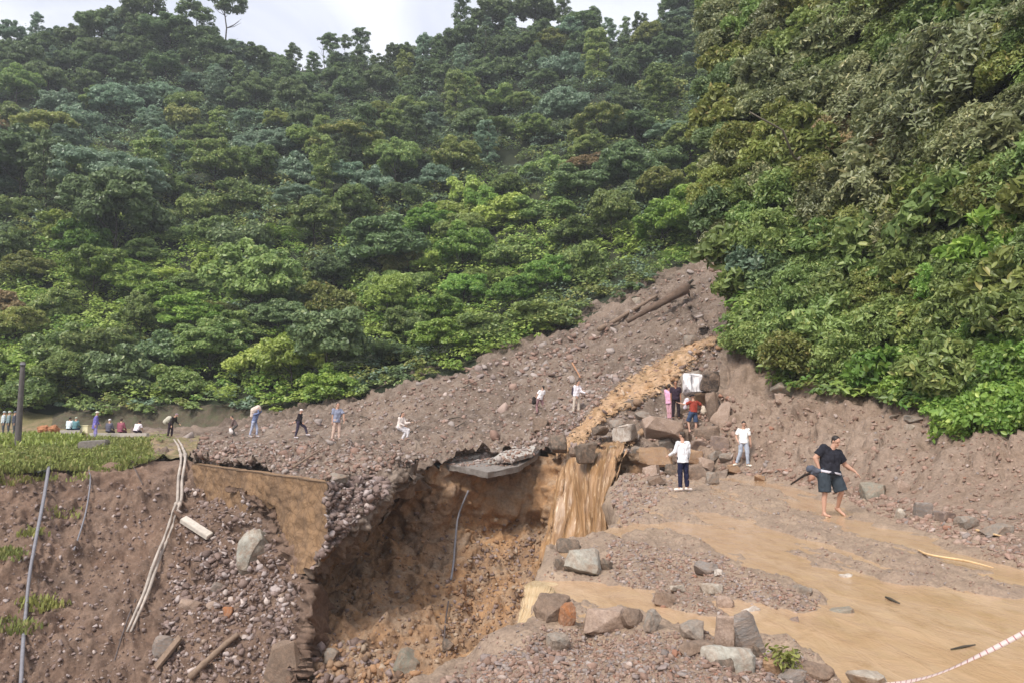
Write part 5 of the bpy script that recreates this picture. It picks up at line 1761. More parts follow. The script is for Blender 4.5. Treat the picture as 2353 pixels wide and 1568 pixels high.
sheet('spill', [P(1320, 1350, z=-0.05), P(1290, 1346, z=-0.015), P(1262, 1343, z=0.008), P(1238, 1352, 9.25), P(1222, 1400, 8.8), P(1196, 1452, 8.4), P(1150, 1530, 7.9), P(1080, 1640, 7.4)], [0.4, 0.46, 0.42, 0.32, 0.26, 0.24, 0.3, 0.4], SPILL)

rubble('stream_stones', [
    ([(1640, 770), (1690, 790), (1560, 870), (1500, 920), (1420, 965), (1330, 1040), (1290, 1030), (1350, 960), (1480, 860)], 230, 4, 20),
    ([(1280, 1010), (1450, 1000), (1460, 1040), (1280, 1050)], 70, 5, 22)],
    ('landslide',), SLATE + OCHRE, 9, 'wet stones breaking the muddy stream', -0.55)
# ------------------------------------------------------------------ pipes, cables, beams, logs
def on_slope(pts, only, lift):
    out = []
    for x, y in pts:
        h = hit(x, y, only)
        if h is None:
            continue
        r = Vector(ray(x, y)).normalized()
        out.append(np.array(h[0] - r * lift))
    return np.array(out)

def line_thing(name, pts, radii, mat, label, cat, k=8, n=40):
    c = curve(pts, n)
    rr = np.interp(np.linspace(0, 1, n), np.linspace(0, 1, len(radii)), radii)
    V, polys, T = tube(c, rr, k)
    o = link(name, mesh_np(name, V, polys), mat, smooth=True)
    tag(o, label, cat)
    return o

PIPE = plain('pale_pipe', srgb(172, 160, 150), 0.7, 1.6, 0.4)
CABLE = plain('grey_cable', srgb(126, 124, 130), 0.6, 8.0, 0.2)
CABLE_D = plain('dark_cable', srgb(92, 82, 80), 0.7, 8.0, 0.2)
WOOD = plain('grey_wood', srgb(132, 112, 96), 0.9, 9.0, 0.3)
WOOD_P = plain('peeled_wood', srgb(214, 180, 136), 0.8, 12.0, 0.2)
slope_only = ('eroded_slope', 'verge_ground', 'landslide')
base = [(404, 1008), (416, 1030), (420, 1062), (414, 1100), (413, 1140), (398, 1185), (384, 1230), (371, 1260), (352, 1310), (341, 1345), (318, 1400), (296, 1450)]
for s, lab in ((-4.5, 'pale pipe on the turf side of the pair sliding down the eroded slope'), (4.5, 'pale pipe on the ravine side of the pair sliding down the eroded slope')):
    pts = on_slope([(x + s, y) for x, y in base], slope_only, 0.45)
    pts[2:, :] += 0
    o = line_thing('water_pipe', pts, [0.04, 0.055, 0.075, 0.06, 0.075, 0.055, 0.07, 0.045], PIPE, lab, 'pipe', 8, 70)
    c = curve(pts, 70)
    for i in (24, 44):
        V, polys, T = tube(c[i:i + 3], [0.1] * 3, 10)
        ch = link('collar', mesh_np('collar', V, polys), PIPE, o, True)
line_thing('hanging_cable', on_slope([(112, 1072), (103, 1130), (84, 1230), (68, 1320), (58, 1420), (52, 1500), (48, 1575)], slope_only, 0.3), [0.075, 0.075, 0.07, 0.065, 0.07, 0.07], CABLE, 'thick grey cable hanging down the eroded slope by the picture edge', 'cable', 7, 60)
line_thing('hanging_cable', on_slope([(204, 1074), (207, 1110), (200, 1160), (186, 1215), (170, 1262)], slope_only, 0.25), [0.035] * 3, CABLE, 'thin grey cable hanging between the thick cable and the pipes', 'cable', 6)
line_thing('hanging_cable', on_slope([(306, 1070), (316, 1088), (328, 1112)], slope_only, 0.2), [0.022] * 2, CABLE_D, 'short thin cable sticking out under the verge', 'cable', 6)
line_thing('hanging_cable', on_slope([(312, 1375), (290, 1430), (268, 1500), (246, 1575)], slope_only, 0.2), [0.03] * 2, CABLE_D, 'dark thin cable running on below the end of the pipes', 'cable', 6)
line_thing('hanging_cable', on_slope([(1076, 1125), (1054, 1180), (1046, 1240), (1042, 1290), (1036, 1330)], ('ravine',), 0.35), [0.045] * 3, CABLE, 'grey cable dangling in the ravine below the road slabs', 'cable', 6)
line_thing('hanging_cable', on_slope([(1030, 1380), (1024, 1420), (1020, 1470)], ('ravine',), 0.25), [0.03] * 3, CABLE_D, 'dark cable end emerging low in the ravine', 'cable', 6)

def beam(name, a, c, w, t, mat, label, cat, only=None, lift=0.12, round_=False, taper=1.0):
    ha, hc = hit(a[0], a[1], only), hit(c[0], c[1], only)
    if ha is None or hc is None:
        print('NOBEAM', label)
        return
    p0, p1 = np.array(ha[0]) + [0, -lift, lift], np.array(hc[0]) + [0, -lift, lift]
    if round_:
        n = 14
        c_ = np.linspace(p0, p1, n)
        c_ += np.column_stack([fbm(c_ * 1.0, 1.2, 2, seed=s) for s in (1, 2, 3)]) * w * 0.35
        V, polys, T = tube(c_, np.linspace(w, w * taper, n) * (1 + 0.12 * np.sin(np.arange(n) * 2.1)), 9)
        o = link(name, mesh_np(name, V, polys), mat, smooth=True)
    else:
        d = unit((p1 - p0)[None])[0]
        up = np.array([0, -0.35, 1.0])
        s = unit(np.cross(d, up)[None])[0]
        up = np.cross(s, d)
        bm = bmesh.new()
        vs = []
        for p_ in (p0, p1):
            for a_, b_ in ((-1, -1), (1, -1), (1, 1), (-1, 1)):
                vs.append(bm.verts.new(p_ + s * a_ * w + up * b_ * t))
        for f_ in ((0, 3, 2, 1), (4, 5, 6, 7), (0, 1, 5, 4), (1, 2, 6, 5), (2, 3, 7, 6), (3, 0, 4, 7)):
            bm.faces.new([vs[i] for i in f_])
        bmesh.ops.bevel(bm, geom=bm.edges[:], offset=min(w, t) * 0.2, segments=2, affect='EDGES')
        me = bpy.data.meshes.new(name)
        bm.to_mesh(me)
        bm.free()
        o = link(name, me, mat)
    tag(o, label, cat)
    return o

beam('concrete_beam', (424, 1200), (486, 1240), 0.17, 0.10, CONC_PALE, 'pale concrete beam lying on the scree beside the pipes', 'beam', lift=0.18)
beam('wooden_plank', (364, 1542), (420, 1472), 0.15, 0.05, WOOD, 'weathered plank leaning against the blue-grey boulder', 'plank', lift=0.2)
beam('driftwood_log', (436, 1564), (548, 1462), 0.12, 0, WOOD, 'long driftwood log sloping up the scree toward the big brown slab', 'log', lift=0.12, round_=True, taper=0.7)
beam('broken_stick', (676, 1080), (742, 1038), 0.05, 0, WOOD, 'thin stick lying on the stones above the retaining wall', 'stick', lift=0.15, round_=True, taper=0.6)
beam('broken_stick', (1314, 840), (1332, 874), 0.05, 0, plain('orange_wood', srgb(176, 130, 98), 0.85, 9.0), 'short orange-brown stick lying in the middle of the slide', 'stick', lift=0.2, round_=True, taper=0.7)
beam('broken_stick', (2240, 1220), (2300, 1235), 0.025, 0, WOOD_P, 'yellowish splinter of wood by the stones at the road edge', 'stick', lift=0.03, round_=True, taper=0.6)
beam('fallen_trunk', (1374, 772), (1506, 692), 0.17, 0, WOOD, 'slim pale fallen tree trunk lying up the slide', 'log', lift=0.35, round_=True, taper=0.7)
# the thick one with its root plate
ha, hb = hit(1440, 752), hit(1572, 690)
if ha and hb:
    p0, p1 = np.array(ha[0]) + [0, -0.3, 0.35], np.array(hb[0]) + [0, -0.6, 0.75]
    n = 16
    c_ = np.linspace(p0, p1, n)
    V, polys, T = tube(c_, 0.14 + 0.26 * np.linspace(0, 1, n) ** 1.6, 12)
    V = V + unit(V - V.mean(0)) * (fbm(V, 0.5, 3, seed=8) * 0.2)[:, None]
    o = link('uprooted_trunk', mesh_np('uprooted_trunk', V, polys), plain('muddy_bark', srgb(104, 86, 74), 0.95, 3.0, 0.4), smooth=True)
    tag(o, 'thick mud-caked trunk with a broad root end lying beside the slim fallen trunk', 'log')
    for k in range(7):
        a = k * 0.9
        e = p1 + np.array([0.5 + 0.2 * math.cos(a), 0.3 * math.sin(a), 0.65 * math.sin(a * 1.7)])
        V, polys, T = tube([p1, (p1 + e) / 2 + [0, 0, 0.1], e], [0.16, 0.09, 0.03], 6)
        link('root', mesh_np('root', V, polys), BARK_DARK, o, True)
rs = random.Random(8)
for k in range(12):
    x = rs.uniform(760, 1560)
    yb = lin(BASE, x)
    y = rs.uniform(yb + 25, min(1000, yb + 190))
    a = rs.uniform(-0.9, 0.4)
    l = rs.uniform(14, 40)
    beam('broken_branch', (x, y), (x + l * math.cos(a), y + l * math.sin(a) * 0.7), 0.035, 0, BARK_DARK, 'small muddy broken branch lying loose on the slide', 'branch', lift=0.1, round_=True, taper=0.5)
for o_ in bpy.data.objects:
    if o_.name.startswith('broken_branch'):
        o_['group'] = 'small broken branches on the slide'
pts = [P(2108, 1262, z=0.05), P(2150, 1276, z=0.09), P(2200, 1284, z=0.08), P(2240, 1292, z=0.09), P(2282, 1303, z=0.05)]
line_thing('peeled_stick', pts, [0.010, 0.018, 0.015, 0.018, 0.007], WOOD_P, 'long pale peeled stick lying across the wet road', 'stick', 8)
line_thing('dark_stick', [P(2034, 1370, z=0.012), P(2050, 1377, z=0.02), P(2066, 1385, z=0.008)], [0.01, 0.018, 0.01], BARK_DARK, 'short dark stick stuck in the muddy flow', 'stick', 7, 10)
line_thing('dark_stick', [P(2184, 1490, z=0.008), P(2212, 1484, z=0.014), P(2240, 1480, z=0.008)], [0.006, 0.011, 0.007], BARK_DARK, 'dark sliver of wood floating near the barrier tape', 'stick', 7, 10)

# ------------------------------------------------------------------ utility pole, kerb rail and boxes on the far road
g = P(40, 1026, 45.5)
top = P(53, 830, 45.0)
V, polys, T = tube(np.linspace(g - [0, 0, 0.5], top, 10), np.linspace(0.19, 0.12, 10), 14)
o = link('utility_pole', mesh_np('utility_pole', V, polys), plain('pole_wood', srgb(98, 92, 90), 0.85, 4.0, 0.25), smooth=True)
tag(o, 'weathered grey utility pole without wires rising from the verge', 'pole')
V, polys, T = tube([top - [0, 0, 0.22], top - [0, 0, 0.1]], [0.15, 0.15], 14)
link('band', mesh_np('band', V, polys), CABLE, o, True)

def box_mesh(name, lo, hi_, bev=0.02):
    bm = bmesh.new()
    bmesh.ops.create_cube(bm, size=1.0)
    lo, hi_ = np.array(lo), np.array(hi_)
    for v_ in bm.verts:
        v_.co = Vector(((lo + hi_) / 2 + np.array(v_.co) * (hi_ - lo)).tolist())
    bmesh.ops.bevel(bm, geom=bm.edges[:], offset=bev, segments=2, affect='EDGES')
    me = bpy.data.meshes.new(name)
    bm.to_mesh(me)
    bm.free()
    return me

# the kerb rail runs along the outer edge of the far road
a, c = P(206, 998, 50.0), P(340, 998, 49.0)
rail = empty('guard_rail', a)
tag(rail, 'low pale concrete guard rail where people sit on the far road', 'guard rail')
L = c[0] - a[0]
ang = math.atan2(c[1] - a[1], L)
rail.rotation_euler = (0, 0, ang)
LEN = float(np.linalg.norm(c[:2] - a[:2]))
link('rail', box_mesh('rail', (0, -0.14, -0.13), (LEN, 0.14, 0.13)), CONC, rail)
post_me = box_mesh('post', (-0.1, -0.1, -0.75), (0.1, 0.1, -0.132))
post_me.materials.append(CONC)
for k in range(4):
    p_ = bpy.data.objects.new('post', post_me)
    COL.objects.link(p_)
    p_.parent = rail
    p_.location = (0.12 + (LEN - 0.24) * k / 3, 0, 0)
a2 = P(140, 991, 51)
o = link('guard_rail', box_mesh('guard_rail', (0, -0.14, -0.12), (1.3, 0.14, 0.12)), CONC)
o.location = a2
tag(o, 'short separate length of concrete guard rail nearer the pole', 'guard rail')
link('post', box_mesh('post', (0.2, -0.1, -0.6), (0.4, 0.1, -0.122)), CONC, o)
h = hit(216, 1030)
if h:
    o = link('concrete_block', box_mesh('concrete_block', (-0.72, -0.4, -0.25), (0.72, 0.4, 0.36), 0.06), CONC_DARK)
    o.location = h[0] + Vector((0, 0, 0.1))
    o.rotation_euler = (0.05, -0.06, 0.2)
    tag(o, 'weathered concrete block on the verge under the person in blue', 'block')
CREAM = plain('cream_card', srgb(222, 212, 176), 0.8, 3.0, 0.12)
g = P(193, 994, 51.5)
o = link('cream_box', box_mesh('cream_box', (-0.36, -0.25, 0), (0.36, 0.25, 0.46), 0.02), CREAM)
o.location = g
tag(o, 'cream-coloured box standing at the end of the guard rail', 'box')
link('lid', box_mesh('lid', (-0.38, -0.27, 0.462), (0.38, 0.27, 0.52), 0.015), CREAM, o)
ORANGE = plain('orange_cloth', srgb(168, 116, 84), 0.85, 2.0, 0.3)
for k, (x, w, lab) in enumerate([(100, 0.75, 'larger orange cloth bundle behind the verge grass beside the pole'), (124, 0.55, 'smaller orange-brown cloth bundle next to the larger orange bundle')]):
    me = rock_mesh('cloth_bundle', 50 + k, w, 0.6, 0.5, 0.8, 18, 0.2, 0.2)
    me.materials.append(ORANGE)
    o = bpy.data.objects.new('cloth_bundle', me)
    COL.objects.link(o)
    o.location = P(x, 984, 52)
    tag(o, lab, 'bundle')

# ------------------------------------------------------------------ barrier tape
m, nt, b, out = nodes('barrier_tape')
v = coords(nt, 'UV')
wv = nt.nodes.new('ShaderNodeTexWave')
wv.inputs['Scale'].default_value = 11.0
wv.inputs['Distortion'].default_value = 0.0
mp = nt.nodes.new('ShaderNodeMapping')
mp.inputs['Rotation'].default_value = (0, 0, 0.02)
nt.links.new(v, mp.inputs[0])
nt.links.new(mp.outputs[0], wv.inputs['Vector'])
nt.links.new(mixc(nt, ramp(nt, wv.outputs[0], [(0.03, (1, 1, 1)), (0.08, (0, 0, 0))]), srgb(206, 186, 180), srgb(150, 92, 94)), b.inputs['Base Color'])
b.inputs['Roughness'].default_value = 0.4
TAPE = m
c = curve([P(2440, 1400, 4.5), P(2352, 1452, 4.6), P(2250, 1504, 4.7), P(2150, 1548, 4.9), P(2080, 1566, 5.1), P(2010, 1578, 5.3), P(1960, 1600, 5.4)], 90)
t = unit(np.gradient(c, axis=0))
tw = 0.5 + 0.35 * np.sin(np.linspace(0, 9, 90)) + np.linspace(0, 0.5, 90)
s0 = unit(np.cross(t, np.array([0, 0, 1.0])))
s1 = np.cross(s0, t)
s = s0 * np.cos(tw)[:, None] + s1 * np.sin(tw)[:, None]
V = np.concatenate([c - s * 0.014, c + s * 0.014])
i = np.arange(89)
polys = [np.stack([i, i + 1, i + 91, i + 90], 1)]
uv = np.concatenate([np.column_stack([np.linspace(0, 1, 90), np.zeros(90)]), np.column_stack([np.linspace(0, 1, 90), np.full(90, 0.02)])])
o = link('barrier_tape', mesh_np('barrier_tape', V, polys, uv=uv), TAPE)
md = o.modifiers.new('thick', 'SOLIDIFY')
md.thickness = 0.0015
tag(o, 'white barrier tape with red marks stretched over the muddy water', 'tape')

# weeds among the foreground stones
h = hit(1800, 1540)
if h:
    r = np.random.default_rng(5)
    n = 150
    a = r.random(n) * 6.283
    C = np.array(h[0]) + np.column_stack([np.cos(a), np.sin(a), np.zeros(n)]) * (0.02 + 0.13 * r.random(n))[:, None] + np.array([0, 0, 1.0]) * (0.03 + 0.13 * r.random(n))[:, None]
    nr = unit(np.column_stack([np.cos(a) * 0.5, np.sin(a) * 0.5, np.full(n, 0.7)]) + r.normal(size=(n, 3)) * 0.4)
    V, polys, T = leaves(C, nr, 0.05 * (0.6 + 0.9 * r.random(n)), 0.45, r, np.column_stack([r.random(n), r.random(n), r.random(n)]), 0.2)
    o = link('weed_tuft', mesh_np('weed_tuft', V, polys, tone=T), L_GRASS)
    tag(o, 'small yellow-green weed tuft among the stones at the bottom', 'weed')
# ------------------------------------------------------------------ people: one skin surface each, clothes and hair as children
def v3(*a):
    return np.array(a, float)

def cap(p0, r0, p1, r1, flat=False, seg=14):
    """Closed tapered limb segment; flat=True squares off both ends."""
    p0, p1 = np.asarray(p0, float), np.asarray(p1, float)
    d = p1 - p0
    L = np.linalg.norm(d)
    d = d / max(L, 1e-9)
    ref = v3(0, 0, 1) if abs(d[2]) < 0.9 else v3(1, 0, 0)
    a = unit(np.cross(d, ref)[None])[0]
    b = np.cross(d, a)
    prof = []
    if flat:
        prof = [(0.0, 1e-4), (0.0, r0), (L, r1), (L, 1e-4)]
    else:
        for k in range(5):
            th = math.pi / 2 * k / 4
            prof.append((-r0 * math.cos(th), max(1e-4, r0 * math.sin(th))))
        for k in range(5):
            th = math.pi / 2 * k / 4
            prof.append((L + r1 * math.sin(th), max(1e-4, r1 * math.cos(th))))
    th = np.linspace(0, 2 * math.pi, seg, endpoint=False)
    ring = np.cos(th)[:, None] * a + np.sin(th)[:, None] * b
    V = np.concatenate([p0 + d * s + ring * r for s, r in prof])
    n = len(prof)
    i = np.arange(n - 1)[:, None] * seg
    j = np.arange(seg)[None]
    Fq = np.stack([i + j, i + (j + 1) % seg, i + seg + (j + 1) % seg, i + seg + j], 2).reshape(-1, 4)
    c0, c1 = n * seg, n * seg + 1
    V = np.concatenate([V, [p0 + d * prof[0][0]], [p0 + d * prof[-1][0]]])
    jj = np.arange(seg)
    tri = np.concatenate([np.stack([np.full(seg, c0), (jj + 1) % seg, jj], 1), np.stack([np.full(seg, c1), (n - 1) * seg + jj, (n - 1) * seg + (jj + 1) % seg], 1)])
    return V, [Fq, tri], np.zeros((len(V), 3))

def ell(c, rx, ry, rz, R=None):
    V = ICO3_V * np.array([rx, ry, rz])
    if R is not None:
        V = V @ np.asarray(R).T
    return V + np.asarray(c), [ICO3_F], np.zeros((len(V), 3))
ICO3_V, ICO3_F = ico_mesh(3)

def fuse(name, prims, voxel, mat, parent=None, smooth=2, wrinkle=0.0, seed=1):
    V, polys, T = join(prims)
    me = mesh_np(name, V, polys)
    tmp = bpy.data.objects.new(name, me)
    COL.objects.link(tmp)
    md = tmp.modifiers.new('r', 'REMESH')
    md.mode = 'VOXEL'
    md.voxel_size = voxel
    if smooth:
        ms = tmp.modifiers.new('s', 'SMOOTH')
        ms.factor = 0.5
        ms.iterations = smooth
    dg = bpy.context.evaluated_depsgraph_get()
    dg.update()
    out = bpy.data.meshes.new_from_object(tmp.evaluated_get(dg))
    out.name = name
    bpy.data.objects.remove(tmp)
    bpy.data.meshes.remove(me)
    if wrinkle:
        n = len(out.vertices)
        co = np.zeros(n * 3, np.float32)
        out.vertices.foreach_get('co', co)
        co = co.reshape(-1, 3).astype(float)
        nr = np.zeros(n * 3, np.float32)
        out.vertices.foreach_get('normal', nr)
        w = np.abs(fbm(co * [1, 1, 0.7] + seed, 0.11, 2, seed=seed)) - 0.35
        co += nr.reshape(-1, 3) * (w * wrinkle)[:, None]
        out.vertices.foreach_set('co', co.astype(np.float32).ravel())
    out.materials.clear()
    out.update()
    return link(name, out, mat, parent, True)

SKIN = plain('skin', srgb(190, 148, 126), 0.55, 30, 0.08, 0.4, 0.05)
SKIN_D = plain('tanned_skin', srgb(158, 112, 88), 0.55, 30, 0.08, 0.4, 0.05)
HAIR = plain('black_hair', srgb(44, 36, 32), 0.5, 60, 0.3, 0.4, 0.4)
HAIR_B = plain('brown_hair', srgb(60, 47, 37), 0.55, 60, 0.3, 0.4, 0.4)
EYE_M = plain('dark_eye', srgb(30, 22, 20), 0.2, 50, 0.1)
LIP_M = plain('lip', srgb(168, 96, 88), 0.5, 50, 0.1)
CLOTH = {}
def cloth(c, rough=0.85):
    k = (c, rough)
    if k not in CLOTH:
        m, nt, b, out = nodes('cloth_%02x%02x%02x' % c)
        v = coords(nt)
        n = noise_node(nt, v, 5.0, 4, 0.6)
        f = noise_node(nt, v, 220.0, 2, 0.5)
        nt.links.new(mixc(nt, 1.0, srgb(*c), ramp(nt, n, [(0.3, (0.85,) * 3), (0.7, (1.12,) * 3)]), 'MULTIPLY'), b.inputs['Base Color'])
        b.inputs['Roughness'].default_value = rough
        b.inputs['Specular IOR Level'].default_value = 0.2
        bump(nt, b, f, 0.2, 0.003)
        CLOTH[k] = m
    return CLOTH[k]

def nrm3(v):
    v = np.asarray(v, float)
    return v / np.linalg.norm(v)

def hand_prims(w, d, palm, thumb_side, curl, s=1.0, fr=0.0085):
    """w wrist, d direction of the fingers, palm the way the palm faces, thumb_side sideways."""
    d, palm, side = nrm3(d), nrm3(palm), nrm3(thumb_side)
    side = nrm3(side - d * (side @ d))
    palm = nrm3(np.cross(side, d)) * (1 if np.cross(side, d) @ palm > 0 else -1)
    P_ = []
    for k, (o_, ln, kn) in enumerate([(0.030, 0.072, 0.088), (0.010, 0.080, 0.092), (-0.010, 0.074, 0.088), (-0.029, 0.058, 0.080)]):
        kn_p = w + d * kn * s + side * o_ * s
        P_.append(cap(w + side * o_ * 0.5 * s, 0.014 * s, kn_p, 0.0115 * s, seg=10))
        c1 = curl * (0.55 + 0.08 * k)
        d1 = nrm3(d * math.cos(c1) + palm * math.sin(c1) + side * o_ * 1.5)
        d2 = nrm3(d * math.cos(c1 * 2.1) + palm * math.sin(c1 * 2.1))
        m_ = kn_p + d1 * ln * 0.52 * s
        P_.append(cap(kn_p, fr * 1.1 * s, m_, fr * s, seg=8))
        P_.append(cap(m_, fr * s, m_ + d2 * ln * 0.48 * s, fr * 0.85 * s, seg=8))
    t0 = w + d * 0.022 * s + side * 0.022 * s
    t1 = t0 + nrm3(d * 0.55 + side * 0.8 + palm * 0.25) * 0.042 * s
    t2 = t1 + nrm3(d * 0.85 + side * 0.25 + palm * 0.4) * 0.034 * s
    P_ += [cap(t0, 0.014 * s, t1, 0.0105 * s, seg=8), cap(t1, 0.0105 * s, t2, 0.009 * s, seg=8)]
    return P_

def person(label, at, H, pose, wear, skin=None, hair=None, voxel=0.012, group=None, build=1.0):
    """pose vectors are in the viewer's frame: x to the side of the picture, y away, z up. L is the limb on the +side axis."""
    s = H / 1.72
    skin = skin or SKIN
    fwd = nrm3(pose.get('fwd', (0, -1, 0)))
    side = nrm3(np.cross(v3(0, 0, 1), fwd))      # the figure's own left when it faces us: +x
    up = nrm3(pose.get('spine', (0, 0, 1)))
    pel = v3(0, 0, 0)
    chest = pel + up * 0.33 * s
    neck = pel + up * 0.50 * s
    sh_ax = nrm3(side + v3(*pose.get('sh_tilt', (0, 0, 0))))
    hd = nrm3(pose.get('head', tuple(up * 0.8 + fwd * 0.12)))
    head = neck + hd * 0.185 * s
    face = nrm3(np.asarray(pose.get('face', tuple(fwd)), float))
    J = {}
    for q, g_ in (('L', 1), ('R', -1)):
        J['sh' + q] = neck - up * 0.045 * s + sh_ax * g_ * 0.178 * s * (0.85 + 0.15 * build)
        J['hip' + q] = pel + side * g_ * 0.092 * s * build - up * 0.02 * s
        ua, fa = pose['arm' + q]
        J['el' + q] = J['sh' + q] + nrm3(ua) * 0.285 * s
        J['wr' + q] = J['el' + q] + nrm3(fa) * 0.245 * s
        th, sn = pose['leg' + q]
        J['kn' + q] = J['hip' + q] + nrm3(th) * 0.435 * s
        J['an' + q] = J['kn' + q] + nrm3(sn) * 0.41 * s
        ft = nrm3(pose.get('foot' + q, tuple(fwd * 1.0 + v3(0, 0, -0.12))))
        J['to' + q] = J['an' + q] + ft * 0.17 * s - v3(0, 0, 0.035 * s)
        J['he' + q] = J['an' + q] - ft * 0.045 * s - v3(0, 0, 0.045 * s)
    low = min(J['to' + q][2] for q in 'LR')
    low = min(low, *(J['he' + q][2] for q in 'LR')) - 0.028 * s
    if pose.get('seat'):
        low = pel[2] - 0.12 * s
    # keep the pelvis over the spot given (or the lowest foot)
    anchor = pose.get('anchor')
    sh_ = v3(0, 0, -low)
    if anchor:
        sh_ -= v3(J['an' + anchor][0], J['an' + anchor][1], 0)
    for k in J:
        J[k] = J[k] + sh_
    pel, chest, neck, head = pel + sh_, chest + sh_, neck + sh_, head + sh_
    root = empty('person', at)
    tag(root, label, 'person', group)
    b = build
    belly = pel + up * 0.14 * s
    hr = nrm3(np.cross(face, v3(0, 0, 1)))
    hu = nrm3(hd * 0.85 + v3(0, 0, 0.3))
    Rm = np.column_stack([hr, face, np.cross(hr, face)])
    sk = []
    sk += [cap(pel - side * 0.06 * s, 0.112 * s * b, pel + side * 0.06 * s, 0.112 * s * b), cap(belly - side * 0.04 * s, 0.108 * s * b, belly + side * 0.04 * s, 0.108 * s * b),
           cap(chest - side * 0.075 * s, 0.108 * s * b, chest + side * 0.075 * s, 0.108 * s * b), cap(belly, 0.115 * s * b, chest, 0.115 * s * b), cap(pel, 0.115 * s * b, belly, 0.11 * s * b)]
    sk += [cap(chest, 0.1 * s, neck - up * 0.04 * s, 0.075 * s), cap(neck - up * 0.06 * s, 0.062 * s, head, 0.052 * s)]
    for q, g_ in (('L', 1), ('R', -1)):
        sk += [cap(chest + side * g_ * 0.05 * s, 0.09 * s * b, J['sh' + q], 0.06 * s * b), cap(neck - up * 0.04 * s, 0.06 * s, J['sh' + q], 0.055 * s),
               cap(J['sh' + q], 0.054 * s * b, J['el' + q], 0.040 * s * b), cap(J['el' + q], 0.040 * s * b, J['wr' + q], 0.026 * s),
               cap(J['hip' + q], 0.088 * s * b, J['kn' + q], 0.056 * s)]
        sn = nrm3(J['an' + q] - J['kn' + q])
        back = -fwd * 0.018 * s
        sk += [cap(J['kn' + q], 0.054 * s, J['kn' + q] + sn * 0.13 * s + back, 0.054 * s), cap(J['kn' + q] + sn * 0.13 * s + back, 0.054 * s, J['an' + q], 0.034 * s)]
        sk += [cap(J['he' + q], 0.032 * s, J['to' + q], 0.03 * s), cap(J['an' + q], 0.034 * s, (J['to' + q] + J['he' + q]) / 2, 0.036 * s), cap(J['he' + q], 0.03 * s, J['an' + q], 0.034 * s)]
        ft = J['to' + q] - J['he' + q]
        fs = nrm3(np.cross(ft, v3(0, 0, 1)))
        sk += [cap(J['to' + q] + fs * o_ * s, 0.013 * s, J['to' + q] + fs * o_ * s + nrm3(ft) * 0.035 * s, 0.011 * s, seg=8) for o_ in (-0.024, -0.010, 0.006, 0.022)]
        fa = nrm3(J['wr' + q] - J['el' + q])
        hdir = pose.get('hand' + q, tuple(fa))
        palm = pose.get('palm' + q, tuple(-side * g_ * 0.9 + fwd * 0.1))
        thumb = pose.get('thumb' + q, tuple(fwd))
        sk += hand_prims(J['wr' + q], hdir, palm, thumb, pose.get('curl' + q, 0.55), s * 1.02, max(0.0085, voxel * 0.85))
    # head: skull, jaw, brow, nose, ears
    f_, u_ = Rm[:, 1], Rm[:, 2]
    sk += [ell(head + u_ * 0.022 * s, 0.074 * s, 0.092 * s, 0.088 * s, Rm), ell(head + f_ * 0.03 * s - u_ * 0.05 * s, 0.052 * s, 0.056 * s, 0.062 * s, Rm),
           cap(head + f_ * 0.088 * s + u_ * 0.008 * s, 0.008 * s, head + f_ * 0.103 * s - u_ * 0.026 * s, 0.014 * s, seg=8),
           cap(head + f_ * 0.078 * s + hr * 0.036 * s + u_ * 0.024 * s, 0.011 * s, head + f_ * 0.078 * s - hr * 0.036 * s + u_ * 0.024 * s, 0.011 * s, seg=8),
           ell(head + f_ * 0.07 * s - u_ * 0.092 * s, 0.024 * s, 0.022 * s, 0.018 * s, Rm)]
    for g_ in (-1, 1):
        sk.append(ell(head + hr * g_ * 0.077 * s - f_ * 0.005 * s - u_ * 0.008 * s, 0.012 * s, 0.02 * s, 0.031 * s, Rm))
    body = fuse('body', sk, voxel, skin, root, 2)
    for g_ in (-1, 1):
        V, p_, T = ell(head + f_ * 0.083 * s + hr * g_ * 0.031 * s + u_ * 0.003 * s, 0.012 * s, 0.008 * s, 0.007 * s, Rm)
        link('eye', mesh_np('eye', V, p_), EYE_M, root, True)
    V, p_, T = ell(head + f_ * 0.084 * s - u_ * 0.055 * s, 0.021 * s, 0.007 * s, 0.006 * s, Rm)
    link('mouth', mesh_np('mouth', V, p_), LIP_M, root, True)
    if 'cap' in wear:
        cv = [ell(head + u_ * 0.045 * s - f_ * 0.008 * s, 0.088 * s, 0.106 * s, 0.074 * s, Rm), ell(head + u_ * 0.05 * s + f_ * 0.095 * s, 0.07 * s, 0.062 * s, 0.012 * s, Rm)]
        fuse('cap', cv, 0.012, cloth(wear['cap']), root, 1)
    elif 'hat' in wear:
        cv = [ell(head + u_ * 0.06 * s, 0.09 * s, 0.104 * s, 0.07 * s, Rm), ell(head + u_ * 0.045 * s, 0.17 * s, 0.18 * s, 0.016 * s, Rm)]
        fuse('hat', cv, 0.014, cloth(wear['hat']), root, 1)
    if hair is not False:
        hp = [ell(head + u_ * 0.038 * s - f_ * 0.018 * s, 0.084 * s, 0.094 * s, 0.086 * s, Rm), ell(head - u_ * 0.02 * s - f_ * 0.05 * s, 0.07 * s, 0.05 * s, 0.065 * s, Rm)]
        if wear.get('fringe'):
            hp.append(ell(head + u_ * 0.078 * s + f_ * 0.042 * s, 0.066 * s, 0.045 * s, 0.026 * s, Rm))
        if wear.get('long_hair'):
            hp.append(cap(head - f_ * 0.055 * s, 0.066 * s, neck - fwd * 0.1 * s - up * 0.06 * s, 0.05 * s))
        if 'cap' not in wear and 'hat' not in wear:
            fuse('hair', hp, 0.008 if voxel < 0.009 else 0.011, hair or HAIR, root, 1, 0.012, 4)
    cv = max(voxel, 0.010)
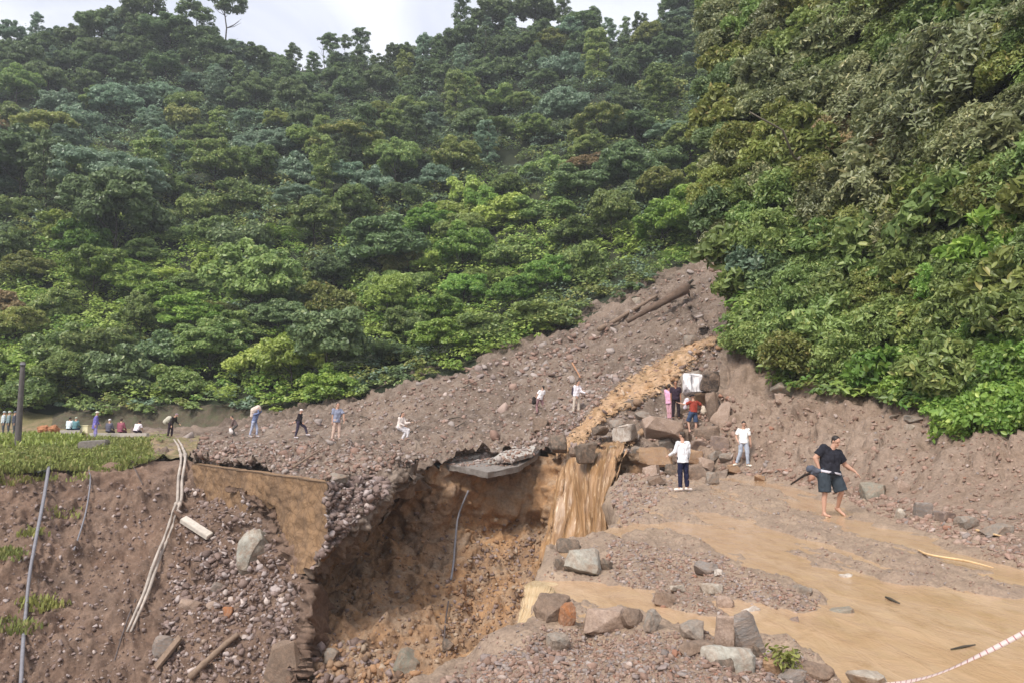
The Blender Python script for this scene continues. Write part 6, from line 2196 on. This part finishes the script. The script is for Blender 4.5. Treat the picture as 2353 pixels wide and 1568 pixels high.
    if 'top' in wear:
        c = wear['top']
        g = 0.018 * s
        hem = pel - up * wear.get('hem', 0.06) * s
        pr = [cap(hem, (0.142 + 0.02) * s * b, belly, 0.135 * s * b, True, 20), cap(belly - side * 0.045 * s, 0.118 * s * b + g, chest - side * 0.055 * s, 0.115 * s * b + g, seg=16), cap(belly + side * 0.045 * s, 0.118 * s * b + g, chest + side * 0.055 * s, 0.115 * s * b + g, seg=16),
              cap(hem - side * 0.05 * s, 0.125 * s * b + g, belly - side * 0.045 * s, 0.115 * s * b + g, True, 18), cap(hem + side * 0.05 * s, 0.125 * s * b + g, belly + side * 0.045 * s, 0.115 * s * b + g, True, 18),
              cap(chest, 0.1 * s + g, neck - up * 0.055 * s, 0.066 * s + g)]
        for q, g_ in (('L', 1), ('R', -1)):
            pr += [cap(chest + side * g_ * 0.05 * s, 0.09 * s * b + g, J['sh' + q], 0.058 * s * b + g), cap(neck - up * 0.06 * s, 0.05 * s + g, J['sh' + q], 0.052 * s * b + g)]
            if wear.get('sleeve', 'short') == 'short':
                e = J['sh' + q] + (J['el' + q] - J['sh' + q]) * 0.72
                pr.append(cap(J['sh' + q], 0.058 * s * b + g, e, 0.058 * s * b + g, True, 16))
            else:
                pr += [cap(J['sh' + q], 0.056 * s * b + g, J['el' + q], 0.042 * s * b + g), cap(J['el' + q], 0.042 * s * b + g, J['wr' + q] - (J['wr' + q] - J['el' + q]) * 0.04, 0.032 * s + g * 0.6, True, 16)]
        fuse('jacket' if wear.get('jacket') else 'shirt', pr, cv, cloth(c), root, 2, 0.02, 3)
    if 'bottom' in wear:
        c = wear['bottom']
        g = 0.016 * s
        waist = pel + up * 0.075 * s
        pr = [cap(waist, 0.135 * s * b, pel, 0.14 * s * b, True, 20), cap(pel - side * 0.06 * s, 0.118 * s * b + g, pel + side * 0.06 * s, 0.118 * s * b + g),
              cap(waist - side * 0.05 * s, 0.11 * s * b + g, pel - side * 0.06 * s, 0.115 * s * b + g, True), cap(waist + side * 0.05 * s, 0.11 * s * b + g, pel + side * 0.06 * s, 0.115 * s * b + g, True)]
        for q in 'LR':
            if wear.get('short'):
                e = J['hip' + q] + (J['kn' + q] - J['hip' + q]) * 0.93
                pr += [cap(J['hip' + q], 0.098 * s * b + g, e, 0.085 * s * b + g, True, 18)]
            else:
                e = J['kn' + q] + (J['an' + q] - J['kn' + q]) * wear.get('leg', 0.95)
                pr += [cap(J['hip' + q], 0.09 * s * b + g, J['kn' + q], 0.062 * s + g), cap(J['kn' + q], 0.06 * s + g, e, 0.046 * s + g, True, 16)]
        fuse('shorts' if wear.get('short') else 'trousers', pr, cv, cloth(c), root, 2, 0.018, 6)
    if 'shoes' in wear:
        for q in 'LR':
            pr = [cap(J['he' + q], 0.042 * s, J['to' + q], 0.04 * s), cap(J['he' + q] + (J['to' + q] - J['he' + q]) * 0.75, 0.045 * s, J['to' + q], 0.042 * s), cap(J['he' + q], 0.04 * s, J['an' + q] - v3(0, 0, 0.01), 0.042 * s, True)]
            fuse('shoe', pr, max(0.010, voxel), cloth(wear['shoes']), root, 1)
    if 'backpack' in wear:
        m_ = (chest + belly) / 2 - fwd * 0.19 * s
        pr = [cap(m_ - side * 0.06 * s + up * 0.14 * s, 0.085 * s, m_ - side * 0.06 * s - up * 0.14 * s, 0.1 * s), cap(m_ + side * 0.06 * s + up * 0.14 * s, 0.085 * s, m_ + side * 0.06 * s - up * 0.14 * s, 0.1 * s)]
        return root, J, {'pack': pr, 'head': head, 'chest': chest, 'pel': pel}
    return root, J, {'head': head, 'chest': chest, 'pel': pel}

def sack(name, label, cat, at, prims, c, voxel=0.014):
    root = fuse(name, prims, voxel, cloth(c), None, 2, 0.03, 9)
    root.location = at
    tag(root, label, cat)
    return root

def ground(x, y, only=None):
    h = hit(x, y, only)
    return np.array(h[0])

STAND = dict(armL=((0.12, 0, -1), (0.05, -0.15, -1)), armR=((-0.12, 0, -1), (-0.05, -0.15, -1)), legL=((0.06, 0, -1), (0.02, 0.03, -1)), legR=((-0.06, 0, -1), (-0.02, 0.03, -1)))
def pose(**k):
    d = dict(STAND)
    d.update(k)
    return d

# the man in black, mid-stride through the water, looking down, a dark jacket bunched under his arm
A = P(1893, 1186, z=0.0)
rt, J, B = person('stocky man in black T-shirt and dark shorts wading barelegged through the water', A, 1.70,
    pose(fwd=(0.30, -1, 0), spine=(0.14, -0.02, 1), head=(0.50, -0.35, 1), face=(0.42, -0.9, -0.42), sh_tilt=(0, 0, -0.34),
         armR=((-0.62, 0.12, -0.72), (0.26, -0.18, -1)), handR=(0.3, -0.3, -0.9), palmR=(0.9, 0, 0.2), thumbR=(0.2, -1, 0), curlR=0.9,
         armL=((0.52, 0.1, -0.86), (0.78, -0.28, -0.6)), handL=(0.62, -0.3, -0.75), palmL=(-0.4, 0.3, -0.6), thumbL=(-0.1, -1, -0.2), curlL=0.35,
         legR=((-0.02, -0.06, -1), (-0.08, 0.02, -1)), legL=((0.30, -0.16, -1), (-0.02, 0.55, -0.85)), footL=(0.55, -0.55, -0.62), footR=(0.25, -1, -0.08), anchor='R'),
    dict(top=(40, 40, 48), sleeve='short', hem=0.03, bottom=(58, 66, 74), short=True), SKIN, HAIR, 0.007, build=1.36)
A = np.array(A)
wr = J['wrR']
pel_ = B['pel']
# pale waistband showing under the shirt, and slippers
pr = [cap(pel_ + v3(-0.07, -0.01, -0.02), 0.196, pel_ + v3(-0.06, -0.01, 0.03), 0.198, True, 22), cap(pel_ + v3(0.05, -0.01, -0.03), 0.19, pel_ + v3(0.06, -0.01, 0.01), 0.19, True, 22)]
fuse('waistband', pr, 0.01, cloth((196, 192, 200)), rt, 1)
for q, c in (('R', (206, 188, 160)), ('L', (120, 98, 70))):
    f_ = nrm3(J['to' + q] - J['he' + q])
    V, p_, T = ell((J['to' + q] + J['he' + q]) / 2 - v3(0, 0, 0.034) + f_ * 0.015, 0.048, 0.14, 0.014, np.column_stack([nrm3(np.cross(f_, v3(0, 0, 1))), f_, nrm3(np.cross(np.cross(f_, v3(0, 0, 1)), f_))]))
    link('slipper', mesh_np('slipper', V, p_), cloth(c), rt, True)
pr = [cap(wr + v3(-0.16, 0.04, 0.0), 0.085, wr + v3(0.06, 0.08, -0.12), 0.10), cap(wr + v3(-0.02, 0.03, -0.05), 0.085, wr + v3(0.10, 0.05, -0.16), 0.06), cap(wr + v3(-0.12, 0.03, 0.02), 0.05, wr + v3(-0.16, 0.03, -0.08), 0.04)]
o = sack('bunched_jacket', 'dark blue-grey jacket bunched in the hand of the man in black', 'jacket', A, pr, (84, 88, 100), 0.011)
V, p_, T = tube(np.array([A + wr + v3(-0.04, 0.03, -0.06), A + wr + v3(-0.3, 0.02, -0.12), A + wr + v3(-0.62, 0, -0.32)]), [0.022, 0.026, 0.016], 9)
o = link('folded_umbrella', mesh_np('folded_umbrella', V, p_), cloth((44, 36, 32)), None, True)
tag(o, 'thin black stick-like umbrella held out behind the man in black', 'umbrella')

# the boy in white, back turned
A = ground(1570, 1126, ('road',))
person('boy in white long-sleeved shirt and navy trousers seen from behind', A, 1.58,
    pose(fwd=(-0.35, 1, 0), spine=(0.02, 0.0, 1), head=(-0.10, 0.12, 1), face=(-0.75, 0.65, -0.25),
         armL=((-0.35, 0.05, -1), (-0.5, 0.6, -0.35)), armR=((0.1, 0.05, -1), (-0.05, 0.5, -0.9)),
         legL=((-0.03, 0.02, -1), (-0.02, -0.02, -1)), legR=((0.05, 0.02, -1), (0.03, -0.02, -1)), footL=(-0.5, 0.4, -0.1), footR=(0.5, 0.3, -0.1)),
    dict(top=(232, 232, 236), sleeve='long', hem=0.12, bottom=(36, 38, 62), shoes=(226, 214, 206)), SKIN, HAIR_B, 0.009, build=0.9)

# the person in white walking down off the rocks
A = ground(1718, 1070)
person('person in white top and pale jeans stepping down beside the bank', A, 1.64,
    pose(fwd=(-0.2, -1, 0), spine=(0.02, 0.0, 1), head=(0.04, -0.2, 1), face=(-0.1, -0.9, -0.4),
         armR=((-0.4, 0.0, -0.9), (0.15, -0.6, -0.8)), armL=((0.22, 0.05, -1), (0.1, -0.1, -1)),
         legL=((0.08, -0.1, -1), (0.05, 0.1, -1)), legR=((-0.12, 0.05, -1), (-0.25, 0.35, -0.9)), footR=(-0.7, -0.4, -0.2), footL=(0.4, -0.8, -0.1), anchor='L'),
    dict(top=(236, 234, 232), sleeve='short', hem=0.05, bottom=(176, 184, 198), shoes=(214, 208, 196)), SKIN, HAIR, 0.010, build=0.92)

# climbing party by the streaked boulder
A = P(1597, 998, 31.2)
g = hit(1597, 996)
if g:
    A = np.array(g[0]) + [0, -0.1, 0]
rt, J, B = person('person in a red top and blue shorts climbing over the boulders with arms spread', A, 1.66,
    pose(fwd=(-0.5, 1, 0), spine=(0.10, 0.12, 1), head=(-0.25, 0.2, 1), face=(-0.6, 0.8, -0.2),
         armL=((-0.85, 0.1, -0.35), (-0.7, 0.2, 0.2)), armR=((0.8, 0.1, -0.5), (0.5, 0.2, -0.6)),
         legL=((-0.25, 0.35, -0.8), (0.05, -0.35, -0.9)), legR=((0.08, 0.0, -1), (-0.05, -0.1, -1)), anchor='R'),
    dict(top=(150, 64, 52), sleeve='short', hem=0.0, bottom=(70, 84, 112), short=True, shoes=(196, 160, 144), hat=(44, 38, 40)), SKIN, HAIR, 0.011)
sack('white_bundle', 'white cloth bundle on the shoulder of the person in red', 'bundle', A, [cap(B['chest'] + v3(-0.28, 0, 0.20), 0.10, B['chest'] + v3(-0.36, 0.02, -0.12), 0.075), cap(B['chest'] + v3(-0.24, 0, 0.12), 0.09, B['chest'] + v3(-0.34, 0.02, 0.02), 0.1)], (226, 216, 226))
sack('pale_bag', 'pale beige bag hanging from the far arm of the person in red', 'bag', A, [cap(J['elR'] + v3(0.03, -0.02, -0.08), 0.09, J['elR'] + v3(0.05, -0.02, -0.26), 0.13)], (206, 190, 172))
A = P(1553, 962, 33.5)
person('person in a dark plum shirt with pale chest band standing behind the pinkish boulder', A, 1.6,
    pose(fwd=(-0.1, -1, 0)), dict(top=(52, 40, 52), sleeve='short', bottom=(46, 36, 42), shoes=(60, 50, 48)), SKIN_D, HAIR, 0.012)
A = P(1538, 964, 34.3)
person('person in pink half hidden behind the person in the plum shirt', A, 1.55,
    pose(fwd=(0.3, 1, 0)), dict(top=(226, 168, 196), sleeve='long', hem=0.16, bottom=(208, 160, 170), shoes=(150, 110, 104)), SKIN_D, HAIR_B, 0.012, build=0.9)

# boulder with the streaked face
h = hit(1600, 905)
c0 = P(1604, 905, 34.6)
STREAKED, nt, b, out = nodes('streaked_rock')
v = coords(nt, 'Object', (5.5, 1, 0.8))
n = noise_node(nt, v, 1.6, 4, 0.6)
nt.links.new(ramp(nt, n, [(0.38, srgb(120, 116, 120)), (0.5, srgb(222, 216, 216)), (0.6, srgb(236, 230, 228))]), b.inputs['Base Color'])
b.inputs['Roughness'].default_value = 0.6
me = rock_mesh('streaked_boulder', 61, 0.95, 0.8, 1.05, 0.5, 20)
me.materials.append(STREAKED)
o = bpy.data.objects.new('streaked_boulder', me)
COL.objects.link(o)
o.location = c0 + [-0.22, 0, 0.45]
tag(o, 'boulder with white streaked face behind the climbing person', 'rock')
me = rock_mesh('black_boulder', 64, 0.95, 0.8, 1.0, 0.6, 20)
me.materials.append(stone('black_rock', srgb(66, 62, 60), srgb(54, 50, 50), srgb(80, 76, 72), 5))
o = bpy.data.objects.new('black_boulder', me)
COL.objects.link(o)
o.location = c0 + [0.42, -0.15, 0.55]
tag(o, 'rounded black boulder next to the white streaked boulder', 'rock')

# people crossing the slide
def far(x, y, H, ps, wear, label, d=None, **k):
    if d is None:
        g = hit(x, y, ('landslide', 'verge_ground', 'right_bank'))
        A = np.array(g[0])
        A[2] -= 0.03
    else:
        A = P(x, y, d)
    return A, person(label, A, H, ps, wear, voxel=0.014, **k)

A, (rt, J, B) = far(1324, 947, 1.66, pose(fwd=(0.6, -0.6, 0), spine=(0.12, 0, 1), head=(0.25, -0.1, 1), armL=((0.3, -0.3, -0.9), (0.8, -0.2, -0.3)), armR=((-0.1, 0, -1), (0.3, -0.2, -0.8)),
    legL=((0.15, 0, -1), (-0.05, 0, -1)), legR=((-0.12, 0, -1), (-0.1, 0.05, -1))), dict(top=(226, 220, 226), sleeve='long', bottom=(196, 182, 168), shoes=(120, 100, 92), backpack=1), 'person in white with long pale trousers crossing the slide with a dark pack')
sack('dark_backpack', 'dark backpack worn by the person in white crossing the slide', 'backpack', A, B['pack'], (66, 56, 68))
A, (rt, J, B) = far(1240, 948, 1.6, pose(fwd=(-0.5, 0.6, 0), spine=(0.3, 0.1, 1), head=(0.3, 0.2, 1), legL=((-0.25, 0.2, -0.9), (0.1, -0.3, -1)), legR=((0.3, 0.1, -0.8), (0.25, -0.3, -0.9)), armL=((-0.5, 0, -0.8), (-0.4, 0.1, -0.8))),
    dict(top=(228, 222, 222), sleeve='short', bottom=(150, 116, 118), shoes=(100, 80, 76), backpack=1), 'person in white T-shirt bending forward on the slide')
sack('black_bag', 'black bag beside the person bending forward on the slide', 'bag', A, [cap(J['wrL'] + v3(-0.06, 0, 0.02), 0.1, J['wrL'] + v3(-0.08, 0, -0.2), 0.12)], (44, 38, 36))
A, (rt, J, B) = far(583, 1001, 1.68, pose(fwd=(1, -0.3, 0), spine=(0.22, 0, 1), head=(0.3, 0, 1), armL=((0.5, 0, 0.5), (-0.4, 0, 0.7)), armR=((0.6, 0, 0.2), (-0.2, 0, 0.9)),
    legL=((0.35, 0, -1), (-0.05, 0, -1)), legR=((-0.2, 0, -1), (-0.3, 0, -1))), dict(top=(110, 122, 158), sleeve='long', bottom=(168, 174, 196), shoes=(190, 184, 186)), 'person in blue carrying a pale sack high on the back')
sack('pale_sack', 'large pale sack on the back of the person in blue', 'sack', A, [cap(B['head'] + v3(-0.22, 0, 0.04), 0.19, B['head'] + v3(0.04, 0, 0.15), 0.20), cap(B['head'] + v3(-0.2, 0, 0.0), 0.2, B['chest'] + v3(-0.2, 0, 0.05), 0.14)], (214, 196, 184))
A, (rt, J, B) = far(541, 1000, 1.5, pose(fwd=(-0.8, -0.4, 0), spine=(-0.5, 0, 1), legL=((-0.6, -0.2, -0.6), (0.3, 0, -0.9)), legR=((-0.5, 0.2, -0.5), (0.5, 0, -0.8)), armL=((-0.4, 0, -0.9), (-0.4, 0, -0.9))),
    dict(top=(110, 92, 88), sleeve='long', bottom=(90, 86, 84), shoes=(80, 74, 70)), 'person in brown stooping among the stones beside the sack carrier', hair=HAIR)
sack('white_bag', 'small white bag at the knees of the person in brown', 'bag', A, [cap(J['knL'] + v3(-0.02, -0.12, 0.02), 0.1, J['knL'] + v3(0.04, -0.12, -0.12), 0.13)], (224, 214, 210))
A, _ = far(686, 1004, 1.68, pose(fwd=(1, -0.2, 0), spine=(0.12, 0, 1), head=(0.35, -0.05, 1), armL=((-0.7, 0, -0.7), (-0.6, 0, -0.7)), armR=((0.2, 0, -0.9), (0.5, 0, -0.6)), legL=((0.75, 0, -0.6), (0.25, 0, -0.9)), legR=((-0.12, 0, -1), (-0.25, 0, -0.9))),
    dict(top=(40, 34, 40), sleeve='long', bottom=(66, 58, 74), shoes=(200, 192, 196), cap=(226, 216, 212)), 'person in black with a white cap striding along the far path')
A, _ = far(772, 1010, 1.66, pose(fwd=(0.6, -0.8, 0), spine=(0.05, 0, 1), armL=((0.5, -0.1, -0.8), (0.1, -0.3, -0.9)), legL=((0.12, 0, -1), (-0.05, 0.1, -1)), legR=((-0.05, 0, -1), (-0.2, 0.1, -1))),
    dict(top=(142, 146, 166), sleeve='short', hem=0.1, bottom=(206, 178, 162), shoes=(190, 160, 150)), 'person in grey-blue shirt with pale legs walking the far path')
A, _ = far(918, 1010, 1.6, pose(fwd=(0.8, -0.5, 0), spine=(0.16, 0, 1), head=(0.35, 0, 1), legL=((0.85, -0.2, -0.25), (-0.15, 0, -1)), legR=((0.7, 0.2, -0.45), (-0.45, 0, -0.9)), armL=((0.4, -0.2, -0.8), (0.8, 0, 0.1)), armR=((0.2, 0, -0.9), (0.7, 0, -0.3))),
    dict(top=(228, 214, 206), sleeve='long', bottom=(212, 206, 208), shoes=(120, 104, 98), long_hair=True), 'person in white with long brown hair crouching on the edge of the path', hair=HAIR_B)
A, (rt, J, B) = far(391, 1003, 1.62, pose(fwd=(0.9, -0.2, 0), spine=(0.55, 0, 1), head=(0.8, 0, 0.8), legL=((0.15, 0, -1), (-0.1, 0, -1)), legR=((-0.1, 0, -1), (-0.15, 0, -1)), armL=((0.1, -0.1, -0.8), (0.6, 0, -0.4))),
    dict(top=(50, 44, 42), sleeve='long', bottom=(52, 38, 48), shoes=(60, 44, 46), cap=(150, 126, 136)), 'person in dark clothes bent under a sack where the far road meets the slide')
sack('grey_sack', 'pale grey sack on the back of the bent person in dark clothes', 'sack', A, [cap(B['chest'] + v3(-0.26, 0, 0.02), 0.2, B['pel'] + v3(-0.32, 0, 0.12), 0.17)], (190, 184, 168))

# people resting on the guard rail, backs to us
SIT = dict(fwd=(0.1, 1, 0), spine=(0, 0.12, 1), armL=((-0.25, 0.2, -0.9), (0.1, 0.7, -0.5)), armR=((0.25, 0.2, -0.9), (-0.1, 0.7, -0.5)), legL=((-0.15, 0.9, -0.15), (0, 0.15, -1)), legR=((0.15, 0.9, -0.15), (0, 0.15, -1)), seat=True)
def sit(x, label, wear, H=1.6, hair=None, y=992, d=None, **k):
    a = (x - 206) / 134.0
    dd = 50.0 - a if d is None else d
    A = P(x, y, dd)
    ps = dict(SIT)
    ps.update(k)
    return A, person(label, A, H, ps, wear, hair=hair, voxel=0.014)
sit(249, 'person in a white cap and dark grey jacket sitting on the guard rail', dict(top=(96, 94, 108), sleeve='long', bottom=(60, 50, 60), shoes=(60, 54, 54), cap=(232, 228, 230)), 1.58)
sit(276, 'person in maroon sitting in the middle of the guard rail', dict(top=(146, 84, 98), sleeve='long', hem=0.1, bottom=(84, 36, 56), shoes=(70, 50, 50)), 1.66, HAIR_B)
sit(312, 'person in a white shirt hunched at the slide end of the guard rail', dict(top=(232, 222, 228), sleeve='short', bottom=(52, 40, 62), shoes=(60, 50, 60)), 1.55, HAIR, spine=(0.12, 0.55, 1), head=(0.2, 0.7, 0.8))
sit(158, 'person in a white shirt sitting on the short length of rail', dict(top=(216, 226, 232), sleeve='long', bottom=(70, 80, 100), shoes=(60, 60, 70)), 1.55, HAIR, 986, 51)
sit(172, 'person in teal sitting beside the one in white on the short rail', dict(top=(96, 132, 138), sleeve='long', bottom=(58, 76, 98), shoes=(60, 60, 70), cap=(176, 184, 166)), 1.55, None, 986, 51)
g = hit(217, 1014)
A = np.array(g[0]) + [0, 0, 0.28]
A = P(217, 1008, 48.4)
person('person in violet-blue clothes and a white helmet-like cap standing on the block by the rail', A, 1.68,
    pose(fwd=(0.8, 0.6, 0), spine=(0.10, 0, 1), head=(0.2, 0, 1), armL=((0.2, 0.2, -0.9), (0.5, 0.1, -0.7)), legL=((0.05, 0, -1), (-0.05, 0, -1)), legR=((0.12, 0, -1), (0, 0, -1))),
    dict(top=(112, 104, 176), sleeve='long', hem=0.3, bottom=(150, 140, 196), shoes=(90, 90, 96), cap=(226, 222, 206)), voxel=0.014)
for x, c, lab, hd, dd in [(6, (190, 198, 204), 'person in pale grey-blue standing at the picture edge behind the verge', (180, 190, 190), 54), (18, (128, 146, 150), 'person in grey-green standing between the pale one and the pole', (206, 210, 204), 54), (31, (74, 76, 88), 'person in dark clothes standing right against the utility pole', (120, 126, 132), 54)]:
    person(lab, P(x, 999, dd), 1.62, pose(fwd=(0.6, 0.7, 0)), dict(top=c, sleeve='long', bottom=(84, 88, 92), shoes=(60, 60, 60), cap=hd), voxel=0.014)
# ------------------------------------------------------------------ the thin humid air between us and the far hill
me = box_mesh('haze', (-260, -40, -15.5), (260, 320, 135), 0.001)
hm = bpy.data.materials.new('haze')
hm.use_nodes = True
hn = hm.node_tree
hn.nodes.clear()
ho = hn.nodes.new('ShaderNodeOutputMaterial')
hv = hn.nodes.new('ShaderNodeVolumePrincipled')
hv.inputs['Color'].default_value = (0.90, 0.94, 1.0, 1)
hv.inputs['Density'].default_value = 0.0005
hv.inputs['Anisotropy'].default_value = 0.0
hn.links.new(hv.outputs[0], ho.inputs['Volume'])
hz = link('haze', me, hm)
hz['kind'] = 'stuff'
hz['label'] = 'thin bluish haze in the air before the far wooded hill'
hz['category'] = 'haze'
scene.cycles.volume_bounces = 0
